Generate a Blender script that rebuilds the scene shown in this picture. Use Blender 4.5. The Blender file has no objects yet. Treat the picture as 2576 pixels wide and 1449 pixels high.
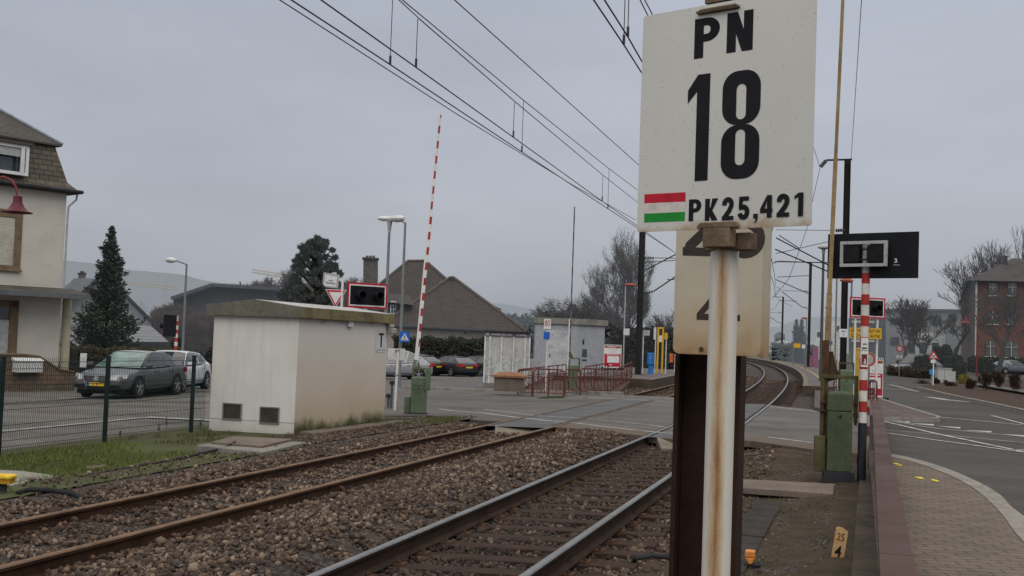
import bpy, bmesh, math, random
import numpy as np
from mathutils import Vector, Matrix
random.seed(7); rng = np.random.default_rng(7)
scene = bpy.context.scene
col = bpy.data.collections.new("scene"); scene.collection.children.link(col)
R = math.radians
# ------------------------------------------------------------ survey camera (metres; z=0 is the near rail head, Y runs along the track)
CX, CY, F = 1288.0, 724.5, 2900.0
PITCH, ROLL, YAW, H = .0444, .036, .286, 1.75
def _basis():
    f = Vector((-math.sin(YAW)*math.cos(PITCH), math.cos(YAW)*math.cos(PITCH), math.sin(PITCH)))
    r = Vector((math.cos(YAW), math.sin(YAW), 0)); u = r.cross(f)
    c, s = math.cos(ROLL), math.sin(ROLL)
    return r*c+u*s, -r*s+u*c, f
R_, U_, F_ = _basis()
def ray(px, py): return F_ + R_*((px-CX)/F) + U_*((CY-py)/F)
def G(px, py, z=0.):
    d = ray(px, py); t = (z-H)/d.z; return Vector((d.x*t, d.y*t, z))
def D(px, py, t):
    d = ray(px, py); return Vector((d.x*t, d.y*t, H+d.z*t))
def proj(p):
    q = Vector((p[0], p[1], p[2]-H)); c = q.dot(F_)
    return CX+F*q.dot(R_)/c, CY-F*q.dot(U_)/c, c
def B(px, depth, z):            # point of height z at pixel column px of its foot, at a given depth
    y0 = 900.
    a, b = D(px, 0, depth).z, D(px, 1000, depth).z
    y = (z-a)/(b-a)*1000
    return D(px, y, depth)
def HZ(base, py):               # height above datum of the point straight over base seen at row py
    z = 2.
    for _ in range(6):
        y0 = proj((base[0], base[1], z))[1]; y1 = proj((base[0], base[1], z+.1))[1]
        z += (py-y0)/(y1-y0)*.1
    return z
def W(px, py, P0, az):          # hit of a pixel ray on the vertical plane through P0 whose direction has azimuth angle az (from +X)
    n = Vector((-math.sin(az), math.cos(az), 0)); d = ray(px, py); o = Vector((0, 0, H))
    t = (Vector(P0)-o).dot(n)/d.dot(n); p = o+d*t
    return (p-Vector(P0)).dot(Vector((math.cos(az), math.sin(az), 0))), p.z
# ------------------------------------------------------------ terrain
def tc(y): return -((y-25)**2)/(2*880) if y > 25 else 0.
PROF = [(-400, -1.6), (-60, -1.15), (-30, -.62), (-20, -.48), (-13, -.33), (-10.5, -.3), (-9, -.2), (-7.45, -.11), (-5.95, -.05), (-3.79, -.05), (-2.29, 0), (0, 0), (2, -.02), (400, -.02)]
def hz(x, y):
    xt = x-tc(min(y, 200)); z = PROF[-1][1]
    for (a, za), (b, zb) in zip(PROF, PROF[1:]):
        if xt <= b:
            z = za if xt < a else za+(zb-za)*(xt-a)/(b-a); break
    k = min(1, max(0, (y-44)/34)); j = min(1, max(0, (-xt-12)/8))
    return z-.42*k*j
def GZ(px, py, dz=0.):
    p = G(px, py, 0)
    for _ in range(12): p = G(px, py, hz(p.x, p.y)+dz)
    return p
def BZ(px, depth):
    p = B(px, depth, 0)
    for _ in range(8): p = B(px, depth, hz(p.x, p.y))
    return p
# ------------------------------------------------------------ materials
def nt(name):
    m = bpy.data.materials.new(name); m.use_nodes = True; t = m.node_tree; t.nodes.clear()
    o = t.nodes.new('ShaderNodeOutputMaterial'); b = t.nodes.new('ShaderNodeBsdfPrincipled')
    t.links.new(b.outputs[0], o.inputs[0]); return m, t, b
def N(t, kind, **kw):
    n = t.nodes.new(kind)
    for k, v in kw.items():
        if hasattr(n, k) and not k.startswith('i_'): setattr(n, k, v)
        else: n.inputs[k[2:]].default_value = v
    return n
def ramp(t, src, stops):
    r = t.nodes.new('ShaderNodeValToRGB'); e = r.color_ramp.elements
    while len(e) < len(stops): e.new(.5)
    for q, (p, c) in zip(e, stops): q.position = p; q.color = (*c, 1)
    t.links.new(src, r.inputs[0]); return r.outputs[0]
def mixc(t, fac, a, b, mode='MIX'):
    m = t.nodes.new('ShaderNodeMix'); m.data_type = 'RGBA'; m.blend_type = mode
    for s, k in ((fac, 0), (a, 6), (b, 7)):
        if isinstance(s, (int, float)): m.inputs[k].default_value = s
        elif isinstance(s, tuple): m.inputs[k].default_value = (*s, 1) if len(s) == 3 else s
        else: t.links.new(s, m.inputs[k])
    return m.outputs[2]
def coord(t, kind='Object', scale=(1, 1, 1)):
    c = t.nodes.new('ShaderNodeTexCoord'); mp = t.nodes.new('ShaderNodeMapping'); mp.inputs['Scale'].default_value = scale
    t.links.new(c.outputs[kind], mp.inputs[0]); return mp.outputs[0]
def noise(t, vec, scale, detail=4, rough=.6):
    n = t.nodes.new('ShaderNodeTexNoise'); n.inputs['Scale'].default_value = scale
    n.inputs['Detail'].default_value = detail; n.inputs['Roughness'].default_value = rough
    t.links.new(vec, n.inputs['Vector']); return n.outputs['Fac']
def bump(t, b, src, s, dist=.01):
    n = t.nodes.new('ShaderNodeBump'); n.inputs['Strength'].default_value = s; n.inputs['Distance'].default_value = dist
    t.links.new(src, n.inputs['Height']); t.links.new(n.outputs[0], b.inputs['Normal'])
MATS = {}
def pm(name, c, rough=.75, metal=0., var=.35, scale=3., bmp=.0, c2=None, fine=None, haze=0., spec=.18, stretch=(1, 1, 1)):
    """painted / mineral surface: base colour broken up by two octaves of grime"""
    if name in MATS: return MATS[name]
    m, t, b = nt(name); v = coord(t, scale=stretch)
    n1 = noise(t, v, scale, 5, .65); n2 = noise(t, v, fine or scale*9, 3, .6)
    d = c2 or tuple(x*(1-var) for x in c); l = tuple(min(1, x*(1+var*.35)) for x in c)
    base = ramp(t, n1, [(.3, d), (.55, c), (.75, l)])
    g = ramp(t, n2, [(.3, (.78,)*3), (.6, (1.05,)*3)])
    out = mixc(t, 1.0, base, g, 'MULTIPLY')
    t.links.new(out, b.inputs['Base Color'])
    rr = ramp(t, n1, [(.3, (min(1, rough+.12),)*3), (.7, (max(.05, rough-.08),)*3)])
    t.links.new(rr, b.inputs['Roughness']); b.inputs['Metallic'].default_value = metal
    b.inputs['Specular IOR Level'].default_value = spec
    if bmp: bump(t, b, n2, bmp)
    if haze: add_haze(t, b, haze)
    MATS[name] = m; return m
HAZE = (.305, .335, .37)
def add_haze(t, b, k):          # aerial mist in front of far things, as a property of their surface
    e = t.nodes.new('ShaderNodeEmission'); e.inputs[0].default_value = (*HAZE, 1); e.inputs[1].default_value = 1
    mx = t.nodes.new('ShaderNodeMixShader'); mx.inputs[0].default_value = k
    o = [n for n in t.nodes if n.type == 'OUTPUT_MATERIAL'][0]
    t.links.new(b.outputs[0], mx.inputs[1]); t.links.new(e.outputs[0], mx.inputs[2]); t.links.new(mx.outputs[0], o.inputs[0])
def pos(t): return t.nodes.new('ShaderNodeNewGeometry').outputs['Position']
def sep(t, v):
    s = t.nodes.new('ShaderNodeSeparateXYZ'); t.links.new(v, s.inputs[0]); return s.outputs
def mth(t, op, a, b=None, clamp=False):
    n = t.nodes.new('ShaderNodeMath'); n.operation = op; n.use_clamp = clamp
    for i, s in enumerate((a, b)):
        if s is None: continue
        if isinstance(s, (int, float)): n.inputs[i].default_value = s
        else: t.links.new(s, n.inputs[i])
    return n.outputs[0]
def brickmat(name, c1, c2, mortar, bw, bh, ms=.02, axes='xz', rough=.85, bmp=.3, haze=0., off=.5, sq=1, rot=0.):
    if name in MATS: return MATS[name]
    m, t, b = nt(name); cd = t.nodes.new('ShaderNodeTexCoord'); s = sep(t, cd.outputs['Object'])
    cb = t.nodes.new('ShaderNodeCombineXYZ'); k = {'x': 0, 'y': 1, 'z': 2}
    t.links.new(s[k[axes[0]]], cb.inputs[0]); t.links.new(s[k[axes[1]]], cb.inputs[1])
    mp = t.nodes.new('ShaderNodeMapping'); mp.inputs['Rotation'].default_value = (0, 0, rot); t.links.new(cb.outputs[0], mp.inputs[0])
    br = t.nodes.new('ShaderNodeTexBrick'); t.links.new(mp.outputs[0], br.inputs[0])
    br.offset = off; br.inputs['Scale'].default_value = 1; br.inputs['Brick Width'].default_value = bw; br.inputs['Row Height'].default_value = bh
    br.inputs['Mortar Size'].default_value = ms*bh; br.inputs['Mortar Smooth'].default_value = .3; br.inputs['Bias'].default_value = 0
    br.inputs['Color1'].default_value = (*c1, 1); br.inputs['Color2'].default_value = (*c2, 1); br.inputs['Mortar'].default_value = (*mortar, 1)
    n = noise(t, cd.outputs['Object'], 1.3, 6, .7); g = ramp(t, n, [(.25, (.55,)*3), (.5, (.95,)*3), (.8, (1.25,)*3)])
    n2 = noise(t, cd.outputs['Object'], 30, 3, .7); g2 = ramp(t, n2, [(.3, (.8,)*3), (.7, (1.1,)*3)])
    o = mixc(t, 1., mixc(t, 1., br.outputs[0], g, 'MULTIPLY'), g2, 'MULTIPLY'); t.links.new(o, b.inputs['Base Color'])
    b.inputs['Roughness'].default_value = rough
    inv = mth(t, 'SUBTRACT', 1., br.outputs['Fac']); bump(t, b, inv, bmp, .01)
    if haze: add_haze(t, b, haze)
    MATS[name] = m; return m
def glass(name, c=(.02, .025, .03), rough=.08, haze=0.):
    if name in MATS: return MATS[name]
    m, t, b = nt(name); v = coord(t); n = noise(t, v, 1.2, 2, .5)
    t.links.new(ramp(t, n, [(.35, tuple(x*.6 for x in c)), (.7, tuple(x*1.6 for x in c))]), b.inputs['Base Color'])
    b.inputs['Roughness'].default_value = rough; b.inputs['Specular IOR Level'].default_value = .8
    if haze: add_haze(t, b, haze)
    MATS[name] = m; return m
# ------------------------------------------------------------ mesh builder
class MB:
    def __init__(s, M=None): s.v = []; s.f = []; s.mi = []; s.M = M; s.m = 0
    def add(s, vs, fs):
        k = len(s.v)
        for p in vs:
            p = Vector(p); s.v.append(s.M @ p if s.M is not None else p)
        for f in fs: s.f.append(tuple(i+k for i in f)); s.mi.append(s.m)
        return s
    def box(s, x0, x1, y0, y1, z0, z1):
        return s.add([(x0, y0, z0), (x1, y0, z0), (x1, y1, z0), (x0, y1, z0), (x0, y0, z1), (x1, y0, z1), (x1, y1, z1), (x0, y1, z1)],
                     [(0, 3, 2, 1), (4, 5, 6, 7), (0, 1, 5, 4), (1, 2, 6, 5), (2, 3, 7, 6), (3, 0, 4, 7)])
    def cyl(s, p0, p1, r0, r1=None, n=10, cap=True):
        p0, p1 = Vector(p0), Vector(p1); r1 = r0 if r1 is None else r1
        d = (p1-p0).normalized(); a = d.cross(Vector((0, 0, 1)) if abs(d.z) < .9 else Vector((1, 0, 0))).normalized(); b = d.cross(a)
        vs = []
        for p, r in ((p0, r0), (p1, r1)):
            for i in range(n):
                t = 2*math.pi*i/n; vs.append(p+(a*math.cos(t)+b*math.sin(t))*r)
        fs = [(i, (i+1) % n, n+(i+1) % n, n+i) for i in range(n)]
        if cap: fs += [tuple(range(n-1, -1, -1)), tuple(range(n, 2*n))]
        return s.add(vs, fs)
    def tube(s, pts, r, n=8):
        pts = [Vector(p) for p in pts]; rr = r if isinstance(r, (list, tuple)) else [r]*len(pts)
        vs = []; up = Vector((0, 0, 1)); a = None
        for i, p in enumerate(pts):
            d = (pts[min(i+1, len(pts)-1)]-pts[max(i-1, 0)]).normalized()
            if a is None: a = d.cross(up if abs(d.z) < .9 else Vector((1, 0, 0))).normalized()
            else: a = (a-d*a.dot(d)).normalized()
            b = d.cross(a)
            for k in range(n):
                t = 2*math.pi*k/n; vs.append(p+(a*math.cos(t)+b*math.sin(t))*rr[i])
        fs = [(i*n+k, i*n+(k+1) % n, (i+1)*n+(k+1) % n, (i+1)*n+k) for i in range(len(pts)-1) for k in range(n)]
        fs += [tuple(range(n-1, -1, -1)), tuple(range((len(pts)-1)*n, len(pts)*n))]
        return s.add(vs, fs)
    def bar(s, p0, p1, w, h=None, up=(0, 0, 1)):
        p0, p1 = Vector(p0), Vector(p1); h = h or w; d = (p1-p0).normalized(); u = Vector(up)
        if abs(d.dot(u)) > .95: u = Vector((0, 1, 0))
        a = d.cross(u).normalized(); b = a.cross(d)
        vs = [p+a*x*w/2+b*y*h/2 for p in (p0, p1) for x, y in ((-1, -1), (1, -1), (1, 1), (-1, 1))]
        return s.add(vs, [(0, 1, 2, 3), (7, 6, 5, 4), (0, 4, 5, 1), (1, 5, 6, 2), (2, 6, 7, 3), (3, 7, 4, 0)])
    def prism(s, poly, o, ex, ey, dv):
        o, ex, ey, dv = Vector(o), Vector(ex), Vector(ey), Vector(dv); n = len(poly)
        a = [o+ex*x+ey*y for x, y in poly]
        return s.add(a+[p+dv for p in a], [tuple(range(n)), tuple(range(2*n-1, n-1, -1))]+[(i, n+i, n+(i+1) % n, (i+1) % n) for i in range(n)])
    def poly(s, pts): return s.add(pts, [tuple(range(len(pts)))])
    def lathe(s, prof, at=(0, 0, 0), n=16, axis='z'):
        vs = []; at = Vector(at)
        for r, z in prof:
            for i in range(n):
                t = 2*math.pi*i/n; x, y = r*math.cos(t), r*math.sin(t)
                vs.append(at+Vector({'z': (x, y, z), 'y': (x, z, y), 'x': (z, x, y)}[axis]))
        return s.add(vs, [(j*n+i, j*n+(i+1) % n, (j+1)*n+(i+1) % n, (j+1)*n+i) for j in range(len(prof)-1) for i in range(n)])
    def build(s, name, mats, parent=None, smooth=False, bevel=0., fix=True, world=False):
        me = bpy.data.meshes.new(name)
        vs = s.v
        if world and parent is not None:
            ref = world if isinstance(world, bpy.types.Object) else parent
            inv = Matrix.LocRotScale(ref.location, ref.rotation_euler, None).inverted(); vs = [inv @ p for p in vs]
        me.from_pydata([tuple(p) for p in vs], [], s.f)
        for m in (mats if isinstance(mats, (list, tuple)) else [mats]): me.materials.append(m)
        me.polygons.foreach_set('material_index', s.mi); me.update()
        if fix:
            bm = bmesh.new(); bm.from_mesh(me); bmesh.ops.recalc_face_normals(bm, faces=bm.faces); bm.to_mesh(me); bm.free()
        if smooth:
            me.polygons.foreach_set('use_smooth', [True]*len(me.polygons))
            try: me.set_sharp_from_angle(angle=R(38))
            except Exception: pass
        o = bpy.data.objects.new(name, me); col.objects.link(o)
        if parent is not None: o.parent = parent
        if bevel:
            b = o.modifiers.new('bevel', 'BEVEL'); b.width = bevel; b.segments = 2; b.limit_method = 'ANGLE'; b.angle_limit = R(40)
        return o
def tag(o, label, cat, group=None, kind=None):
    if label: o['label'] = label
    if cat: o['category'] = cat
    if group: o['group'] = group
    if kind: o['kind'] = kind
    return o
def thing(name, label, cat, loc=(0, 0, 0), rz=0., group=None):
    o = bpy.data.objects.new(name, None); o.empty_display_size = .2; col.objects.link(o)
    o.location = loc; o.rotation_euler = (0, 0, rz); return tag(o, label, cat, group)
def struct(o): o['kind'] = 'structure'; return o
def copy_tree(root, loc, rz=None, label=None):
    kids = [c for c in list(bpy.data.objects) if c.parent == root]
    r = root.copy(); col.objects.link(r); r.location = loc
    if rz is not None: r.rotation_euler = (0, 0, rz)
    if label: r['label'] = label
    def rec(src, dst):
        for ch in [c for c in list(bpy.data.objects) if c.parent == src]:
            d = ch.copy(); col.objects.link(d); d.parent = dst; rec(ch, d)
    for ch in kids:
        c = ch.copy(); col.objects.link(c); c.parent = r; rec(ch, c)
    return r
def text(s, name, mat, parent, o, ex, ey, height, width=None, depth=.002, bold=0., world=False):
    """lettering as a real thin mesh: lower-left corner o, baseline along ex, upright along ey"""
    cu = bpy.data.curves.new('lettering', 'FONT'); cu.body = s; cu.size = 1; cu.extrude = 0; cu.offset = bold
    ob = bpy.data.objects.new('lettering', cu); col.objects.link(ob); bpy.context.view_layer.update()
    me0 = bpy.data.meshes.new_from_object(ob.evaluated_get(bpy.context.evaluated_depsgraph_get()))
    bpy.data.objects.remove(ob)
    xs = [v.co.x for v in me0.vertices]; ys = [v.co.y for v in me0.vertices]
    if not xs: return None
    x0, x1, y0, y1 = min(xs), max(xs), min(ys), max(ys); sy = height/max(1e-6, y1-y0); sx = (width/(x1-x0)) if width else sy
    o, ex, ey = Vector(o), Vector(ex).normalized(), Vector(ey).normalized()
    mb = MB(); mb.add([o+ex*((v.co.x-x0)*sx)+ey*((v.co.y-y0)*sy) for v in me0.vertices], [tuple(p.vertices) for p in me0.polygons])
    bpy.data.meshes.remove(me0)
    return mb.build(name, mat, parent, world=world, fix=False)
def drape(poly, dz, step=2.5, zf=hz, mat=None, name='road', skirt=0.):
    bm = bmesh.new(); bm.faces.new([bm.verts.new((x, y, 0)) for x, y in poly])
    xs = [p[0] for p in poly]; ys = [p[1] for p in poly]
    def cut(a, b, ax, st):
        k = math.ceil(a/st)*st
        while k < b:
            bmesh.ops.bisect_plane(bm, geom=bm.verts[:]+bm.edges[:]+bm.faces[:], plane_co=(k, k, 0), plane_no=(1, 0, 0) if ax == 0 else (0, 1, 0)); k += st
    cut(min(xs), max(xs), 0, step); cut(min(ys), max(ys), 1, step)
    if zf is hz:
        for k in (-13, -10.5, -9, -7.45, -5.95, -3.79, -2.29, 0, 2):
            if min(xs) < k < max(xs): bmesh.ops.bisect_plane(bm, geom=bm.verts[:]+bm.edges[:]+bm.faces[:], plane_co=(k, 0, 0), plane_no=(1, 0, 0))
    for v in bm.verts: v.co.z = zf(v.co.x, v.co.y)+dz
    bmesh.ops.recalc_face_normals(bm, faces=bm.faces)
    if bm.faces and sum(f.normal.z for f in bm.faces) < 0: bmesh.ops.reverse_faces(bm, faces=bm.faces)
    if skirt:
        be = [e for e in bm.edges if e.is_boundary]; r = bmesh.ops.extrude_edge_only(bm, edges=be)
        for v in [g for g in r['geom'] if isinstance(g, bmesh.types.BMVert)]: v.co.z -= skirt
    me = bpy.data.meshes.new(name); bm.to_mesh(me); bm.free(); me.materials.append(mat)
    o = bpy.data.objects.new(name, me); col.objects.link(o); return o
def strip(pts, w, dz, mat, name, parent=None):   # painted line along ground points
    mb = MB(); pts = [Vector((p[0], p[1], 0)) for p in pts]; out = []
    fine = [pts[0]]
    for a, b in zip(pts, pts[1:]):
        k = max(1, int((b-a).length/.35))
        for i in range(1, k+1): fine.append(a+(b-a)*i/k)
    L = []
    for i, p in enumerate(fine):
        d = (fine[min(i+1, len(fine)-1)]-fine[max(0, i-1)]).normalized(); n = Vector((-d.y, d.x, 0))
        for q in (p-n*w/2, p+n*w/2): L.append((q.x, q.y, hz(q.x, q.y)+dz))
    mb.add(L, [(2*i, 2*i+2, 2*i+3, 2*i+1) for i in range(len(fine)-1)])
    o = mb.build(name, mat, parent, fix=False)
    return o
# ------------------------------------------------------------ palette
def asphaltmat(name, c, dirt_=0., rough=.78, sc=.45):
    m, t, b = nt(name); v = coord(t); n1 = noise(t, v, sc, 5, .62); n2 = noise(t, v, 28, 3, .7); n3 = noise(t, v, 130, 2, .6)
    base = ramp(t, n1, [(.3, tuple(x*.70 for x in c)), (.5, c), (.72, tuple(x*1.18 for x in c))])
    o = mixc(t, 1., mixc(t, 1., base, ramp(t, n2, [(.3, (.84,)*3), (.7, (1.08,)*3)]), 'MULTIPLY'), ramp(t, n3, [(.3, (.82,)*3), (.7, (1.14,)*3)]), 'MULTIPLY')
    ds = t.nodes.new('ShaderNodeVectorMath'); ds.operation = 'ADD'; nv = t.nodes.new('ShaderNodeTexNoise'); nv.inputs['Scale'].default_value = 1.6; t.links.new(v, nv.inputs['Vector'])
    t.links.new(v, ds.inputs[0]); t.links.new(nv.outputs['Color'], ds.inputs[1])
    vo = t.nodes.new('ShaderNodeTexVoronoi'); vo.feature = 'DISTANCE_TO_EDGE'; vo.inputs['Scale'].default_value = .32; t.links.new(ds.outputs[0], vo.inputs['Vector'])
    o = mixc(t, 1., o, ramp(t, vo.outputs['Distance'], [(.0, (.62, .6, .58)), (.006, (1, 1, 1))]), 'MULTIPLY')
    mp = t.nodes.new('ShaderNodeMapping'); mp.inputs['Scale'].default_value = (.12, .9, 1); t.links.new(v, mp.inputs[0])
    o = mixc(t, 1., o, ramp(t, noise(t, mp.outputs[0], 1., 3, .5), [(.38, (.86, .86, .86)), (.6, (1.06, 1.06, 1.06))]), 'MULTIPLY')
    if dirt_:
        s_ = sep(t, v); k = mth(t, 'ADD', mth(t, 'SUBTRACT', s_[1], 21.1), mth(t, 'MULTIPLY', s_[0], .42)); k = mth(t, 'ADD', k, mth(t, 'MULTIPLY', mth(t, 'SUBTRACT', n1, .5), 3.))
        o = mixc(t, ramp(t, mth(t, 'DIVIDE', k, 4.), [(.1, (dirt_,)*3), (.75, (0, 0, 0))]), o, (.105, .075, .052))
    t.links.new(o, b.inputs['Base Color']); b.inputs['Roughness'].default_value = rough; b.inputs['Specular IOR Level'].default_value = .12; bump(t, b, n3, .25, .004); return m
asphalt = asphaltmat('asphalt', (.110, .103, .098), .8); asphalt_s = asphaltmat('asphalt_street', (.135, .126, .116)); asphalt_j = asphaltmat('asphalt_junction', (.062, .058, .054), sc=.3)
asphalt2 = pm('asphalt_pale', (.108, .106, .104), rough=.8, scale=.35, fine=18, var=.25, bmp=.1)
patch = pm('asphalt_patch', (.085, .083, .085), rough=.65, scale=1.2, fine=30, var=.2)
redpave = pm('red_paving', (.10, .078, .072), rough=.9, scale=2, var=.3)
kerbm = pm('kerb_stone', (.23, .21, .19), rough=.85, scale=2.5, var=.35, bmp=.1)
concrete = pm('concrete', (.19, .175, .155), rough=.9, scale=2, var=.4, bmp=.2)
slabm = pm('slab_concrete', (.15, .12, .10), rough=.9, scale=2.2, var=.3, bmp=.15)
paint_line = pm('road_paint', (.40, .40, .385), rough=.7, scale=4, c2=(.16, .155, .15), fine=60)
paint_yellow_line = pm('yellow_line_paint', (.42, .30, .10), rough=.8, scale=4, var=.5)
white = pm('white_paint', (.62, .62, .61), rough=.5, scale=4, var=.15)
whitem = pm('white_metal', (.55, .56, .56), rough=.45, scale=3, var=.15)
grey_metal = pm('grey_metal', (.20, .21, .22), rough=.5, scale=3, var=.3, metal=.3)
lgrey = pm('light_grey_metal', (.36, .36, .36), rough=.5, scale=3, var=.2)
dark_metal = pm('dark_metal', (.03, .03, .035), rough=.6, scale=3, var=.3)
black = pm('black_paint', (.009, .010, .013), spec=.15, rough=.65, scale=3, var=.25)
blackrub = pm('black_rubber', (.022, .022, .024), rough=.8, scale=5, var=.3)
red = pm('red_paint', (.34, .032, .028), rough=.5, scale=5, var=.25)
redsat = pm('red_sign_paint', (.42, .02, .04), rough=.5, scale=4, var=.15)
maroon = pm('maroon_paint', (.16, .035, .035), rough=.55, scale=3, var=.3)
greenbox = pm('green_machine_paint', (.10, .135, .09), rough=.6, scale=2.2, var=.3, c2=(.075, .09, .05))
olive = pm('olive_steel', (.085, .075, .035), rough=.7, scale=3, var=.45)
fence_green = pm('fence_green', (.008, .020, .019), rough=.5, scale=3, var=.3)
rust = pm('rust_steel', (.085, .045, .025), rough=.9, scale=6, var=.5)
yellowm = pm('yellow_paint', (.62, .36, .03), rough=.5, scale=3, var=.2)
orangem = pm('orange_plastic', (.65, .22, .03), rough=.5, scale=3, var=.2)
blue = pm('blue_sign_paint', (.02, .10, .42), rough=.45, scale=3, var=.15)
wood = pm('weathered_timber', (.042, .025, .018), rough=.9, scale=3, var=.5, stretch=(1, 9, 4), bmp=.4)
woodg = pm('grey_timber', (.075, .062, .05), rough=.95, scale=3, var=.5, stretch=(1, 9, 4), bmp=.4)
bark = pm('bark', (.042, .036, .032), rough=.95, scale=4, var=.4)
# ------------------------------------------------------------ sky and light: heavy overcast
w = bpy.data.worlds.new("World"); scene.world = w; w.use_nodes = True; t = w.node_tree; t.nodes.clear()
out = t.nodes.new('ShaderNodeOutputWorld'); bg = t.nodes.new('ShaderNodeBackground'); bg2 = t.nodes.new('ShaderNodeBackground')
sky = t.nodes.new('ShaderNodeTexSky'); sky.sky_type = 'NISHITA'; sky.sun_disc = False
sky.sun_elevation = R(38); sky.sun_rotation = R(200); sky.air_density = 2; sky.dust_density = 4
hsv = t.nodes.new('ShaderNodeHueSaturation'); hsv.inputs['Saturation'].default_value = .12; hsv.inputs['Value'].default_value = .72; t.links.new(sky.outputs[0], hsv.inputs['Color']); t.links.new(hsv.outputs[0], bg.inputs[0]); bg.inputs[1].default_value = .05
tcn = t.nodes.new('ShaderNodeTexCoord'); s = sep(t, tcn.outputs['Generated'])
grad = ramp(t, s[2], [(0., (.262, .275, .302)), (.07, (.238, .256, .294)), (.16, (.220, .243, .296)), (.35, (.236, .264, .325)), (.6, (.62, .61, .59)), (1., (.97, .93, .88))])
mp = t.nodes.new('ShaderNodeMapping'); mp.inputs['Scale'].default_value = (1, 1, 3.2); t.links.new(tcn.outputs['Generated'], mp.inputs[0])
cl = noise(t, mp.outputs[0], 2.2, 6, .58); cr = ramp(t, cl, [(.28, (.85, .855, .87)), (.5, (1, 1, 1)), (.70, (1.14, 1.13, 1.13))])
t.links.new(mixc(t, 1., grad, cr, 'MULTIPLY'), bg2.inputs[0]); bg2.inputs[1].default_value = 1.30
ad = t.nodes.new('ShaderNodeAddShader'); t.links.new(bg.outputs[0], ad.inputs[0]); t.links.new(bg2.outputs[0], ad.inputs[1]); t.links.new(ad.outputs[0], out.inputs[0])
sl = bpy.data.lights.new('daylight', 'SUN'); sl.energy = 1.12; sl.angle = R(50); sl.color = (1, .95, .88)
so = bpy.data.objects.new('daylight', sl); col.objects.link(so); so.rotation_euler = (R(44), 0, R(38))
# ------------------------------------------------------------ ground sheet
def grid_mesh(name, xs, ys, zf, mat, cond=None):
    vs = []; fs = []; nx = len(xs)
    for y in ys:
        for x in xs: vs.append((x+tc(min(y, 200)), y, zf(x, y)))
    for j in range(len(ys)-1):
        for i in range(nx-1):
            if cond and not cond((xs[i]+xs[i+1])/2, (ys[j]+ys[j+1])/2): continue
            a = j*nx+i; fs.append((a, a+1, a+nx+1, a+nx))
    me = bpy.data.meshes.new(name); me.from_pydata(vs, [], fs); me.materials.append(mat); me.update()
    o = bpy.data.objects.new(name, me); col.objects.link(o); return o
gm, t, b = nt('ground_soil')
v = coord(t); n1 = noise(t, v, .35, 5, .65); n2 = noise(t, v, 6, 4, .7)
t.links.new(mixc(t, 1., ramp(t, n1, [(.35, (.055, .048, .035)), (.5, (.05, .06, .03)), (.65, (.075, .07, .05))]), ramp(t, n2, [(.3, (.7,)*3), (.7, (1.2,)*3)]), 'MULTIPLY'), b.inputs['Base Color'])
b.inputs['Roughness'].default_value = .95
XS = [-900, -500, -300, -200, -140, -100, -80, -60, -52, -45, -38, -30, -27, -24, -20, -17, -15, -13, -12, -10.5, -9.45, -9.25, -7.45, -5.95, -3.79, -2.29, -.12, .36, 2, 5, 9, 15, 25, 40, 70, 120, 200, 400, 900]
YS = [-40, -10, 0]+list(range(4, 60, 2))+list(range(60, 120, 6))+[125, 140, 160, 180, 200, 260, 350, 500, 800, 1400]
def zg(x, y):
    z = hz(x+tc(min(y, 200)), y)
    return z-(.5 if -9.3 < x < -.11 else .07)
struct(grid_mesh('ground', XS, YS, zg, gm))
# ------------------------------------------------------------ ballast bed
def lerp(tab, x):
    if x <= tab[0][0]: return tab[0][1]
    for (a, za), (b_, zb_) in zip(tab, tab[1:]):
        if x <= b_: return za+(zb_-za)*(x-a)/(b_-a)
    return tab[-1][1]
BT = [(-9.35, -.25), (-8.9, -.225), (-8.2, -.2), (-7.6, -.25), (-6.7, -.235), (-5.95, -.21), (-5.5, -.12), (-5.0, -.05), (-4.5, -.06), (-4.15, -.13), (-3.9, -.26), (-3.04, -.255), (-2.2, -.235), (-1.9, -.21), (-1.5, -.25), (-1.1, -.25), (-.5, -.2), (-.1, -.13)]
def zb(x, y):
    z = lerp(BT, x)
    k = min(1, max(0, (y-17.5)/4))*min(1, max(0, (60-y)/20)); r = min(1, max(0, (x+1.9)/.6)); l = min(1, max(0, (-7.9-x)/.6))
    z = z*(1-k*r)+(-.06)*k*r
    return z*(1-k*l*.4)+hz(x, 0)*k*l*.4
bm_, t, b = nt('ballast_bed'); v = coord(t)
vo = t.nodes.new('ShaderNodeTexVoronoi'); vo.inputs['Scale'].default_value = 26; t.links.new(v, vo.inputs['Vector'])
hs = t.nodes.new('ShaderNodeSeparateColor'); t.links.new(vo.outputs['Color'], hs.inputs[0])
stc = ramp(t, hs.outputs[0], [(0, (.03, .022, .018)), (.45, (.065, .045, .034)), (.75, (.10, .075, .06)), (1, (.17, .14, .12))])
sh = ramp(t, vo.outputs['Distance'], [(.1, (1, 1, 1)), (.6, (.35, .33, .32))])
big = ramp(t, noise(t, v, .7, 4, .6), [(.3, (.7, .62, .55)), (.7, (1.1, 1.1, 1.1))])
t.links.new(mixc(t, 1., mixc(t, 1., stc, sh, 'MULTIPLY'), big, 'MULTIPLY'), b.inputs['Base Color']); b.inputs['Roughness'].default_value = .95
bump(t, b, mth(t, 'SUBTRACT', 1., vo.outputs['Distance']), 1., .03)
bxs = [-9.35+.18*i for i in range(52)]; bxs = [x for x in bxs if x < -.1]+[-.1]
bys = [-2+.5*i for i in range(50)]+[22.9]; far_y = [36.2+.8*i for i in range(60)]+list(range(85, 205, 4))
inC = lambda x, y: y < 22.9
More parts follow.
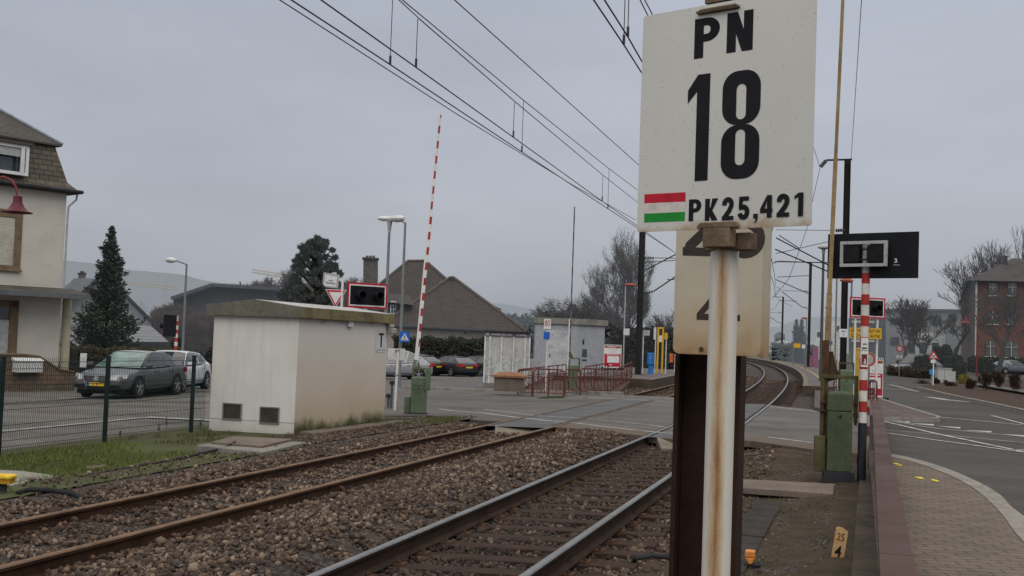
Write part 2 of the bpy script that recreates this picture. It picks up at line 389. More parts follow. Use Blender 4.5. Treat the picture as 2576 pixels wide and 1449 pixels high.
NE_ = [(-14, 27.6), (-11.5, 27.3), (-9.4, 26.4), (-9.0, 25.4), (-8, 24.9), (-6.8, 24.3), (-5.8, 23.9), (-5, 23.3), (-4, 22.8), (-3.1, 22.1), (-1.8, 22.3), (-.5, 21.5), (.3, 20.9)]
bys = bys+[23.4+.5*i for i in range(8)]
struct(grid_mesh('ballast_bed', bxs, bys, lambda x, y: zb(x, y)+random.uniform(-.012, .012), bm_, cond=lambda x, y: y < lerp(NE_, x)+.25))
struct(grid_mesh('ballast_bed', bxs, far_y, lambda x, y: zb(x, y)-.02, bm_))
# ------------------------------------------------------------ loose ballast stones (nobody could count them)
def ico():
    p = (1+5**.5)/2
    v = np.array([(-1, p, 0), (1, p, 0), (-1, -p, 0), (1, -p, 0), (0, -1, p), (0, 1, p), (0, -1, -p), (0, 1, -p), (p, 0, -1), (p, 0, 1), (-p, 0, -1), (-p, 0, 1)], float)
    f = np.array([(0, 11, 5), (0, 5, 1), (0, 1, 7), (0, 7, 10), (0, 10, 11), (1, 5, 9), (5, 11, 4), (11, 10, 2), (10, 7, 6), (7, 1, 8), (3, 9, 4), (3, 4, 2), (3, 2, 6), (3, 6, 8), (3, 8, 9), (4, 9, 5), (2, 4, 11), (6, 2, 10), (8, 6, 7), (9, 8, 1)])
    return v/np.linalg.norm(v[0]), f
def rotm(n):
    q = rng.normal(size=(n, 4)); q /= np.linalg.norm(q, axis=1)[:, None]; w_, x, y, z = q.T
    return np.stack([1-2*(y*y+z*z), 2*(x*y-z*w_), 2*(x*z+y*w_), 2*(x*y+z*w_), 1-2*(x*x+z*z), 2*(y*z-x*w_), 2*(x*z-y*w_), 2*(y*z+x*w_), 1-2*(x*x+y*y)], 1).reshape(n, 3, 3)
def bulk(name, V, Fc, mat):
    me = bpy.data.meshes.new(name); nv = len(V); nf, k = Fc.shape
    me.vertices.add(nv); me.vertices.foreach_set('co', V.astype(np.float32).ravel())
    me.loops.add(nf*k); me.loops.foreach_set('vertex_index', Fc.astype(np.int32).ravel())
    me.polygons.add(nf); me.polygons.foreach_set('loop_start', np.arange(0, nf*k, k, dtype=np.int32)); me.polygons.foreach_set('loop_total', np.full(nf, k, dtype=np.int32))
    me.materials.append(mat); me.update(calc_edges=True)
    o = bpy.data.objects.new(name, me); col.objects.link(o); return o
def stones(name, P, S, mat):
    n = len(P); v0, f0 = ico(); nvar = 24
    vars_ = np.stack([v0*rng.uniform(.55, 1.30, (12, 1))*rng.uniform(.55, 1.2, (1, 3)) for _ in range(nvar)])
    V = vars_[rng.integers(0, nvar, n)]*S[:, None, None]
    V = np.einsum('nij,nvj->nvi', rotm(n), V)+P[:, None, :]
    Fc = (f0[None]+(np.arange(n)*12)[:, None, None]).reshape(-1, 3)
    return bulk(name, V.reshape(-1, 3), Fc, mat)
sm, t, b = nt('ballast_stone'); g = t.nodes.new('ShaderNodeNewGeometry')
c0 = ramp(t, g.outputs['Random Per Island'], [(0, (.028, .021, .017)), (.28, (.066, .050, .038)), (.48, (.070, .062, .056)), (.62, (.118, .094, .074)), (.85, (.165, .138, .115)), (1, (.30, .27, .235))])
ps = pos(t); big = ramp(t, noise(t, ps, .8, 4, .65), [(.3, (.62, .5, .42)), (.55, (.95, .9, .86)), (.75, (1.2, 1.18, 1.15))])
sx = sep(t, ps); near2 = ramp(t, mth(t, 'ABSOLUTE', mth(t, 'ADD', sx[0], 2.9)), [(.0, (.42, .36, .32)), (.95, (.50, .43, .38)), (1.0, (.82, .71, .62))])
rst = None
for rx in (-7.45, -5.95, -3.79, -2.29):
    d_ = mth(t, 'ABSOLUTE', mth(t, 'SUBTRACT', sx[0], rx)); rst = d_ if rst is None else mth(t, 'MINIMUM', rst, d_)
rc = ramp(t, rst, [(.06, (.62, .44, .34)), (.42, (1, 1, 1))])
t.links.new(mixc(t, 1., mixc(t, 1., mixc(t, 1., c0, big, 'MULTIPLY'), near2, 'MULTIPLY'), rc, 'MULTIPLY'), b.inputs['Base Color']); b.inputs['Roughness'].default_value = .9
SP = .6; S2 = [5.2+SP*i for i in range(29)]; S1 = [5.0+.62*i for i in range(29)]
def sample(n, x0, x1, y0, y1): return rng.uniform(x0, x1, n), rng.uniform(y0, y1, n)
xs_, ys_ = sample(122000, -9.9, -1.15, 5.5, 25.5)
# only what lies inside (or just outside) the strip a viewer near the footpath can see
az = np.arctan2(xs_, ys_); keep = (az > -.80); xs_, ys_ = xs_[keep], ys_[keep]
zz = np.interp(xs_, [a for a, _ in BT], [z for _, z in BT]); zz = np.where(xs_ < -9.0, -.2-(-9.0-xs_)*.066, zz)
k = np.clip((ys_-17.5)/4, 0, 1); r_ = np.clip((xs_+1.9)/.6, 0, 1); zz = zz*(1-k*r_)-.06*k*r_
d2 = np.abs(((ys_-S2[0]+SP/2) % SP)-SP/2); on2 = (np.abs(xs_+3.04) < 1.3) & (d2 < .135)
d1 = np.abs(((ys_-S1[0]+.31) % .62)-.31); on1 = (np.abs(xs_+6.7) < 1.3) & (d1 < .12)
ok = ~on2 & ~(on1 & (rng.random(len(xs_)) < .82))
for rx in (-7.45, -5.95, -3.79, -2.29): ok &= np.abs(xs_-rx) > .06
ok &= ~((xs_ < -8.35) & (rng.random(len(xs_)) < np.clip((-xs_-7.9)*1.1, 0, .93))) & (ys_ < np.interp(xs_, [a for a, _ in NE_], [b_ for _, b_ in NE_])-.1) & ~((xs_ > -1.7) & (rng.random(len(xs_)) < .75))
xs_, ys_, zz, on1 = xs_[ok], ys_[ok], zz[ok], on1[ok]
S = rng.gamma(6, .0038, len(xs_)).clip(.010, .050)
zz = zz+rng.uniform(-.012, .03, len(xs_))+np.where(on1, .03, 0)
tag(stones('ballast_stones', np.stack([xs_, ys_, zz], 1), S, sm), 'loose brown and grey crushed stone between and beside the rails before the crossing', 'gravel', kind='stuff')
xs_, ys_ = sample(16000, -8.8, -1.2, 37.6, 75)
ok = ~((xs_ > -1.9) & (rng.random(len(xs_)) < .6)); xs_, ys_ = xs_[ok], ys_[ok]
zz = np.interp(xs_, [a for a, _ in BT], [z for _, z in BT])+rng.uniform(-.01, .02, len(xs_))
xc = xs_-np.where(ys_ > 25, (ys_-25)**2/1760, 0)
tag(stones('ballast_stones', np.stack([xc, ys_, zz], 1), rng.uniform(.02, .045, len(xs_)), sm), 'loose brown stone around the curving tracks beyond the crossing', 'gravel', kind='stuff')
xs_, ys_ = sample(2600, -1.2, -.15, 6, 21); zz = np.array([zb(x, y) for x, y in zip(xs_, ys_)])
a = stones('pebbles', np.stack([xs_, ys_, zz+.004], 1), rng.uniform(.006, .022, len(xs_)), sm); tag(a, 'small scattered stones on the earth beside the low wall', 'gravel', kind='stuff')
xs_, ys_ = sample(1500, -10.6, -8.8, 18.5, 27.5); zz = np.array([hz(x, y) for x, y in zip(xs_, ys_)])
a = stones('pebbles', np.stack([xs_, ys_, zz+.004], 1), rng.uniform(.01, .03, len(xs_)), sm); tag(a, 'small stones strewn on the earth beside the white hut', 'gravel', kind='stuff')
# ------------------------------------------------------------ rails
rside = pm('rail_rust_side', (.030, .016, .010), rough=.85, scale=3, fine=30, var=.45, bmp=.1)
rside1 = pm('rail_rust_side_warm', (.045, .022, .012), rough=.85, scale=3, fine=30, var=.45, bmp=.1)
rtop2 = pm('rail_polished_top', (.21, .21, .21), rough=.42, metal=.7, scale=1.5, var=.25)
rtop1 = pm('rail_dull_top', (.17, .105, .065), rough=.6, metal=.3, scale=1.5, var=.35)
RP = [(-.07, -.17), (.07, -.17), (.07, -.157), (.012, -.135), (.009, -.05), (.034, -.038), (.036, -.012), (.028, -.001), (0, 0), (-.028, -.001), (-.036, -.012), (-.034, -.038), (-.009, -.05), (-.012, -.135), (-.07, -.157)]
def rail(x0, z0, side, top, label):
    ys = [-3+1.0*i for i in range(28)]+[25+2*i for i in range(1, 86)]; mb = MB(); n = len(RP)
    for y in ys:
        dx = tc(y); sl = -(y-25)/880 if y > 25 else 0
        mb.v += [Vector((x0+dx+px_, y-px_*sl, z0+pz)) for px_, pz in RP]
    for j in range(len(ys)-1):
        for i in range(n):
            mb.f.append((j*n+i, j*n+(i+1) % n, (j+1)*n+(i+1) % n, (j+1)*n+i)); mb.mi.append(1 if i in (6, 7, 8, 9) else 0)
    return tag(mb.build('rail', [side, top], smooth=True), label, 'rail', 'running rails of the two tracks')
rail(-2.29, 0, rside, rtop2, 'right rail of the near track, polished top, running beside the sign posts')
rail(-3.79, -.05, rside, rtop2, 'left rail of the near track with a bright polished top')
rail(-5.95, -.05, rside1, rtop1, 'right rail of the far track with a dull brown top')
rail(-7.45, -.11, rside1, rtop1, 'left rail of the far track, nearest to the grass and hut')
def sleeper(mat, name='sleeper', plates=True):
    mb = MB(); mb.box(-1.3, 1.3, -.12, .12, -.15, 0); o = mb.build(name, mat, bevel=.012)
    if plates:
        for s in (-.75, .75):
            p = MB(); p.box(s-.14, s+.14, -.075, .075, .0, .016); p.cyl((s-.1, .03, .01), (s-.1, .03, .045), .016, n=6); p.cyl((s+.1, -.03, .01), (s+.1, -.03, .045), .016, n=6)
            p.build('tie_plate', rust, o)
    return o
def lay(proto, protobare, x0, zc, cant, ys, label, group):
    first = True
    for y in ys:
        if y > 36:
            o = protobare.copy(); col.objects.link(o)
        elif first: o = proto; first = False
        else:
            o = proto.copy(); col.objects.link(o)
            for ch in [c for c in bpy.data.objects if c.parent == proto]:
                c = ch.copy(); col.objects.link(c); c.parent = o
        o.location = (x0+tc(y)+random.uniform(-.03, .03), y, zc+random.uniform(-.006, .004)); o.rotation_euler = (random.uniform(-.02, .02), cant, random.uniform(-.012, .012)-( (y-25)/880 if y > 25 else 0)*-1)
        tag(o, label if y < 36 else label.replace('before', 'beyond'), 'sleeper', group if y < 36 else group+' beyond the crossing')
bare = sleeper(wood, plates=False); lay(sleeper(wood), bare, -3.04, -.025-.187, -.0333, S2+[39+SP*i for i in range(50)], 'dark timber sleeper under the near track before the crossing', 'dark sleepers of the near track')
bareg = sleeper(woodg, plates=False); lay(sleeper(woodg), bareg, -6.7, -.08-.183, -.04, S1+[39.5+.62*i for i in range(40)], 'greyish half-buried timber sleeper under the far track before the crossing', 'half-buried sleepers of the far track')
bpy.data.objects.remove(bare); bpy.data.objects.remove(bareg)
# ------------------------------------------------------------ roads
near_edge = [tuple(GZ(x, y)[:2]) for x, y in ((1075, 1044), (1200, 1056), (1300, 1062), (1400, 1073), (1500, 1082), (1600, 1093), (1700, 1104), (1890, 1108), (2048, 1130))]
near_edge = [(-14.0, 27.6), (-11.5, 27.3)]+near_edge+[(.3, 20.9)]
far_edge = [tuple(GZ(x, y)[:2]) for x, y in ((1020, 977), (1200, 985), (1440, 991), (1560, 993), (1700, 999), (1900, 1016), (2072, 1032))]
cross = near_edge+[(.5, 34.6)]+far_edge[::-1]+[(-15.2, 36.6)]
struct(drape(cross, -.008, 1.5, mat=asphalt, name='crossing_road', skirt=.12))
struct(drape([(-13.9, 37.2), (-14, 27.6), (-13.2, 26.5), (-13.0, -5), (-40, -5), (-40, 37.2)], -.016, 4, mat=asphalt_s, name='street', skirt=0))
struct(drape([(-9.8, 37.9), (-40, 37.21), (-75, 37.3), (-75, 125), (-14.5, 125), (-12.5, 60), (-10.2, 48)], -.01, 5, mat=asphalt2, name='car_park'))
struct(drape([(.45, 5), (.45, 20.9), (.5, 34.6), (.9, 40), (.6, 70), (-2.2, 100), (-6, 140), (12, 150), (60, 120), (60, 5)], -.013, 4, mat=asphalt_j, name='junction_road'))
# darker strips where the rails cross
for a, c, lab in ((-7.40, -6.0, 0), (-3.74, -2.34, 1)):
    pts = [(a, 23.6 if a < -5 else 22.4), (c, 23.2 if a < -5 else 22.0), (c, 37.4), (a, 37.6)]
    o = drape(pts, -.005, 1.5, mat=patch, name='crossing_panel'); struct(o)
dfl = pm('deflector_concrete', (.17, .145, .115), rough=.8, scale=4, var=.3)
for x0, y0, z0, lab in ((-6.7, 23.15, -.09, 'pale trapezoid deflector ramp in the far track at the edge of the crossing'), (-3.04, 21.9, -.04, 'pale trapezoid deflector ramp in the near track, half behind the sign posts')):
    mb = MB(); mb.add([(x0-.5, y0+.45, z0), (x0+.5, y0+.45, z0), (x0+.32, y0-.15, z0-.16), (x0-.32, y0-.15, z0-.16), (x0-.5, y0+.45, z0-.22), (x0+.5, y0+.45, z0-.22), (x0+.32, y0-.15, z0-.22), (x0-.32, y0-.15, z0-.22)], [(0, 3, 2, 1), (0, 1, 5, 4), (1, 2, 6, 5), (2, 3, 7, 6), (3, 0, 4, 7)])
    tag(mb.build('deflector_ramp', dfl), lab, 'ramp')
# ------------------------------------------------------------ paint on the roads
def line(name_pts, w=.11): return strip([tuple(GZ(x, y)[:2]) for x, y in name_pts], w, -.002, paint_line, 'road_marking')
for l, w_ in ((((1105, 1028), (1200, 1037), (1299, 1049.5), (1380, 1058), (1531, 1074), (1707, 1091)), .10), (((1214, 1029), (1348, 1045), (1510, 1056), (1630, 1068), (1707, 1078)), .07),
          (((1450, 997), (1541, 1002.5), (1707, 1014)), .10), (((1488, 990), (1548, 995), (1707, 1005)), .08), (((1932, 1099), (2045, 1113)), .10), (((1932, 1022), (2072, 1037)), .10),
          (((2354, 1048), (2576, 1069)), .12), (((2495, 1045), (2576, 1066)), .1), (((2213, 1057), (2354, 1090), (2576, 1136)), .12), (((2217, 1055), (2354, 1077), (2576, 1098)), .09),
          (((2217, 1080), (2354, 1092), (2576, 1113)), .07), (((2217, 1087), (2424.7, 1116), (2576, 1137)), .11), (((2545, 1131), (2590, 1131)), .1), (((2337, 999), (2385, 1006), (2442, 1011)), .35),
          (((2300, 1058), (2345, 1053), (2352, 1047)), .08), (((2238, 967), (2310, 985)), .12), (((2215, 975), (2300, 983)), .1)):
    struct(line(l, w_))
for x0, x1, y in ((2242, 2290, 1059), (2300, 2350, 1066), (2372, 2417, 1073.5), (2440, 2495, 1083.5), (2530, 2580, 1094)):
    a, b1, b2 = GZ(x0-18, y-2), GZ(x1, y+1), GZ(x1-2, y+5)
    mb = MB(); mb.poly([(p.x, p.y, hz(p.x, p.y)+.0) for p in (a, b1, b2)]); struct(mb.build('yield_tooth_marking', paint_line, fix=False))
struct(strip([(-15.7, 10), (-15.7, 18.7), (-15.72, 22.1), (-15.8, 23.6)], .12, .012, paint_line, 'road_marking'))
struct(strip([(-15.8, 23.7), (-12.9, 23.3)], .3, .013, paint_line, 'road_marking'))
gut = pm('gutter_dark', (.035, .034, .033), rough=.9)
struct(strip([tuple(G(x, y, -.5)[:2]) for x, y in ((-60, 1020), (10, 1017), (187, 1010.5), (350, 1012), (525, 1018.5))], .12, .01, gut, 'gutter'))
struct(strip([tuple(G(x, y, -.5)[:2]) for x, y in ((150, 1001), (260, 998))], .25, .01, paint_line, 'road_marking'))
grv = pm('flange_groove', (.020, .019, .018), rough=.9)
for rx, s_ in ((-7.45, 1), (-5.95, -1), (-3.79, 1), (-2.29, -1)):
    y0_ = 23.9 if rx < -5 else 22.6
    struct(strip([(rx+s_*.075+tc(y), y) for y in (y0_, 28, 33, 37.3)], .055, -.001, grv, 'flange_groove')); struct(strip([(rx-s_*.05+tc(y), y) for y in (y0_, 28, 33, 37.3)], .02, -.001, grv, 'flange_groove'))
# kerbs
def kerb(pts, w, h, name='kerb', mat=kerbm, side=1, chop=None):
    mb = MB(); P = [Vector((p[0], p[1], 0)) for p in pts]; L = []
    for i, p in enumerate(P):
        d = (P[min(i+1, len(P)-1)]-P[max(0, i-1)]).normalized(); n = Vector((-d.y, d.x, 0))*side; z = hz(p.x, p.y)
        q = p+n*w; L += [(p.x, p.y, z-.1), (p.x+n.x*.015, p.y+n.y*.015, z+h-.012), (p.x+n.x*.03, p.y+n.y*.03, z+h), (q.x, q.y, z+h), (q.x, q.y, z-.1)]
    mb.add(L, [(5*i+k, 5*i+k+1, 5*i+k+6, 5*i+k+5) for i in range(len(P)-1) for k in range(4)]+[(0, 1, 2, 3, 4), tuple(5*(len(P)-1)+k for k in (4, 3, 2, 1, 0))])
    return struct(mb.build(name, mat))
kerb([(p[0], p[1]) for p in far_edge[:4]], .16, .11)
kerb([(-15.3, 36.9), (-19, 36.0), (-24, 36)], .16, .10)
def smoothpts(P, n=4):
    out = []
    for i in range(len(P)-1):
        p0, p1, p2, p3 = (Vector((*P[max(0, min(len(P)-1, k))][:2], 0)) for k in (i-1, i, i+1, i+2))
        for j in range(n):
            s_ = j/n; out.append(.5*((2*p1)+(-p0+p2)*s_+(2*p0-5*p1+4*p2-p3)*s_*s_+(-p0+3*p1-3*p2+p3)*s_**3))
    out.append(Vector((*P[-1][:2], 0))); return [(p.x, p.y) for p in out]
# brick footpath with its curved kerb
inner = [tuple(G(x, y, .06)[:2]) for x, y in ((2222, 1146), (2284, 1158), (2354, 1180), (2442, 1222), (2513, 1284), (2576, 1362))]
outer = [tuple(G(x, y, .0)[:2]) for x, y in ((2216, 1139), (2290, 1152), (2375, 1177), (2450, 1208), (2515, 1245), (2576, 1300))]
inner = smoothpts([(.36, 20.75)]+inner+[(1.7, 8.5), (1.9, 3.5)]); outer = smoothpts([(.36, 20.95)]+outer+[(2.3, 9), (2.5, 3.5)])
pave = brickmat('brick_paving', (.142, .109, .079), (.118, .090, .066), (.048, .035, .026), .26, .135, .075, 'xy', .9, .35, rot=-.25)
def flatpoly(pts, z, mat, name, skirt=0.): return struct(drape(pts, z, 50, zf=lambda x, y: 0, mat=mat, name=name, skirt=skirt))
flatpoly([(.2, 3.5), (.36, 20.75)]+inner[1:], .05, pave, 'footpath')
mb = MB(); n = min(len(inner), len(outer)); L = []
for i in range(n):
    a, c = inner[i], outer[i]; m_ = (a[0]*.45+c[0]*.55, a[1]*.45+c[1]*.55)
    L += [(a[0], a[1], .056), (m_[0], m_[1], .05), (m_[0]*.98+c[0]*.02, m_[1]*.98+c[1]*.02, .012), (c[0], c[1], .008)]
mb.add(L, [(4*i+k, 4*i+k+1, 4*i+k+5, 4*i+k+4) for i in range(n-1) for k in range(3)])
struct(mb.build('kerb', kerbm, fix=True))
yel = pm('yellow_spray', (.62, .5, .04), rough=.7)
for i, (x, y) in enumerate(((2231, 1164), (2253, 1166), (2262, 1170), (2312, 1201), (2318, 1204), (2355, 1210), (2348, 1208))):
    p = G(x, y, .055); mb = MB(); mb.poly([(p.x+math.cos(a)*.05*random.uniform(.5, 1.3), p.y+math.sin(a)*.13*random.uniform(.4, 1.2), .0545+.0008*i) for a in [k*.7 for k in range(9)]]); struct(mb.build('spray_marking', yel, fix=False))
# island beyond the junction, far bed on the right
isl = smoothpts([tuple(G(x, y, .08)[:2]) for x, y in ((2203, 1049), (2266, 1050), (2337, 1051), (2353, 1047), (2330, 1040), (2238, 1012), (2204, 1000))], 3)
o = struct(drape(isl+[(-.6, 60), (-1.6, 60), (-.95, 34.9)], .09, 50, zf=lambda x, y: 0, mat=redpave, name='pavement', skirt=.1))
kerb([(p[0], p[1]) for p in isl], .14, .105, side=-1)
rk = smoothpts([tuple(G(x, y, .05)[:2]) for x, y in ((2300, 975), (2330, 981), (2389.6, 995.5), (2480, 1014), (2576, 1035))], 3)+[(6.6, 34), (8, 26), (9, 15)]
kerb(rk, .16, .12, side=1)
mulch = pm('mulch', (.055, .034, .024), rough=.95, scale=6, fine=60, var=.5, bmp=.5)
struct(drape(rk+[(60, 15), (60, 95), (12, 95), (6.5, 80)], .09, 6, zf=lambda x, y: 0, mat=mulch, name='planting_bed'))
# ------------------------------------------------------------ glyph work for the big plate
def rrect(x0, x1, y0, y1, r, n=7):
    r = min(r, (x1-x0)/2-1e-5, (y1-y0)/2-1e-5); P = []
    for cx_, cy_, a0 in ((x1-r, y1-r, 0), (x0+r, y1-r, 90), (x0+r, y0+r, 180), (x1-r, y0+r, 270)):
        for k in range(n+1): a = R(a0+90*k/n); P.append((cx_+r*math.cos(a), cy_+r*math.sin(a)))
    return P
class Ink:                      # flat lettering pieces on a plate plane
    def __init__(s, P0, az, proud): s.P0 = Vector(P0); s.ex = Vector((math.cos(az), math.sin(az), 0)); s.n = Vector((math.sin(az), -math.cos(az), 0)); s.mb = MB(); s.d = proud; s.m = 0
    def pt(s, u, z): return Vector((s.P0.x, s.P0.y, 0))+s.ex*u+Vector((0, 0, z))+s.n*s.d
    def poly(s, P): s.mb.m = s.m; s.mb.poly([s.pt(*p) for p in P]); s.d += .00008
    def ring(s, O, I):
        n = len(O); s.mb.m = s.m; s.mb.add([s.pt(*p) for p in O+I], [(i, (i+1) % n, n+(i+1) % n, n+i) for i in range(n)]); s.d += .00008
    def ribbon(s, P, t):
        P = [Vector((*p, 0)) for p in P]; A = []; Bq = []
        for i, p in enumerate(P):
            d1 = (p-P[i-1]).normalized() if i else (P[1]-p).normalized(); d2 = (P[i+1]-p).normalized() if i < len(P)-1 else d1
            n1 = Vector((-d1.y, d1.x, 0)); n2 = Vector((-d2.y, d2.x, 0)); m = (n1+n2).normalized(); k = t/2/max(.4, m.dot(n1)); A.append(p+m*k); Bq.append(p-m*k)
        n = len(P); s.mb.m = s.m; s.mb.add([s.pt(p.x, p.y) for p in A+Bq], [(i, i+1, n+i+1, n+i) for i in range(n-1)]); s.d += .00008
    def build(s, name, mats, parent): return s.mb.build(name, mats, parent, world=True, fix=False)
def arc(cx_, cy_, rx, ry, a0, a1, n=10): return [(cx_+rx*math.cos(R(a0+(a1-a0)*i/n)), cy_+ry*math.sin(R(a0+(a1-a0)*i/n))) for i in range(n+1)]
def glyph(k, ch, x0, x1, y0, y1, t):
    w_, h_ = x1-x0, y1-y0; X = lambda a: x0+a; Y = lambda a: y0+a
    q = lambda P: [(X(a), Y(b)) for a, b in P]
    if ch == 'P':
        k.poly(q([(0, 0), (t, 0), (t, h_), (0, h_)])); cy = h_*.70; ry = h_*.30
        O = [(t, h_)]+arc(w_*.50, cy, w_*.50, ry, 90, -90, 12)+[(t, cy-ry)]; I = [(t, h_-t*.75)]+arc(w_*.50, cy, w_*.50-t, ry-t*.75, 90, -90, 12)+[(t, cy-ry+t*.75)]
        n = len(O); k.mb.m = k.m; k.mb.add([k.pt(*p) for p in q(O)+q(I)], [(i, i+1, n+i+1, n+i) for i in range(n-1)])
    elif ch == 'N': 
        k.poly(q([(0, 0), (t, 0), (t, h_), (0, h_)])); k.poly(q([(w_-t, 0), (w_, 0), (w_, h_), (w_-t, h_)])); k.poly(q([(t*.2, h_), (t*1.15, h_), (w_-t*.2, 0), (w_-t*1.15, 0)]))
    elif ch == 'K':
        k.poly(q([(0, 0), (t, 0), (t, h_), (0, h_)])); k.poly(q([(t, h_*.36), (w_-t*1.25, h_), (w_, h_), (t, h_*.36-.0001+(-.16*h_)+.02*h_)])); k.poly(q([(w_*.42, h_*.62), (w_, 0), (w_-t*1.3, 0), (w_*.25, h_*.42)]))
    elif ch == '1': k.poly(q([(w_-t, 0), (w_, 0), (w_, h_), (w_-t*.95, h_), (0, h_*.86), (0, h_*.735), (w_-t, h_*.84)]))
    elif ch == '8':
        k.ring(q(rrect(0, w_, h_*.5, h_, w_*.40)), q(rrect(t, w_-t, h_*.548, h_*.875, w_*.17)))
        k.ring(q(rrect(0, w_, 0, h_*.5, w_*.40)), q(rrect(t, w_-t, h_*.125, h_*.455, w_*.17)))
    elif ch == '2':
        k.ribbon(q([(t*.5, h_*.66)]+arc(w_/2, h_*.72, w_/2-t/2, h_*.28-t*.42, 170, 0, 10)+[(w_-t*.55, h_*.62), (w_*.62, h_*.42), (t*.75, h_*.17), (t*.55, t*.4)]), t); k.poly(q([(0, 0), (w_, 0), (w_, t*.85), (0, t*.85)]))
    elif ch == '5':
        k.poly(q([(w_*.1, h_), (w_*.93, h_), (w_*.93, h_-t*.85), (w_*.1+t*.8, h_-t*.85), (w_*.1+t*.7, h_*.5), (w_*.06, h_*.47)]))
        k.ribbon(q([(w_*.1, h_*.52)]+arc(w_*.48, h_*.32, w_*.52-t/2, h_*.30-t*.35, 100, -168, 14)), t)
    elif ch == '4':
        k.poly(q([(w_*.55, 0), (w_*.55+t, 0), (w_*.55+t, h_), (w_*.55, h_)])); k.poly(q([(0, h_*.22), (w_, h_*.22), (w_, h_*.22+t*.8), (0, h_*.22+t*.8)])); k.poly(q([(0, h_*.22+t*.8), (t*.95, h_*.22+t*.8), (w_*.55, h_*.78), (w_*.55, h_)]))
    elif ch == ',': k.poly(q([(0, h_*.55), (w_, h_*.55), (w_, h_), (0, h_)])); k.poly(q([(w_*.55, h_*.55), (w_, h_*.55), (w_*.8, h_*.2), (w_*.1, 0), (w_*.45, h_*.25)]))
# ------------------------------------------------------------ crossing number sign on its rusty pole
AZ = R(-23.3); PD = 2.57
P0 = D(1826, 575, PD-.05)
def SP_(cx_, cy_): return W((2360+cx_/1.6095)/1.4907, cy_/1.6095/1.4907, P0, AZ)
bl, br_, tl = SP_(45, 1400), SP_(1097, 1362), SP_(75, 100)
u0, u1, z0, z1 = bl[0], br_[0], (bl[1]+br_[1])/2, None
z1 = (tl[1]+SP_(1128, -87)[1])/2
pole_xy = D(1813, 1000, PD); base = Vector((pole_xy.x, pole_xy.y, -.34))
sg = thing('crossing_sign', 'large white plate reading PN 18 on a rust-streaked white pole', 'sign', base)
plm = pm('sign_enamel', (.50, .495, .475), rough=.45, scale=3, fine=160, var=.10)
m, t, b = nt('sign_enamel_rusty'); v = coord(t); n1 = noise(t, v, 220, 2, .5); n2 = noise(t, v, 9, 4, .7)
g = sep(t, v); edge = ramp(t, mth(t, 'ADD', mth(t, 'MULTIPLY', n2, .14), mth(t, 'SUBTRACT', g[2], z0-base.z)), [(.05, (.26, .12, .04)), (.075, (.38, .32, .24)), (.095, (.50, .49, .465)), (1, (.515, .505, .48))])
sp = ramp(t, n1, [(.27, (.55, .5, .45)), (.33, (1, 1, 1))]); c3 = mixc(t, 1., edge, sp, 'MULTIPLY')
t.links.new(mixc(t, 1., c3, ramp(t, noise(t, v, 3, 3, .6), [(.3, (.93, .93, .93)), (.7, (1.04, 1.03, 1.0))]), 'MULTIPLY'), b.inputs['Base Color']); b.inputs['Roughness'].default_value = .42
ex = Vector((math.cos(AZ), math.sin(AZ), 0)); nn = Vector((math.sin(AZ), -math.cos(AZ), 0)); O0 = Vector((P0.x, P0.y, 0)); up = Vector((0, 0, 1))
mb = MB(); mb.prism(rrect(u0, u1, z0, z1, .006, 2), O0-nn*.003, ex, up, nn*.003); mb.build('sign_plate', m, sg, world=True)
inkb = pm('sign_ink', (.010, .010, .014), rough=.7, spec=.15, scale=6, var=.2)
k = Ink(P0, AZ, .0004)
def put(ch, L, Rr, T, Bt, t): a = SP_(L, Bt); b_ = SP_(Rr, T); glyph(k, ch, a[0], b_[0], a[1], b_[1], t)
px = abs(SP_(500, 700)[0]-SP_(400, 700)[0])/100
put('P', 390, 550, 92, 358, 56*px); put('N', 586, 751, 54, 323, 54*px)
put('1', 339, 491, 441, 1098, 78*px); put('8', 549, 798, 409, 1087, 82*px)
for ch, L, Rr, T, Bt, t_ in (('P', 358, 437, 1200, 1336, 28), ('K', 456, 538, 1196, 1333, 28), ('2', 559, 633, 1190, 1331, 26), ('5', 655, 729, 1184, 1326, 26), (',', 748, 777, 1290, 1350, 20), ('4', 790, 868, 1176, 1316, 27), ('2', 890, 970, 1169, 1311, 26), ('1', 996, 1054, 1161, 1307, 27)):
    put(ch, L, Rr, T, Bt, t_*px)
k.build('lettering', inkb, sg)
fr = pm('flag_red', (.42, .012, .03), rough=.45, scale=4, var=.1); fw = pm('flag_white', (.55, .50, .47), rough=.45, scale=4, var=.05); fg = pm('flag_green', (.012, .22, .03), rough=.45, scale=4, var=.15)
for (a, b_, c_, d_), m_ in zip((((92, 1173), (340, 1160), (339, 1217), (91, 1228)), ((91, 1228), (339, 1217), (337, 1278), (91, 1290)), ((91, 1290), (337, 1278), (335, 1334), (90, 1343))), (fr, fw, fg)):
    k = Ink(P0, AZ, .0005); k.poly([SP_(*p) for p in (a, b_, c_, d_)]); k.build('flag_stripe', m_, sg)
clampm = pm('clamp_steel', (.17, .12, .08), rough=.8, scale=12, var=.5, bmp=.2)
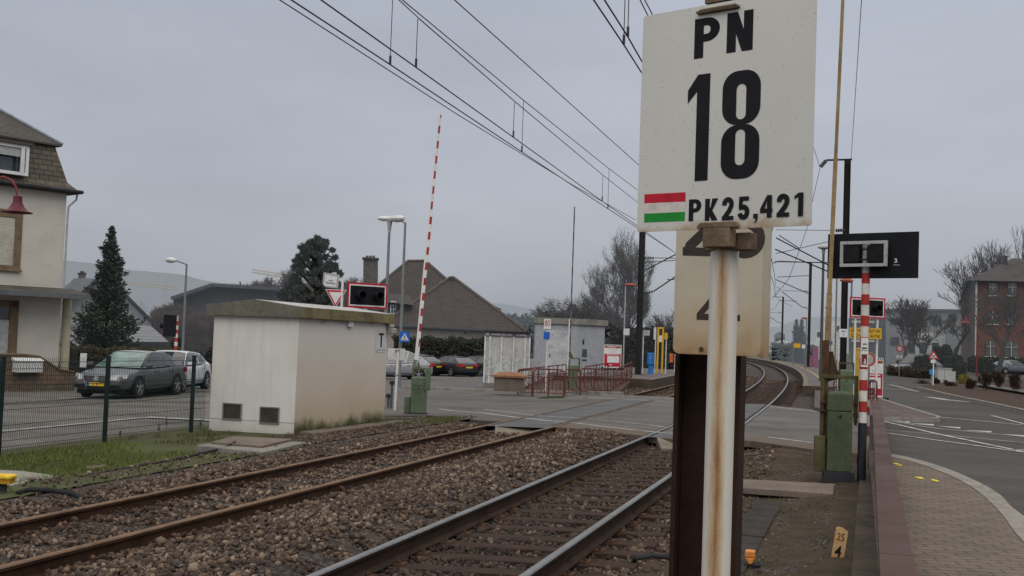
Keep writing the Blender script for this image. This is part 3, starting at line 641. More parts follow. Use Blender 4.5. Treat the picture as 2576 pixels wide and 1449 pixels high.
for T, Bt, lo in ((1336, 1382, True), (22, 78, False)):
    a = SP_(418, Bt); b_ = SP_(668, T); mb = MB(); mb.prism([(a[0], a[1]), (b_[0], a[1]), (b_[0], b_[1]-.008), (b_[0]-.006, b_[1]), (a[0]+.008, b_[1]), (a[0], b_[1]-.008)], O0+nn*.0015, ex, up, nn*.008)
    uc = (a[0]+b_[0])/2
    if lo:
        mb.prism([(uc-.035, a[1]-.042), (uc+.032, a[1]-.042), (uc+.032, a[1]), (uc-.035, a[1])], O0-nn*.02, ex, up, nn*.03)
        mb.prism([(uc-.050, a[1]-.046), (uc+.062, a[1]-.046), (uc+.062, a[1]-.008), (uc-.050, a[1]-.008)], O0-nn*.062, ex, up, nn*.035)
    else:
        mb.prism([(uc-.04, a[1]+.02), (uc+.035, a[1]+.02), (uc+.035, a[1]+.2), (uc-.04, a[1]+.2)], O0-nn*.045, ex, up, nn*.04)
    mb.build('clamp', clampm, sg, world=True, bevel=.002)
# pole with the rust run down the side facing the viewer
m, t, b = nt('rusty_pole'); v = coord(t); g = sep(t, v); ang = mth(t, 'ARCTAN2', g[0], mth(t, 'MULTIPLY', g[1], -1))
mp = t.nodes.new('ShaderNodeMapping'); mp.inputs['Scale'].default_value = (8, 8, 1.3); t.links.new(v, mp.inputs[0]); n1 = noise(t, mp.outputs[0], 2.2, 5, .65); n2 = noise(t, v, 260, 3, .6)
d = mth(t, 'ABSOLUTE', mth(t, 'SUBTRACT', ang, -.02)); f = mth(t, 'ADD', mth(t, 'ADD', d, mth(t, 'MULTIPLY', mth(t, 'SUBTRACT', .55, n1), 1.5)), mth(t, 'ADD', mth(t, 'MULTIPLY', n2, .35), mth(t, 'MULTIPLY', mth(t, 'SUBTRACT', g[2], .9), .13)))
c1 = ramp(t, f, [(.06, (.13, .048, .013)), (.26, (.24, .12, .045)), (.60, (.40, .305, .20)), (.90, (.49, .44, .37)), (1., (.51, .48, .435))])
t.links.new(c1, b.inputs['Base Color']); b.inputs['Roughness'].default_value = .55
ztop = a[1] if False else W(1822, 617, P0, AZ)[1]
mb = MB(); mb.cyl((0, 0, 0), (0, 0, ztop-base.z+.02), .0315, n=40); mb.build('pole', m, sg, smooth=True)
# ------------------------------------------------------------ steel mast with the kilometre plates behind
mx = D(1787, 1000, 4.15)
ms = thing('steel_mast', 'tall dark brown steel column standing right behind the number sign', 'mast', (mx.x, mx.y, -.36))
mastm = pm('mast_brown', (.028, .015, .010), rough=.85, spec=.1, scale=2, fine=40, var=.4)
mb = MB(); q = .115; MH = HZ(mx, 120)+.36
mb.box(-q, -q+.017, -q, q, 0, MH); mb.box(q-.017, q, -q, q, 0, MH); mb.box(-q+.017, q-.017, -.006, .006, 0, MH); mb.build('column', mastm, ms, bevel=.003)
mb = MB(); mb.box(-.28, .28, -.28, .28, -.3, .05); mb.build('foundation', concrete, ms)
kx = D(1810, 880, 3.9); az2 = YAW-.10
m, t, b = nt('old_enamel'); v = coord(t); g = sep(t, v); n2 = noise(t, v, 14, 5, .7)
f = mth(t, 'ADD', mth(t, 'MULTIPLY', n2, .16), g[2]); c1 = ramp(t, f, [(.04, (.14, .055, .02)), (.09, (.30, .20, .11)), (.17, (.36, .29, .20)), (.30, (.37, .335, .27)), (1, (.37, .34, .28))])
t.links.new(mixc(t, 1., c1, ramp(t, noise(t, v, 4, 3, .6), [(.3, (.88, .85, .8)), (.7, (1.05, 1.04, 1.02))]), 'MULTIPLY'), b.inputs['Base Color']); b.inputs['Roughness'].default_value = .5
oldw = m
e2 = Vector((math.cos(az2), math.sin(az2), 0)); n2v = Vector((math.sin(az2), -math.cos(az2), 0)); K0 = Vector((kx.x, kx.y, 0))
KW = lambda x, y: W(x, y, kx, az2)
kz0 = KW(1800, 893)[1]; ku0, ku1 = KW(1695, 800)[0], KW(1915, 800)[0]; kz1 = kz0+.52
kp = thing('kilometre_plate', 'pair of yellowed enamel plates with 25 over 4 on the steel column', 'sign', (kx.x, kx.y, kz0))
mb = MB(); mb.prism(rrect(ku0, ku1, kz0, kz1, .022, 5), K0, e2, up, n2v*.003); mb.build('front_plate', oldw, kp, world=True)
dk = (e2*.62-n2v*.78).normalized()
mb = MB(); mb.prism(rrect(0, .07, kz0-.006, kz1, .022, 5), K0+e2*(ku1-.008)-n2v*.004, dk, up, n2v*.003); o = mb.build('rear_plate', oldw, kp, world=True); 
mb = MB(); mb.bar(K0-n2v*.004+e2*.0+up*(kz0+.1), K0-n2v*.12+up*(kz0+.1), .25, .03); mb.bar(K0-n2v*.004+up*(kz0+.42), K0-n2v*.12+up*(kz0+.42), .25, .03); mb.build('strap', mastm, kp, world=True)
k = Ink(kx, az2, .0036); dink = pm('faded_ink', (.035, .027, .024), rough=.6, var=.3)
a = KW(1717, 643); b_ = KW(1800, 420); glyph(k, '2', a[0], a[0]+.125, a[1], a[1]+.21, .034)
a2 = KW(1858, 643); glyph(k, '5', a[0]+.145, a[0]+.275, a[1]-.003, a[1]+.21, .034)
c4 = KW(1752, 808); glyph(k, '4', c4[0], c4[0]+.145, c4[1]-.03, c4[1]+.13, .026)
k.build('lettering', dink, kp)
h = KW(1764, 878); mb = MB(); c_ = K0+e2*h[0]+up*h[1]+n2v*.0035; mb.cyl(c_, c_+n2v*.004, .008, n=12); mb.build('bolt', rust, kp, world=True)
# ------------------------------------------------------------ low wall with brown coping beams
copm = pm('brown_coping', (.064, .033, .025), rough=.55, scale=.8, fine=120, var=.18, spec=.12)
wl = thing('low_wall', 'long low concrete wall capped with brown steel coping between railway and footpath', 'wall', (.22, 12, -.3))
def cpx(y): return .085+.0162*y
mb = MB(); ya, yb = 3.0, 32.3
mb.add([(cpx(ya)-.19, ya, -.35), (cpx(ya)+.18, ya, -.35), (cpx(yb)+.18, yb, -.35), (cpx(yb)-.19, yb, -.35), (cpx(ya)-.19, ya, -.085), (cpx(ya)+.18, ya, -.085), (cpx(yb)+.18, yb, -.085), (cpx(yb)-.19, yb, -.085)], [(0, 3, 2, 1), (4, 5, 6, 7), (0, 1, 5, 4), (1, 2, 6, 5), (2, 3, 7, 6), (3, 0, 4, 7)])
mb.build('footing', pm('dark_concrete', (.080, .064, .052), rough=.95, scale=2.5, fine=60, var=.45, bmp=.05, spec=.1), wl, world=True)
for y0, y1 in ((3.0, 7.93), (7.945, 16.35), (16.365, 24.6), (24.615, 32.3)):
    mb = MB(); mb.add([(cpx(y)+dx, y, z) for y in (y0, y1) for dx, z in ((.03, -.083), (.18, -.083), (.18, .39), (.03, .39))], [(0, 1, 2, 3), (7, 6, 5, 4), (0, 4, 5, 1), (1, 5, 6, 2), (2, 6, 7, 3), (3, 7, 4, 0)]); mb.build('wall_panel', pm('dark_concrete', (.075, .066, .058)), wl, world=True)
    mb = MB(); mb.add([(cpx(y)+dx, y, z) for y in (y0, y1) for dx, z in ((0, .392), (.21, .392), (.21, .45), (0, .45))], [(0, 1, 2, 3), (7, 6, 5, 4), (0, 4, 5, 1), (1, 5, 6, 2), (2, 6, 7, 3), (3, 7, 4, 0)]); mb.build('coping', copm, wl, world=True, bevel=.006)
# ------------------------------------------------------------ little things on the earth beside the near track
p = G(2100, 1425, -.2)
st = thing('hectometre_stake', 'short leaning white and orange stake marked 25 and 4 beside the low wall', 'marker', (p.x, p.y, -.27)); st.rotation_euler = (R(-6), R(9), YAW-.15)
stm = pm('stake_paint', (.46, .30, .15), rough=.7, scale=9, var=.35, c2=(.45, .16, .06))
mb = MB(); mb.prism([(-.055, .11), (.055, .06), (.055, .40), (.0, .425), (-.04, .425), (-.055, .41)], (0, .006, 0), (1, 0, 0), (0, 0, 1), (0, -.012, 0)); mb.build('plate', stm, st)
mb = MB(); mb.box(-.045, .045, .008, .05, -.1, .3); mb.build('post', blackrub, st)
text('25', 'lettering', inkb, st, (-.035, -.0075, .305), (1, 0, 0), (0, 0, 1), .065, .065); text('4', 'lettering', inkb, st, (-.035, -.0078, .15), (1, 0, 0), (0, 0, 1), .11, .06, bold=.02)
a, b_, c_, d_ = (G(x, y, -.14) for x, y in ((1878, 1213), (2112, 1221), (2106, 1262), (1866, 1236)))
sl_ = thing('concrete_slab', 'thick concrete slab over a cable duct in front of the green barrier machine', 'slab', (-.7, 16.2, -.3))
mb = MB(); P = [(-1.62, 16.75), (-.16, 16.95), (-.16, 15.75), (-1.62, 15.75)]
mb.add([(x, y, z) for z in (-.20, -.115) for x, y in P], [(0, 3, 2, 1), (4, 5, 6, 7), (0, 1, 5, 4), (1, 2, 6, 5), (2, 3, 7, 6), (3, 0, 4, 7)]); mb.build('slab', slabm, sl_, world=True, bevel=.01)
mb = MB(); mb.box(-1.6, -1.12, 15.8, 16.7, -.40, -.2); mb.box(-.78, -.18, 15.8, 16.7, -.36, -.2); mb.build('support', pm('dark_concrete', (.075, .066, .058)), sl_, world=True)
dm = pm('duct_cover', (.036, .030, .026), rough=.9, scale=3, var=.35, bmp=.2)
for i in range(8):
    y0 = 15.35-i*1.02; mb = MB(); mb.box(-.17, .17, -.49, .49, 0, .035); o = mb.build('duct_cover', dm, bevel=.006); o.location = (-.95-.012*i, y0-.5, -.245+random.uniform(0, .012)); o.rotation_euler = (0, random.uniform(-.02, .02), random.uniform(-.03, .03))
    tag(o, 'flat dark cover of the cable duct in the earth between track and wall', 'duct cover', 'covers of the cable duct')
p = G(1886, 1449, -.3)
og = thing('orange_marker', 'small orange capped track magnet head on a dark stand beside the steel column', 'marker', (p.x, p.y, -.32))
mb = MB(); mb.box(-.045, .045, -.05, .05, .19, .25); mb.add([(-.045, -.05, .19), (.045, -.05, .19), (.02, -.05, .13), (-.01, -.05, .13), (-.045, .05, .19), (.045, .05, .19), (.02, .05, .13), (-.01, .05, .13)], [(0, 1, 2, 3), (7, 6, 5, 4), (0, 4, 5, 1), (1, 5, 6, 2), (3, 2, 6, 7), (0, 3, 7, 4)]); mb.build('cap', pm('orange_cap', (.62, .24, .05), rough=.5), og, bevel=.012)
mb = MB(); mb.box(-.05, .09, -.06, .06, .10, .13); mb.box(-.04, -.01, -.03, .03, 0, .1); mb.box(.05, .09, -.03, .03, 0, .12); mb.build('stand', black, og)
# yellow device, slabs and cables on the left
p = GZ(8, 1237, 0)
yg = thing('yellow_box', 'small yellow track device on a dark foot beside the left concrete cover', 'device', (p.x, p.y, p.z)); yg.rotation_euler = (0, 0, .3)
mb = MB(); mb.box(-.20, .12, -.1, .1, .15, .20); mb.build('lid', pm('yellow_lid', (.70, .45, .03), rough=.5, scale=3, var=.25), yg, bevel=.02)
mb = MB(); mb.box(-.17, .10, -.08, .08, .10, .15); mb.build('body', pm('ochre', (.42, .22, .02), rough=.6), yg)
mb = MB(); mb.bar((0, 0, 0), (0, 0, .1), .06); mb.bar((-.12, 0, 0), (-.12, 0, .1), .03); mb.build('foot', dark_metal, yg)
def slab(name, label, pts, z, th, mat, cat='slab'):
    P = [G(x, y, z) for x, y in pts]; c_ = sum(P, Vector())/len(P); t_ = thing(name, label, cat, (c_.x, c_.y, z-th)); n = len(P)
    mb = MB(); mb.add([(p.x, p.y, zz_) for zz_ in (z-th, z) for p in P], [tuple(range(n-1, -1, -1)), tuple(range(n, 2*n))]+[(i, (i+1) % n, n+(i+1) % n, n+i) for i in range(n)])
    return t_, mb.build('cover', mat, t_, world=True, bevel=.008), P
t_, c_, P = slab('concrete_cover', 'pale concrete cover at the left edge beside the grass', ((-60, 1178), (60, 1185), (148, 1197), (20, 1222), (-70, 1225)), -.26, .07, pm('pale_concrete', (.235, .225, .20), rough=.85, scale=2, var=.25))
mb = MB(); q = G(95, 1205, -.256); mb.box(q.x-.1, q.x+.1, q.y-.02, q.y+.02, -.262, -.256); mb.build('grip', black, t_, world=True)
slab('concrete_cover', 'small broken concrete cover half sunk in the grass', ((215, 1173), (262, 1168), (275, 1172), (228, 1178)), -.27, .05, slabm)
t_, c_, P = slab('manhole', 'concrete manhole with a flat brownish lid in front of the white hut', ((493, 1120), (585, 1104), (772, 1112), (660, 1138)), -.17, .2, concrete, 'manhole')
P = [G(x, y, -.13) for x, y in ((532, 1111), (590, 1097), (735, 1104), (660, 1121))]; n = 4
mb = MB(); mb.add([(p.x, p.y, zz_) for zz_ in (-.168, -.13) for p in P], [(3, 2, 1, 0), (4, 5, 6, 7)]+[(i, (i+1) % n, n+(i+1) % n, n+i) for i in range(n)]); mb.build('lid', slabm, t_, world=True, bevel=.004)
mb = MB(); mb.tube([G(x, y, z)+Vector((0, 0, .0)) for x, y, z in ((592, 1112, -.12), (560, 1128, -.2), (450, 1154, -.24), (300, 1182, -.26), (180, 1205, -.27), (60, 1225, -.28), (-30, 1240, -.28))], .02, 8)
tag(mb.build('cable', blackrub, smooth=True), 'black cable running from the manhole lid along the grass edge', 'cable')
mb = MB(); mb.tube(smooth3 if False else [G(x, y, z) for x, y, z in ((35, 1252, -.3), (45, 1240, -.2), (75, 1231, -.14), (130, 1233, -.13), (185, 1242, -.13), (205, 1253, -.17), (222, 1266, -.24))], .03, 8)
tag(mb.build('cable', blackrub, smooth=True), 'thick black hose looping from the yellow box to the far rail', 'cable')
mb = MB(); mb.tube([G(x, y, z) for x, y, z in ((1590, 1418, -.2), (1600, 1405, -.13), (1640, 1398, -.11), (1680, 1402, -.12), (1700, 1412, -.16))], .022, 8); tag(mb.build('cable', blackrub, smooth=True), 'short dark cable hump lying across the sleepers of the near track', 'cable')
mb = MB(); P = [(-10.45, 21.9), (-9.5, 20.6), (-8.9, 22.5), (-9.4, 26)]
for i, (y, x) in enumerate(((21.5, -10.25), (22.6, -10.15), (23.7, -10.1), (24.8, -10.0))):
    o = MB().box(-.2, .2, -.52, .52, -.05, .04).build('concrete_kerbstone', slabm, bevel=.01); o.location = (x, y, -.28); o.rotation_euler = (0, 0, -.05); tag(o, 'flat mossy concrete trough cover along the side of the white hut', 'slab', 'trough covers beside the hut')
# ------------------------------------------------------------ white equipment hut
hx0, hx1, hy0, hy1, hzb, hzt = -12.55, -10.63, 21.05, 25.72, -.33, 2.03
hut = thing('equipment_hut', 'small white rendered equipment hut with flat grey-green roof edge beside the far track', 'hut', ((hx0+hx1)/2, (hy0+hy1)/2, hzb))
m, t, b = nt('hut_render'); v = coord(t); ge = t.nodes.new('ShaderNodeNewGeometry'); nx = sep(t, ge.outputs['Normal']); ps = sep(t, v)
n1 = noise(t, v, .9, 5, .65); n2 = noise(t, v, 60, 3, .7)
mps = t.nodes.new('ShaderNodeMapping'); mps.inputs['Scale'].default_value = (5, 5, .45); t.links.new(v, mps.inputs[0]); stk = noise(t, mps.outputs[0], 1.4, 5, .65)
clean = mixc(t, 1., ramp(t, n1, [(.3, (.49, .475, .445)), (.7, (.57, .555, .525))]), ramp(t, stk, [(.32, (.90, .89, .865)), (.55, (1, 1, 1))]), 'MULTIPLY')
hgt = mth(t, 'ADD', ps[2], mth(t, 'MULTIPLY', mth(t, 'SUBTRACT', n1, .5), 1.1))
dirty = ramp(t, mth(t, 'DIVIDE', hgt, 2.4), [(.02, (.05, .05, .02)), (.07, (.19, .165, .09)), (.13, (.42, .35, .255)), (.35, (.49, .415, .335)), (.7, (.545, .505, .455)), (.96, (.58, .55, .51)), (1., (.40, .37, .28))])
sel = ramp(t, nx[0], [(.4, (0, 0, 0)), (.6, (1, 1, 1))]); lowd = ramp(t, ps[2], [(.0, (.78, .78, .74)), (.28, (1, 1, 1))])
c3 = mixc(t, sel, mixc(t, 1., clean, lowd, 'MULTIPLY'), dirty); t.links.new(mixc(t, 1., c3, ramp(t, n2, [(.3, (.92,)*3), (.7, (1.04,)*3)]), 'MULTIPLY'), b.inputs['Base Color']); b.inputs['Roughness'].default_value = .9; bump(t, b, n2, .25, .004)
mb = MB(); mb.box(hx0, hx1, hy0, hy1, hzb-.1, hzt); mb.build('wall', m, hut, world=True, bevel=.006)
mb = MB(); mb.box(hx0-.004, hx1+.004, hy0-.004, hy0+.01, -.09, -.08); mb.build('base_joint', pm('joint', (.28, .27, .25)), hut, world=True)
fasc = pm('fascia', (.125, .118, .098), rough=.8, scale=2, var=.3); fasc2 = pm('fascia_mossy', (.20, .165, .085), rough=.85, scale=1.3, fine=10, var=.55, c2=(.07, .07, .045)); rooft = pm('roof_zinc', (.40, .40, .40), rough=.6, scale=1.5, var=.3, c2=(.25, .21, .19))
ov = .12; xm = (hx0+hx1)/2; a0, a1, b0, b1 = hx0-ov, hx1+ov, hy0-ov, hy1+ov; zt = hzt+.215; zr = zt+.13
mb = MB(); mb.m = 0
mb.add([(a0, b0, hzt-.002), (a1, b0, hzt-.002), (a1, b0, zt), (xm, b0, zr), (a0, b0, zt), (a0, b1, hzt-.002), (a1, b1, hzt-.002), (a1, b1, zt), (xm, b1, zr), (a0, b1, zt)], [(0, 1, 2, 3, 4), (9, 8, 7, 6, 5), (0, 4, 9, 5), (0, 5, 6, 1)]); mb.m = 1
mb.add([(a1, b0, hzt-.002), (a1, b1, hzt-.002), (a1, b1, zt), (a1, b0, zt)], [(0, 1, 2, 3)]); mb.m = 2
mb.add([(a1, b0, zt), (a1, b1, zt), (xm, b1, zr), (xm, b0, zr), (a0, b1, zt), (a0, b0, zt)], [(0, 1, 2, 3), (3, 2, 4, 5)])
mb.build('roof', [fasc, fasc2, rooft], hut, world=True)
ventm = pm('vent_slats', (.055, .050, .038), rough=.7); ventf = pm('vent_frame', (.16, .16, .14), rough=.6)
HP = (hx0, hy0, 0)
for (xa, ya, xb, yb) in ((208, 965, 392, 1145), (580, 1003, 768, 1186)):
    ua, za = W((760+xa/2.683)/1.4907, (1150+ya/2.683)/1.4907, HP, 0); ub, zb2 = W((760+xb/2.683)/1.4907, (1150+yb/2.683)/1.4907, HP, 0)
    x0, x1 = hx0+ua, hx0+ub; f_ = MB(); f_.box(x0, x1, hy0-.025, hy0-.002, zb2, zb2+.025); f_.box(x0, x1, hy0-.025, hy0-.002, za-.025, za); f_.box(x0, x0+.025, hy0-.025, hy0-.002, zb2+.025, za-.025); f_.box(x1-.025, x1, hy0-.025, hy0-.002, zb2+.025, za-.025)
    vf = f_.build('vent', ventf, hut, world=True); s_ = MB(); zz_ = zb2+.03
    s_.box(x0+.025, x1-.025, hy0-.006, hy0-.003, zb2+.025, za-.025)
    while zz_ < za-.04: s_.add([(x0+.025, hy0-.02, zz_), (x1-.025, hy0-.02, zz_), (x1-.025, hy0-.007, zz_+.018), (x0+.025, hy0-.007, zz_+.018)], [(0, 1, 2, 3)]); zz_ += .022
    s_.build('slats', ventm, vf, world=hut)
HR_ = (hx1, hy0, 0)
def hr(x, y): return W((760+x/2.683)/1.4907, (1150+y/2.683)/1.4907, HR_, math.pi/2)
a, b_ = hr(1743, 245), hr(1838, 460)
t_ = thing('tee_sign', 'white upright sign with a black T on the right wall of the hut', 'sign', (hx1+.01, hy0+a[0], b_[1]))
mb = MB(); mb.box(hx1+.003, hx1+.008, hy0+a[0], hy0+b_[0], b_[1], a[1]); mb.build('plate', whitem, t_, world=True)
w_ = b_[0]-a[0]; h_ = a[1]-b_[1]; x_ = hx1+.0085
mb = MB(); ym = hy0+a[0]+w_*.52; mb.box(x_, x_+.001, ym-w_*.24, ym+w_*.24, a[1]-h_*.19, a[1]-h_*.09); mb.box(x_, x_+.001, ym-w_*.07, ym+w_*.07, a[1]-h_*.76, a[1]-h_*.19); mb.build('letter', inkb, t_, world=True)
text('PK 25,45', 'lettering', inkb, t_, (x_+.0005, ym-w_*.2, b_[1]+h_*.06), (0, 1, 0), (0, 0, 1), .05, w_*.62, world=True)
mb = MB(); mb.box(x_, x_+.001, ym-w_*.45, ym-w_*.26, b_[1]+h_*.10, b_[1]+h_*.12); mb.build('flag_stripe', fr, t_, world=True)
mb = MB(); mb.box(x_, x_+.001, ym-w_*.45, ym-w_*.26, b_[1]+h_*.05, b_[1]+h_*.07); mb.build('flag_stripe', fg, t_, world=True)
a, b_ = hr(1450, 143), hr(1492, 205)
mb = MB(); mb.box(hx1+.002, hx1+.07, hy0+a[0], hy0+b_[0], b_[1], a[1]); o = mb.build('wall_lamp', whitem, hut, world=True, bevel=.01)
a, b_ = hr(1800, 170), hr(1862, 245)
mb = MB(); mb.box(hx1+.002, hx1+.14, hy1-.12, hy1+.1, a[1]-.1, a[1]-.005); mb.box(hx1+.06, hx1+.2, hy1-.14, hy1+.12, a[1]-.24, a[1]-.1); mb.build('loudspeaker', pm('beige_plastic', (.33, .31, .27), rough=.6), hut, world=True, bevel=.03)
# ------------------------------------------------------------ green mesh fence
fence = thing('mesh_fence', 'dark green welded mesh fence with square posts between grass and street', 'fence', (-12.6, 14, -.33))
ps_ = [20.42, 17.63, 14.98, 12.2, 9.4, 6.6]
for y in ps_:
    mb = MB(); mb.box(-12.61, -12.55, y-.03, y+.03, -.45, 1.19); mb.box(-12.615, -12.545, y-.035, y+.035, 1.19, 1.2); mb.build('post', fence_green, fence, world=True)
fx = -12.635
for y0, y1 in zip(ps_[1:]+[20.42], ps_[:-1]+[21.02]):
    mb = MB(); y = y0+.02
    prof = [(0, -.30), (0, -.22), (.035, -.17), (0, -.12), (0, .36), (.035, .41), (0, .46), (0, 1.0), (.035, 1.05), (0, 1.1), (0, 1.17)]
    while y < y1-.01:
        mb.tube([(fx-dx, y, z) for dx, z in prof], .004, 3); y += .05
    for z in (-.22, -.12, .12, .36, .46, .72, 1.0, 1.1): mb.cyl((fx+.004, y0, z), (fx+.004, y1, z), .0045, n=4)
    mb.build('mesh_panel', fence_green, fence, world=True)
# ------------------------------------------------------------ level crossing machines
def stripes(mb, x0, x1, y0, y1, z0, z1, per, m0=0, m1=1):
    z = z0; i = 0
    while z < z1-1e-3:
        mb.m = m0 if i % 2 == 0 else m1; mb.box(x0, x1, y0, y1, z+.0005, min(z+per, z1)); z += per; i += 1
greenbox2 = pm('olive_machine_paint', (.062, .078, .043), rough=.6, scale=2.2, var=.3)
def barrier(label, loc, rz, w_=.42, h_=1.0, tilt=0., arm=5.7, kind='front', mats=None):
    t_ = thing('crossing_barrier', label, 'barrier', loc, rz, 'half barriers of the level crossing')
    g_ = greenbox if kind != 'rear' else greenbox2; d_ = .36
    mb = MB(); mb.box(-w_/2, w_/2, -d_/2, d_/2, .02, h_*.76); mb.build('cabinet', g_, t_, bevel=.012)
    mb = MB(); mb.box(-w_/2-.008, w_/2+.008, -d_/2-.008, d_/2+.008, h_*.765, h_-.03); mb.add([(-w_/2-.008, -d_/2-.008, h_-.03), (w_/2+.008, -d_/2-.008, h_-.03), (w_/2+.008, d_/2+.008, h_-.03), (-w_/2-.008, d_/2+.008, h_-.03), (-w_/2+.03, -d_/2+.03, h_), (w_/2-.03, -d_/2+.03, h_), (w_/2-.03, d_/2-.03, h_), (-w_/2+.03, d_/2-.03, h_)], [(0, 1, 5, 4), (1, 2, 6, 5), (2, 3, 7, 6), (3, 0, 4, 7), (4, 5, 6, 7)]); mb.build('hood', g_, t_, bevel=.01)
    mb = MB(); mb.box(-w_/2-.04, w_/2+.04, -d_/2-.04, d_/2+.04, -.25, .02); mb.build('base', dark_metal, t_)
    mb = MB(); mb.cyl((0, -d_/2-.004, h_*.70), (0, -d_/2-.02, h_*.70), .018, n=10); mb.build('lock', black, t_)
    mb = MB(); mb.box(-w_/2-.17, -w_/2-.02, -.12, .12, .0, h_*.44); mb.build('side_cabinet', g_ if kind != 'rear' else olive, t_, bevel=.008)
    return t_
# near left one, arm upright with red and white bands
p = GZ(1052, 1040)
bl_ = barrier('green barrier machine beside the white hut with its red and white arm upright', p, YAW, .40, .97)
ol = pm('yoke_green', (.095, .11, .06), rough=.6, scale=3, var=.4)
mb = MB(); mb.box(-.20, .30, -.03, .03, 1.16, 1.21); mb.box(-.20, -.14, -.03, .03, .62, 1.16); mb.build('yoke', ol, bl_, bevel=.005)
mb = MB(); mb.box(.17, .31, -.24, -.19, .62, 1.20); mb.build('counterweight', greenbox, bl_, bevel=.008)
mb = MB(); mb.prism([(-.19, 1.21), (.02, 1.21), (-.06, 1.42), (-.17, 1.42)], (0, -.03, 0), (1, 0, 0), (0, 0, 1), (0, .06, 0)); mb.build('arm_socket', ol, bl_)
arm = MB(); th = R(3.25); L = 6.6; A0 = Vector((-.10, 0, 1.42)); dz = Vector((math.sin(th), 0, math.cos(th)))
Mx = Matrix.Translation(A0) @ Matrix.Rotation(th, 4, 'Y')
arm.M = Mx; arm.m = 0
arm.box(-.055, .055, -.03, .03, -.2, .45)
arm.box(-.05, .015, -.03, .03, .45, L*.6); arm.box(-.04, .012, -.025, .025, L*.6, L)
z = .35; i = 0
while z < L:
    wdt = .05 if z < L*.6 else .036; arm.m = 1 if i % 2 == 0 else 0; arm.box(.0151 if z < L*.6 else .0121, wdt, -.034, .034, z, min(L, z+.205)); z += .205; i += 1
z = .55; i = 0
while z < L:
    if i % 2 == 0 and z > .8: arm.m = 1; s_ = (1-(z/L)*.25); arm.box(-.012, .0148, -.0325, -.0302, z-.2, min(L, z+.005))
    z += .205; i += 1
arm.build('arm', [white, red], bl_)
# far left one across the road: thin dark edge of the arm
p = GZ(1440, 985)
bf = barrier('green barrier machine on the far side of the road with a thin grey upright arm', p, YAW+.1, .36, 1.08)
mb = MB(); mb.box(-.16, .28, -.03, .03, 1.33, 1.38); mb.box(.22, .28, -.03, .03, .8, 1.33); mb.prism([(-.2, 1.38), (0, 1.38), (-.12, 1.62), (-.2, 1.62)], (0, -.03, 0), (1, 0, 0), (0, 0, 1), (0, .06, 0)); mb.box(-.20, -.14, -.03, .03, .6, 1.33); mb.build('yoke', ol, bf)
mb = MB(); mb.box(-.035, -.0, -.03, .03, 0, 0); arm = MB(); stripes(arm, -.19, -.145, -.03, .03, 1.5, 7.6, .36); arm.build('arm', [pm('arm_grey', (.16, .155, .15)), pm('arm_dark_red', (.085, .05, .05))], bf)
# near right one seen from behind
p = GZ(2108, 1187)
brr = barrier('dark green barrier machine beside the low wall seen from behind with a tan upright arm', p, YAW-.2, .345, 1.16, kind='rear')
mb = MB(); fz = 1.40; mb.box(-.27, .26, .02, .075, fz-.055, fz); mb.box(-.27, -.215, .02, .075, .12, fz-.055); mb.box(.205, .26, .02, .075, .72, fz-.055); mb.build('yoke', olive, brr, bevel=.006)
for q0_, q1_, r__, n__ in (((-.3, 0, .87), (-.18, 0, .87), .014, 'bolt'), ((.19, .05, .99), (.26, .05, .99), .045, 'pivot'), ((-.27, .05, .99), (-.2, .05, .99), .045, 'pivot'), ((.235, .05, .68), (.235, .05, .72), .02, 'bolt')): mb = MB(); mb.cyl(q0_, q1_, r__, n=10); mb.build(n__, rust, brr)
mb = MB(); mb.prism([(-.26, 1.26), (.02, 1.36), (-.05, 1.52), (-.10, 1.74), (-.2, 1.74), (-.26, 1.55)], (0, .10, 0), (1, 0, 0), (0, 0, 1), (0, .03, 0)); mb.build('counterweight', pm('brown_plate', (.055, .035, .02), rough=.8, scale=5, var=.4), brr, bevel=.004)
tan = pm('tan_arm', (.27, .19, .095), rough=.7, scale=2, var=.35, c2=(.16, .10, .045))
arm = MB(); arm.m = 0; arm.box(-.335, -.235, .055, .115, .35, 1.9); arm.m = 1; arm.box(-.30, -.225, .05, .11, 1.9, 2.6); arm.box(-.292, -.232, .055, .105, 2.6, 4.6); arm.box(-.286, -.238, .06, .10, 4.6, 7.1); arm.v = [Vector((p_.x+(.075+max(0, p_.z-1.9)*.021), p_.y, p_.z)) for p_ in arm.v]; arm.build('arm', [rust, tan], brr, bevel=.004)
# far right one, mostly behind the other
p = BZ(2128, 37.5)
br2 = barrier('green barrier machine seen through the yoke of the nearer one beside the railings', p, YAW-.2, .40, 1.15)
mb = MB(); mb.box(-.26, .24, .02, .07, 1.34, 1.39); mb.box(-.26, -.21, .02, .07, .5, 1.34); mb.box(.19, .24, .02, .07, .7, 1.34); mb.build('yoke', olive, br2)
arm = MB(); stripes(arm, -.40, -.35, .0, .06, 1.2, 5.2, .4); arm.build('arm', [pm('arm_grey', (.16, .155, .15)), pm('arm_tan', (.22, .17, .10))], br2)
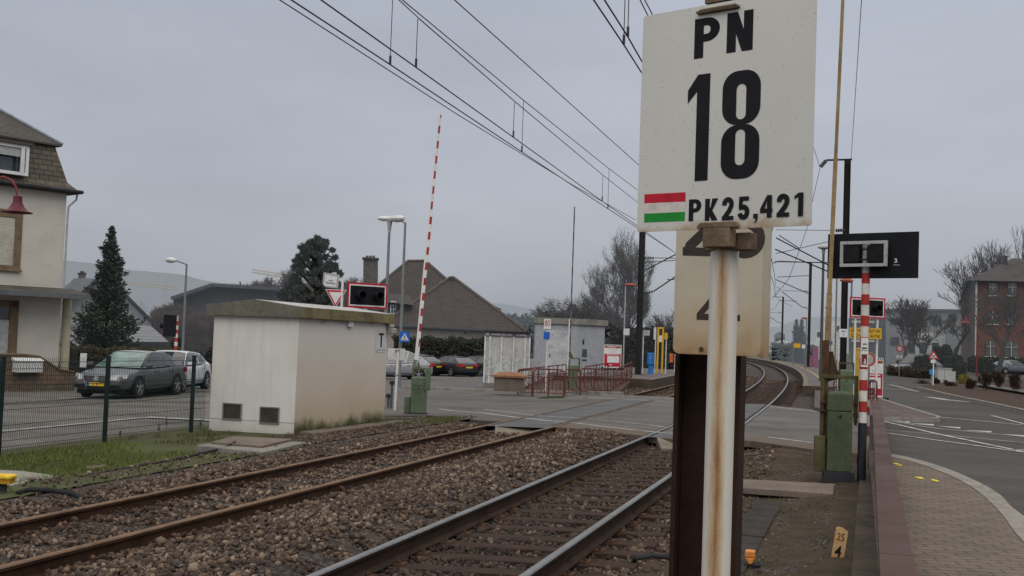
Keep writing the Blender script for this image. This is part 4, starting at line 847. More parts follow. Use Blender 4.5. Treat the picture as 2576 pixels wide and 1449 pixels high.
# ------------------------------------------------------------ flashing signals
def signal(label, loc, rz, zc_, pw, ph, rear=False, off=0., n_st=14, per=.155, ztop=None, sr=.055, lower=True):
    t_ = thing('crossing_signal', label, 'signal', loc, rz, 'flashing signals of the level crossing')
    x0, x1, z0_, z1_ = off-pw/2, off+pw/2, zc_-ph/2, zc_+ph/2
    mb = MB(); mb.box(x0, x1, -.012, .012, z0_, z1_); bo = mb.build('backboard', black, t_, bevel=.004)
    fb = MB(); f = .05
    def frame(mb, a, b_, c_, d_, wd, y0, y1): mb.box(a, b_, y0, y1, c_, c_+wd); mb.box(a, b_, y0, y1, d_-wd, d_); mb.box(a, a+wd, y0, y1, c_+wd, d_-wd); mb.box(b_-wd, b_, y0, y1, c_+wd, d_-wd)
    frame(fb, x0, x1, z0_, z1_, f, -.016, -.0122); fb.build('red_border', redsat, t_)
    fb = MB(); frame(fb, x0+f, x1-f, z0_+f, z1_-f, .035, -.0155, -.0122); fb.build('white_border', white, t_)
    for s in (-1, 1):
        cx_ = off+s*pw*.22; lm = MB(); lm.cyl((cx_, -.02, zc_), (cx_, -.03, zc_), .10, n=20); lamp = lm.build('lamp', glass('lamp_lens', (.03, .008, .008), .2), t_)
        vm = MB(); vm.lathe([(.11, -.012), (.115, -.25), (.105, -.25), (.10, -.02)], (cx_, 0, zc_), 20, 'y'); 
        vm.build('visor', black, lamp, smooth=True)
    return t_
def stripe_post(t_, sr, zt, zr0, per, zbot, first=1, zgrey=None):
    mb = MB(); z = zt; mb.m = 2
    if zgrey: mb.cyl((0, 0, zt), (0, 0, zgrey), sr, n=16)
    i = 0; z = zt
    while z > zbot+1e-3:
        mb.m = 0 if i % 2 == 0 else 1; mb.cyl((0, 0, max(zbot, z-per)), (0, 0, z-.0005), sr+.0008, n=16); z -= per; i += 1
    mb.m = 3; mb.cyl((0, 0, -.1), (0, 0, zbot), sr+.004, n=16)
    return mb.build('post', [red, pm('cream_paint', (.56, .54, .50), rough=.5, scale=5, var=.2), lgrey, pm('navy_sleeve', (.022, .026, .036), rough=.5)], t_, smooth=True)
p = GZ(2167, 1192); azs = R(-23.3)
s1 = signal('large black signal board numbered 3 seen from behind on a red and white banded post', p, azs+math.pi, HZ(p, 643), 1.35, .66, off=-.085)
zg = HZ(p, 687)-p.z; stripe_post(s1, .057, zg, 0, .1545, zg-.1545*14, zgrey=HZ(p, 612)-p.z)
for sub in [o for o in bpy.data.objects if o.parent == s1]: pass
zc_ = HZ(p, 640)
mb = MB(); fx0, fx1, fz0, fz1 = -.36, .34, HZ(p, 672), HZ(p, 608)
for a in ((fx0, fx1, fz0, fz0+.045), (fx0, fx1, fz1-.045, fz1), (fx0, fx0+.045, fz0+.045, fz1-.045), (fx1-.045, fx1, fz0+.045, fz1-.045)): mb.box(a[0], a[1], .10, .145, a[2], a[3])
mb.build('bracket', lgrey, s1, bevel=.003)
mb = MB(); mb.box(fx0+.05, -.06, .013, .135, fz0+.06, fz1-.06); mb.box(.06, fx1-.05, .013, .135, fz0+.06, fz1-.06); mb.build('lamp_housing', pm('near_black', (.010, .010, .012)), s1, bevel=.01)
mb = MB(); mb.box(-.065, .065, .058, .066, fz0+.1, fz0+.12); mb.box(-.065, .065, .058, .066, fz1-.12, fz1-.10); mb.build('clip', dark_metal, s1)
text('3', 'lettering', white, s1, (-.42, .0135, HZ(p, 662)), (-1, 0, 0), (0, 0, 1), .062, .042, bold=.02)
mb = MB(); mb.box(-.50, -.405, .0132, .0142, HZ(p, 668), HZ(p, 668)+.006); mb.build('underline', white, s1)
# stickers on that post
for y0, y1, c_, nm in ((850, 880, white, 'sticker'), (884, 923, white, 'sticker')):
    a, b_ = HZ(p, y1)-p.z, HZ(p, y0)-p.z
    mb = MB(M=Matrix.Rotation(math.pi, 4, 'Z') @ Matrix.Translation((0, 0, 0))); mb.box(-.045, .055, -.064, -.0605, a, b_); o = mb.build(nm, c_, s1)
    o.rotation_euler = (0, 0, -azs+YAW-.3)
    if y0 == 884:
        mb = MB(M=Matrix.Rotation(math.pi, 4, 'Z')); mb.box(-.035, .045, -.0652, -.0642, a+.03, b_-.04); mb.build('symbol', maroon, o)
        mb = MB(M=Matrix.Rotation(math.pi, 4, 'Z')); mb.prism([(-.005, .0), (.02, .0), (.03, .02), (.015, .06), (.005, .05), (.012, .025)], (0, -.0662, a+.06), (1, 0, 0), (0, 0, 1), (0, .0008, 0)); mb.box(-.005, .04, -.0662, -.0654, a+.045, a+.055); mb.build('pictogram', white, o)
    else:
        mb = MB(M=Matrix.Rotation(math.pi, 4, 'Z')); mb.box(-.03, .04, -.0652, -.0642, a+.015, a+.035); mb.build('symbol', inkb, o)
        mb = MB(M=Matrix.Rotation(math.pi, 4, 'Z')); mb.box(-.02, .04, -.0652, -.0642, a+.075, a+.09); mb.build('symbol', inkb, o)
# thin low post with bands beside it
p = GZ(2181, 1180); t_ = thing('marker_post', 'thin low post with dark red and cream bands against the wall end of the coping', 'post', p)
mb = MB(); i = 0; z = 0; zt_ = HZ(p, 1006)-p.z
while z < zt_: mb.m = i % 2; mb.cyl((0, 0, z), (0, 0, min(zt_, z+[.5, .14, .17, .12][min(i, 3)])), .022, n=10); z += [.5, .14, .17, .12][min(i, 3)]; i += 1
mb.build('post', [pm('stained_cream', (.40, .32, .24), rough=.7), maroon], t_)
# right one across the road, facing us, with the yellow warning
p = BZ(2177, 38.4)
s2 = signal('red bordered signal board with twin black lamps above the yellow plate across the road', p, YAW+.3, HZ(p, 774), 1.36, .69)
mb = MB(); mb.cyl((-.43, .05, -.1), (-.43, .05, HZ(p, 752)), .038, n=12); mb.cyl((.43, .05, -.1), (.43, .05, HZ(p, 752)), .038, n=12); mb.build('post', white, s2, smooth=True)
zy = HZ(p, 838); wy = thing('warning_plate', 'yellow warning plate in French under the far right signal board', 'sign', p+Vector((-math.sin(YAW-.2)*-.0, 0, 0)), YAW-.10)
mb = MB(); mb.prism(rrect(-.58, .47, zy-.18, zy+.18, .03, 4), (0, -.03, 0), (1, 0, 0), (0, 0, 1), (0, .01, 0)); mb.build('plate', yellowm, wy)
text('UN TRAIN PEUT EN', 'lettering', inkb, wy, (-.53, -.032, zy+.03), (1, 0, 0), (0, 0, 1), .105, .95, bold=.01); text('CACHER UN AUTRE', 'lettering', inkb, wy, (-.53, -.032, zy-.14), (1, 0, 0), (0, 0, 1), .105, .95, bold=.01)
# left one behind the hut
p = BZ(912, 31); s3 = signal('red and white bordered signal board with hooded lamps rising behind the hut roof', p, YAW+.62, HZ(p, 744)-p.z, 1.22, .68)
mb = MB(); mb.cyl((0, .06, -.1), (0, .06, HZ(p, 720)-p.z), .045, n=12); mb.build('post', white, s3)
# far left, edge on, behind the parked cars
p = B(437, 43, -.5); s4 = signal('signal board seen nearly edge-on behind the parked cars, on a short banded post', p, YAW+.2+math.pi+1.22, HZ(p, 820)+.5, 1.2, .80, off=.5)
zt_ = HZ(p, 808)+.5; stripe_post(s4, .06, zt_, 0, .155, .2, zgrey=HZ(p, 794)+.5)
# ------------------------------------------------------------ lamps
def lamp_post(label, loc, h_, ang, arm_, mat=grey_metal, head=whitem, cat='lamp', hl=.62, r=.07, name='street_lamp', drop=.12, hook=True, group='grey street lamps'):
    t_ = thing(name, label, cat, loc, ang, group)
    mb = MB(); mb.cyl((0, 0, -.2), (0, 0, h_-drop), r, r*.55, n=12); mb.build('pole', mat, t_, smooth=True)
    if arm_: mb = MB(); mb.tube([(0, 0, h_-drop-.02), (-.03, 0, h_-drop), (-arm_, 0, h_)], r*.4, 8); mb.build('arm', mat, t_, smooth=True)
    mb = MB(); a = -arm_
    prof = [(0, .05, .05), (.12, .11, .09), (.35, .16, .12), (.62, .14, .11), (.78, .06, .05)]; vs = []
    n = 10
    for s, ry, rz_ in prof:
        for i in range(n): q_ = 2*math.pi*i/n; vs.append((a-s*hl, ry*math.cos(q_), h_+.0+rz_*math.sin(q_)+.02))
    mb.add(vs, [(j*n+i, j*n+(i+1) % n, (j+1)*n+(i+1) % n, (j+1)*n+i) for j in range(len(prof)-1) for i in range(n)]+[tuple(range(n)), tuple(range((len(prof)-1)*n, len(prof)*n))]); mb.build('head', head, t_, smooth=True)
    mb = MB(); mb.box(a-.62*hl, a-.2*hl, -.08, .08, h_-.055, h_-.03); mb.build('glass', glass('lamp_glass', (.18, .18, .17), .3), t_)
    return t_
p = B(455, 46, -.5); lamp_post('slim grey street lamp to the left, rising behind the parked cars', p, HZ(p, 657)-p.z, YAW, .42, hl=.55)
p = B(1003, 49, -.45); lamp_post('grey street lamp with a short bent arm carrying the blue crossing sign', p, HZ(p, 553)-p.z, YAW, .33, hl=1.1, r=.085)
p = B(962, 38, -.4); t_ = lamp_post('grey street lamp with a blunt head, left of the pair behind the hut', p, HZ(p, 553)-p.z, YAW+2.4, 0, hl=.9, r=.075)
mb = MB(); mb.lathe([(.045, -.42), (.09, -.08), (.10, 0)], (0, 0, HZ(p, 553)-p.z), 12); mb.build('collar', lgrey, t_)
# bell lamp hanging in at the left edge
d0 = 31.; q = D(40, 524, d0); q0 = D(2, 445, d0); foot = D(-60, 700, d0)
t_ = thing('bell_lamp', 'dark red bell-shaped lamp on a curved arm hanging in front of the house', 'lamp', (foot.x, foot.y, -.5), YAW)
def loc(px, py): v_ = D(px, py, d0)-Vector((foot.x, foot.y, -.5)); return (v_.x*math.cos(YAW)+v_.y*math.sin(YAW), 0, v_.z)
mb = MB(); mb.tube([loc(-60, 950), loc(-60, 560), loc(-52, 480), loc(-25, 448), loc(5, 443), loc(25, 452), loc(36, 470), loc(39, 492)], [.07, .06, .035, .035, .03, .03, .03, .03], 10); mb.build('arm', maroon, t_, smooth=True)
c_ = loc(40, 523); mb = MB(); s = d0/F
mb.lathe([(.2*s*8, 34*s), (3*s, 34*s), (11*s, 30*s), (11*s, 17*s), (13*s, 12*s), (17*s, 4*s), (26*s, -6*s), (38*s, -10*s), (37*s, -11.5*s), (24*s, -8*s), (12*s, 6*s), (2*s, 8*s)], c_, 28); mb.build('shade', pm('lamp_red', (.10, .022, .032), rough=.5, scale=4, var=.25), t_, smooth=True)
# station lamps with orange heads
for i, (px, py, dep, zb_, dr, hh) in enumerate(((1570, 716, 62, .2, 0, 30), (2130, 706, 39, 0.1, math.pi, 32), (2083, 775, 62, .25, 0, 17), (2030, 800, 84, .25, 0, 14))):
    foot_px = {0: 1567, 1: 2136, 2: 2087, 3: 2026}[i]; p = B(foot_px, dep, zb_)
    lab = ['orange-headed platform lamp in front of the big bare tree', 'orange-headed lamp peeping out under the black signal board', 'orange-headed platform lamp left of the tan barrier arm', 'orange-headed platform lamp before the dark fir trees'][i]
    hgt = HZ(p, py)-p.z; t_ = thing('platform_lamp', lab, 'lamp', p, YAW, 'orange platform lamps')
    mb = MB(); mb.cyl((0, 0, 0), (0, 0, hgt), .045, .03, n=8); mb.build('pole', lgrey if i == 0 else grey_metal, t_)
    sgn = 1 if i == 0 else -1; L_ = hh*dep/F*.9
    mb = MB(); n = 8; vs = []
    for s, r1 in ((-.08, .03), (.1, .075), (.6, .085), (1.0, .03)):
        for k_ in range(n): a_ = 2*math.pi*k_/n; vs.append((sgn*s*L_, .1*math.cos(a_), hgt+r1*math.sin(a_)))
    mb.add(vs, [(j*n+k_, j*n+(k_+1) % n, (j+1)*n+(k_+1) % n, (j+1)*n+k_) for j in range(3) for k_ in range(n)]+[tuple(range(n)), tuple(range(3*n, 4*n))]); mb.build('head', pm('orange_head', (.36, .10, .07), rough=.5), t_, smooth=True)
p = B(2064, 56, .2); t_ = thing('platform_lamp', 'tall grey lamp with a flat mushroom head left of the tan barrier arm', 'lamp', p, YAW); hgt = HZ(p, 622)-p.z
mb = MB(); mb.cyl((0, 0, 0), (0, 0, hgt), .085, .055, n=10); mb.build('pole', pm('dark_grey_pole', (.075, .08, .075), rough=.6, var=.3), t_); mb = MB(); mb.lathe([(.02, -.35), (.07, -.3), (.1, -.1), (.30, -.04), (.30, .02), (.1, .09), (.0, .1)], (0, 0, hgt), 16); mb.build('head', lgrey, t_, smooth=True)
# ------------------------------------------------------------ overhead line
wirem = pm('wire', (.045, .047, .05), rough=.6); ins = pm('insulator', (.05, .045, .045), rough=.5)
def wire(pts, r, label, ext=None, name='overhead_wire', dropp=(), grp='overhead wires'):
    P = [G(x, y, z) for x, y, z in pts]
    if ext: P = [P[0]+(P[0]-P[1]).normalized()*ext]+P
    mb = MB(); mb.tube(P, r, 5); o = mb.build(name, wirem); tag(o, label, 'wire', grp)
    for (x, y, z, zz_) in dropp:
        a = G(x, y, z); m_ = MB(); m_.cyl(a, (a.x, a.y, zz_), .006, n=4); m_.cyl(a, a+Vector((0, 0, .12)), .018, n=5); m_.build('dropper', wirem, o)
    return o
def zover(px, py, z, py2): a = G(px, py, z); return HZ(a, py2)
ZC = 5.45
wire([(704, 0, 5.6), (1150, 287.5, 5.6), (1440, 465, 5.75), (1600, 554, 5.9)], .008, 'thin lowest wire at the left of the overhead bundle', 18)
wire([(733, 0, ZC), (981, 162, ZC), (1312.5, 382, ZC), (1529, 525, ZC), (1600, 571, ZC), (1720, 650, ZC)], .010, 'contact wire of the far track, crossed by the thin lowest wire', 18, dropp=[(981, 162, ZC, 7.2), (1312.5, 382, ZC, zover(1312.5, 382, ZC, 252)), (1529, 525, ZC, zover(1529, 525, ZC, 424))])
wire([(808, 0, ZC), (1046, 169, ZC), (1291, 345, ZC), (1514.6, 506, ZC), (1600, 566, ZC), (1720, 651, ZC)], .010, 'second contact wire of the far track, just right of the first', 18, dropp=[(1046, 169, ZC, zover(1046, 169, ZC, 47)), (1291, 345, ZC, zover(1291, 345, ZC, 257)), (1514.6, 506, ZC, zover(1514.6, 506, ZC, 442))])
zm = lambda x, y, y2: zover(x, y, ZC, y2)
wire([(1012.5, 0, 6.6), (1316.7, 252, zm(1312.5, 382, 252)), (1531.7, 424, zm(1529, 525, 424)), (1600, 475, 7.0), (1700, 552, 7.4)], .009, 'carrier wire above the left contact wire', 14)
wire([(1004, 0, 6.5), (1054, 46.7, zm(1046, 169, 47)), (1297, 257, zm(1291, 345, 257)), (1518, 441.7, zm(1514.6, 506, 442)), (1602, 507.5, 6.5), (1700, 580, 6.9)], .009, 'carrier wire hanging close to the second contact wire', 14)
wire([(1143.7, 0, 7.6), (1604, 412.5, 7.6), (1720, 516, 7.6)], .011, 'single thick wire running down to the left edge of the plate', 16)
wire([(1493.8, 0, ZC), (1568.8, 111.7, ZC), (1610.4, 177, ZC), (1900, 610, ZC)], .010, 'contact wire of the near track passing behind the plate', 9, dropp=[(1568.8, 111.7, ZC, 6.6)])
wire([(1521, 0, ZC), (1579, 91.7, ZC), (1610, 146, ZC), (1900, 640, ZC)], .010, 'second contact wire of the near track passing behind the plate', 9, dropp=[(1579, 91.7, ZC, 6.6)])
wire([(1610.4, 0, 6.6), (1629, 37.5, 6.6), (1900, 560, 6.9)], .009, 'carrier wire just touching the upper left corner of the plate', 8)
wire([(1622, 0, 6.6), (1640, 34, 6.6), (1910, 560, 6.9)], .009, 'second carrier wire at the upper left corner of the plate', 8)
# masts of the overhead line
mast_m = pm('catenary_mast_paint', (.025, .026, .027), rough=.6, scale=2, var=.3); mast_d = pm('catenary_mast_brown', (.014, .011, .010), rough=.6, scale=2, var=.3)
def discs(mb, a, b_, n=4, r=.07):
    a, b_ = Vector(a), Vector(b_); d = (b_-a).normalized()
    for i in range(n): c_ = a+(b_-a)*((i+.5)/n); mb.cyl(c_-d*.02, c_+d*.02, r, n=8)
    mb.cyl(a, b_, .022, n=6)
def cmast(px, dep, zb_, ytop, label, side, w_=.24, mat=mast_m, arm_at=(), top=None):
    p = B(px, dep, zb_); h_ = HZ(p, ytop)-p.z; t_ = thing('catenary_mast', label, 'mast', p, 0., 'masts of the overhead line'); q = w_/2
    mb = MB(); mb.box(-q, -q+.02, -q, q, 0, h_); mb.box(q-.02, q, -q, q, 0, h_); mb.box(-q+.02, q-.02, -.01, .01, 0, h_); mb.build('column', mat, t_)
    mb = MB(); mb.box(-.28, .28, -.28, .28, -.3, .12); mb.build('foundation', dark_metal, t_)
    return t_, h_
def cantilever(t_, s, reach, zlow, zup, y=0.):
    """s: direction of the track (+1/-1 in X), tube from zlow outwards and up, stay at zup"""
    mb = MB(); x0 = s*.14; x1 = s*reach
    mb.cyl((x0+s*.5, y, zlow+.1), (x1, y, zup-.1), .035, n=6); mb.cyl((x0+s*.5, y, zup), (x1, y, zup), .02, n=6); mb.cyl((s*reach*.45, y, zlow+(zup-zlow)*.4), (x1+s*.2, y, zlow+(zup-zlow)*.42), .022, n=6)
    mb.cyl((x1+s*.1, y, zlow+(zup-zlow)*.42), (x1-s*.9, y, zlow+.12), .014, n=5); c_ = mb.build('cantilever', mat_c, t_)
    for a_, b_ in (((x0, y, zlow), (x0+s*.5, y, zlow+.1)), ((x0, y, zup), (x0+s*.5, y, zup))): mb = MB(); discs(mb, a_, b_); mb.build('insulator', ins, c_)
mat_c = mast_m
t_, h_ = cmast(1605, 58, .1, 470, 'overhead line mast on the left platform, half hidden by the number sign', 1, .28)
cantilever(t_, 1, 2.9, 4.2, 6.0)
mb = MB(); v1 = lambda x, y: D(x, y, 57.5); mb.cyl(v1(1622, 680), v1(1700, 640), .035, n=6); mb.cyl(v1(1622, 660), v1(1700, 655), .02, n=6); mb.build('stay', mast_m, t_, world=True)
t_, h_ = cmast(2119, 48, .1, 402, 'thick dark overhead line mast rising left of the signal board on the right', -1, .27, mast_d)
w1 = lambda x, y: D(x, y, 48)
mb = MB(); mb.bar(w1(2143, 401), w1(2078, 403), .06, .07); mb.build('top_arm', mast_d, t_, world=True)
mb = MB(); discs(mb, w1(2078, 404), w1(2064, 420), 4, .09); mb.build('insulator', ins, t_, world=True)
mb = MB(); mb.cyl(w1(2122, 580), w1(1952, 578), .012, n=5); mb.cyl(w1(2118, 600), w1(1952, 638), .014, n=5); mb.cyl(w1(2010, 624), w1(1960, 592), .02, n=5); mb.cyl(w1(2090, 670), w1(1952, 598), .028, n=5); mb.cyl(w1(2100, 690), w1(1950, 627), .028, n=5); mb.cyl(w1(2090, 661), w1(1950, 658), .022, n=5); mb.build('cantilever', mast_d, t_, world=True)
for a_, b_ in ((w1(2124, 579), w1(2102, 580)), (w1(2120, 597), w1(2100, 601))): mb = MB(); discs(mb, a_, b_, 4, .08); mb.build('insulator', ins, t_, world=True)
mb = MB(); top = w1(2141, 401); P2 = G(2150, 0, 11.5); mb.tube([top, Vector((top.x+.3, 20, 10.8)), P2, P2+(P2-top).normalized()*6], .010, 5); tag(mb.build('overhead_wire', wirem), 'lone wire dropping steeply to the top of the dark mast on the right', 'wire', 'overhead wires')
mb = MB(); mb.tube([w1(2045, 365), w1(2063, 422), w1(2045, 500), w1(2030, 575), w1(1985, 700), w1(1950, 745)], .011, 5); tag(mb.build('overhead_wire', wirem), 'thin feeder wire curving down from the insulator at the mast arm', 'wire', 'overhead wires')
for px, dep, yt, lab in ((2033, 101, 660, 'middle one of the overhead line masts along the right platform'), (1966, 164, 747, 'farthest slim overhead line mast on the right platform')):
    t_, h_ = cmast(px, dep, .2, yt, lab, -1, .24, mast_m); cantilever(t_, -1, 2.4, 5.2, 6.7)
    mb = MB(); mb.bar((.15, 0, h_), (-1.5, 0, h_), .06); mb.build('top_arm', mast_m, t_)
w2 = lambda x, y: D(x, y, 101)
mb = MB(); mb.cyl(w2(2040, 693), w2(1955, 697), .03, n=5); mb.cyl(w2(2035, 739), w2(1951, 703), .04, n=5); mb.tube([w2(2036, 660), w2(1960, 657), w2(1944, 662)], .04, 5)
tag(mb.build('overhead_wire', wirem), 'far crossed stays reaching from the middle mast over the tracks', 'wire', 'overhead wires')
# contact wires following the curve beyond the crossing
for x0, lab in ((-3.0, 'near'), (-6.7, 'far')):
    for z, nm in ((5.4, 'contact'), (6.7, 'carrier')):
        P = []; y = 48.
        while y < 175: P.append((x0+tc(y)+(.2 if int(y/27) % 2 else -.2), y, z-(0 if nm == 'contact' else .7*math.sin(math.pi*((y-48) % 53)/53)))); y += 6.6
        mb = MB(); mb.tube(P, .014, 4); tag(mb.build('overhead_wire', wirem), f'{nm} wire over the {lab} track where it curves through the station', 'wire', 'overhead wires')
# ------------------------------------------------------------ cars
tyre = pm('tyre', (.018, .018, .02), rough=.85, scale=6); rimm = pm('alloy', (.38, .38, .39), rough=.35, metal=.6, scale=6, var=.2); chrome = pm('chrome', (.5, .5, .52), rough=.2, metal=.8)
def carpaint(name, c, rough=.28): 
    m = pm(name, c, rough=rough, scale=2, var=.12, metal=.15, spec=.6); return m
cglass = glass('car_glass', (.035, .04, .042), .06)
def car(label, loc, rz, body, L=4.76, Wd=1.82, Hh=1.47, kind='sedan', lights=True, plate=None, front_detail=True, wind=None, group='parked cars', roofmat=None):
    t_ = thing('parked_car', label, 'car', loc, rz, group); hw = Wd/2; h2 = L/2
    # lower body: x, top z, half width, bottom z
    if kind == 'sedan': tail = [(-h2+.0, .62, .70, .34), (-h2+.07, .98, .80, .26), (-h2+.55, 1.03, .87, .20), (-1.45, 1.02, .905, .20)]
    else: tail = [(-h2, .62, .72, .34), (-h2+.06, .95, .82, .26), (-h2+.35, 1.0, .88, .20), (-1.45, 1.0, .905, .20)]
    st_ = tail+[(-.7, .955, .91, .19), (.1, .94, .91, .19), (.85, .925, .90, .19), (1.2, .885, .895, .20), (1.7, .82, .87, .20), (h2-.18, .75, .80, .22), (h2-.05, .66, .74, .25), (h2, .50, .68, .30)]
    mb = MB(); ring = []
    for x, zt_, w_, zb_ in st_:
        w_ *= hw/.91; sec = [(0, zb_), (w_*.86, zb_), (w_*.97, zb_+.10), (w_, .50 if zt_ > .6 else zb_+.12), (w_*.985, zt_-.16 if zt_ > .7 else zt_-.08), (w_*.93, zt_-.035), (w_*.80, zt_), (0, zt_+.018)]
        ring.append([(x, y, z) for y, z in sec]+[(x, -y, z) for y, z in sec[-2:0:-1]])
    n = len(ring[0]); mb.add([p for r_ in ring for p in r_], [(j*n+i, j*n+(i+1) % n, (j+1)*n+(i+1) % n, (j+1)*n+i) for j in range(len(ring)-1) for i in range(n)]+[tuple(range(n)), tuple(range((len(ring)-1)*n, len(ring)*n))])
    bo = mb.build('body', body, t_, smooth=True); sb = bo.modifiers.new('s', 'SUBSURF'); sb.levels = 1; sb.render_levels = 2
    # greenhouse
    if kind == 'sedan': gx = [(-2.0, .97, .70), (-1.25, 1.32, .60), (-.75, Hh-.02, .575), (-.15, Hh, .58), (.22, Hh-.04, .575), (1.05, .93, .74)]
    else: gx = [(-2.0, 1.0, .72), (-1.60, 1.30, .60), (-.85, Hh-.02, .575), (-.1, Hh, .58), (.35, Hh-.05, .575), (1.12, .955, .74)]
    k = hw/.91; bz = .955
    roof = MB(); P = [(x, w_*k, z) for x, z, w_ in gx]; R2 = [(x, 0, z+.02) for x, z, w_ in gx]; idx = range(1, 5)
    vs = []
    for i in idx: x, w_, z = P[i]; vs += [(x, w_, z), (x, w_*.6, z+.022), (x, 0, z+.03), (x, -w_*.6, z+.022), (x, -w_, z)]
    roof.add(vs, [(j*5+i, j*5+i+1, (j+1)*5+i+1, (j+1)*5+i) for j in range(3) for i in range(4)]); ro = roof.build('roof', roofmat or body, t_, smooth=True)
    def lerp3(a, b_, f): return tuple(a[i]+(b_[i]-a[i])*f for i in range(3))
    wsb = [(1.10, .76*k, .925), (1.10, -.76*k, .925)]; wst = [(P[4][0], P[4][1], P[4][2]), (P[4][0], -P[4][1], P[4][2])]
    mb = MB(); mb.add([wsb[0], wsb[1], wst[1], wst[0], (1.17, 0, .93), (P[4][0]+.03, 0, P[4][2]+.02)], [(0, 4, 5, 3), (4, 1, 2, 5)]); mb.build('windscreen', wind or cglass, t_, smooth=True)
    mb = MB(); a = P[0]; b_ = P[1]; mb.add([(a[0], a[1], a[2]), (a[0], -a[1], a[2]), (b_[0], -b_[1], b_[2]), (b_[0], b_[1], b_[2])], [(0, 1, 2, 3)]); mb.build('rear_window', cglass, t_)
    for s in (1, -1):
        mb = MB(); base = [(1.08, s*.80*k, .92), (.3, s*.835*k, .93), (-.6, s*.84*k, .945), (-1.35, s*.815*k, .97), (-1.95, s*.74*k, .97)]
        top = [(P[4][0], s*P[4][1], P[4][2]), (.1, s*P[3][1], Hh-.01), (P[2][0], s*P[2][1], P[2][2]), (P[1][0], s*P[1][1], P[1][2]), (P[0][0], s*P[0][1], P[0][2]+.0)]
        mb.add(base+top, [(i, i+1, 5+i+1, 5+i) for i in range(4)]); mb.build('side_frame', body, t_)
        mb = MB(); o_ = s*.006
        def wp(i, f): return lerp3(base[i], top[i], f)
        def q4(a0, a1, b0, b1): pts = [a0, a1, b1, b0]; return [(p[0], p[1]+o_, p[2]) for p in pts]
        A0, A1 = lerp3(base[0], base[1], .12), lerp3(base[0], base[1], .95+0*.1); T0, T1 = lerp3(top[0], top[1], .2), top[1]
        B0, B1 = lerp3(base[1], base[2], .02), lerp3(base[1], base[2], .88)
        w1_ = q4(lerp3(A0, T0, .06), lerp3(B1, lerp3(top[1], top[2], .88), .06), lerp3(A0, T0, .86), lerp3(B1, lerp3(top[1], top[2], .88), .88))
        mid = lerp3(base[1], top[1], .06); midt = lerp3(base[1], top[1], .9)
        mb.add([w1_[0], (mid[0], mid[1]+o_, mid[2]), w1_[1], w1_[2], (midt[0], midt[1]+o_, midt[2]), w1_[3]], [(0, 1, 4, 5), (1, 2, 3, 4)])
        C0 = lerp3(base[2], base[3], .0); C1 = lerp3(base[2], base[3], .95); D0_ = lerp3(top[2], top[3], .0); D1_ = lerp3(top[2], top[3], .95)
        mb.add([(p[0], p[1]+o_, p[2]) for p in (lerp3(C0, D0_, .06), lerp3(C1, D1_, .08), lerp3(C1, D1_, .74), lerp3(C0, D0_, .88))], [(0, 1, 2, 3)])
        mb.build('side_windows', cglass, t_)
        mb = MB(); mb.tube([(p[0], p[1]+o_*1.6, p[2]) for p in (lerp3(A0, T0, .02), lerp3(base[1], top[1], .02), lerp3(base[2], top[2], .03), lerp3(C1, D1_, .05), lerp3(C1, D1_, .78), lerp3(base[2], top[2], .93), lerp3(base[1], top[1], .95), lerp3(A0, T0, .9))], .009, 5); mb.build('window_trim', chrome, t_)
        # seams, sill, handles
        mb = MB(); 
        for x in (1.02, .02, -1.0): mb.box(x-.005, x+.005, s*(hw-.012)-.006, s*(hw-.012)+.006, .32, .93)
        mb.box(-1.15, 1.0, s*(hw-.006)-.008, s*(hw-.006)+.008, .355, .375); mb.build('door_seams', dark_metal, t_)
        mb = MB(); mb.box(.16, .32, s*(hw-.01)-.015, s*(hw-.01)+.015, .80, .825); mb.box(-.85, -.69, s*(hw-.01)-.015, s*(hw-.01)+.015, .81, .835); mb.build('door_handles', body, t_)
        mb = MB(); mb.box(.86, 1.02, s*(hw+.02)-(.02 if s > 0 else .14), s*(hw+.02)+(.14 if s > 0 else .02), .94, 1.05); mb.build('mirror', body, t_, bevel=.025)
        for x in (1.36, -1.35):
            mb = MB(); mb.lathe([(.0, s*(hw-.004)), (.375, s*(hw-.004)), (.375, s*(hw-.12))], (x, 0, .33), 24, 'y'); mb.build('wheel_arch', black, t_)
            mb = MB(); mb.lathe([(.20, s*(hw+.012)), (.30, s*(hw+.018)), (.325, s*(hw-.01)), (.325, s*(hw-.19)), (.2, s*(hw-.2))], (x, 0, .325), 24, 'y'); wh = mb.build('wheel', tyre, t_, smooth=True)
            mb = MB(); mb.lathe([(0, s*(hw-.03)), (.21, s*(hw-.03))], (x, 0, .325), 20, 'y'); mb.build('rim_well', black, wh)
            mb = MB(); mb.lathe([(.195, s*(hw-.01)), (.225, s*(hw+.016)), (.235, s*(hw+.01))], (x, 0, .325), 20, 'y'); mb.lathe([(0, s*(hw+.012)), (.045, s*(hw+.012)), (.05, s*(hw-.02))], (x, 0, .325), 12, 'y')
            for j in range(5): a_ = 2*math.pi*j/5+.3; mb.bar((x+.03*math.cos(a_), s*(hw+.002), .325+.03*math.sin(a_)), (x+.21*math.cos(a_), s*(hw+.004), .325+.21*math.sin(a_)), .055, .02, up=(0, 1, 0))
            mb.build('rim', rimm, wh)
    # front
    xf = h2+.004
    hl = pm('headlamp', (.45, .46, .47), rough=.12, scale=9, var=.3)
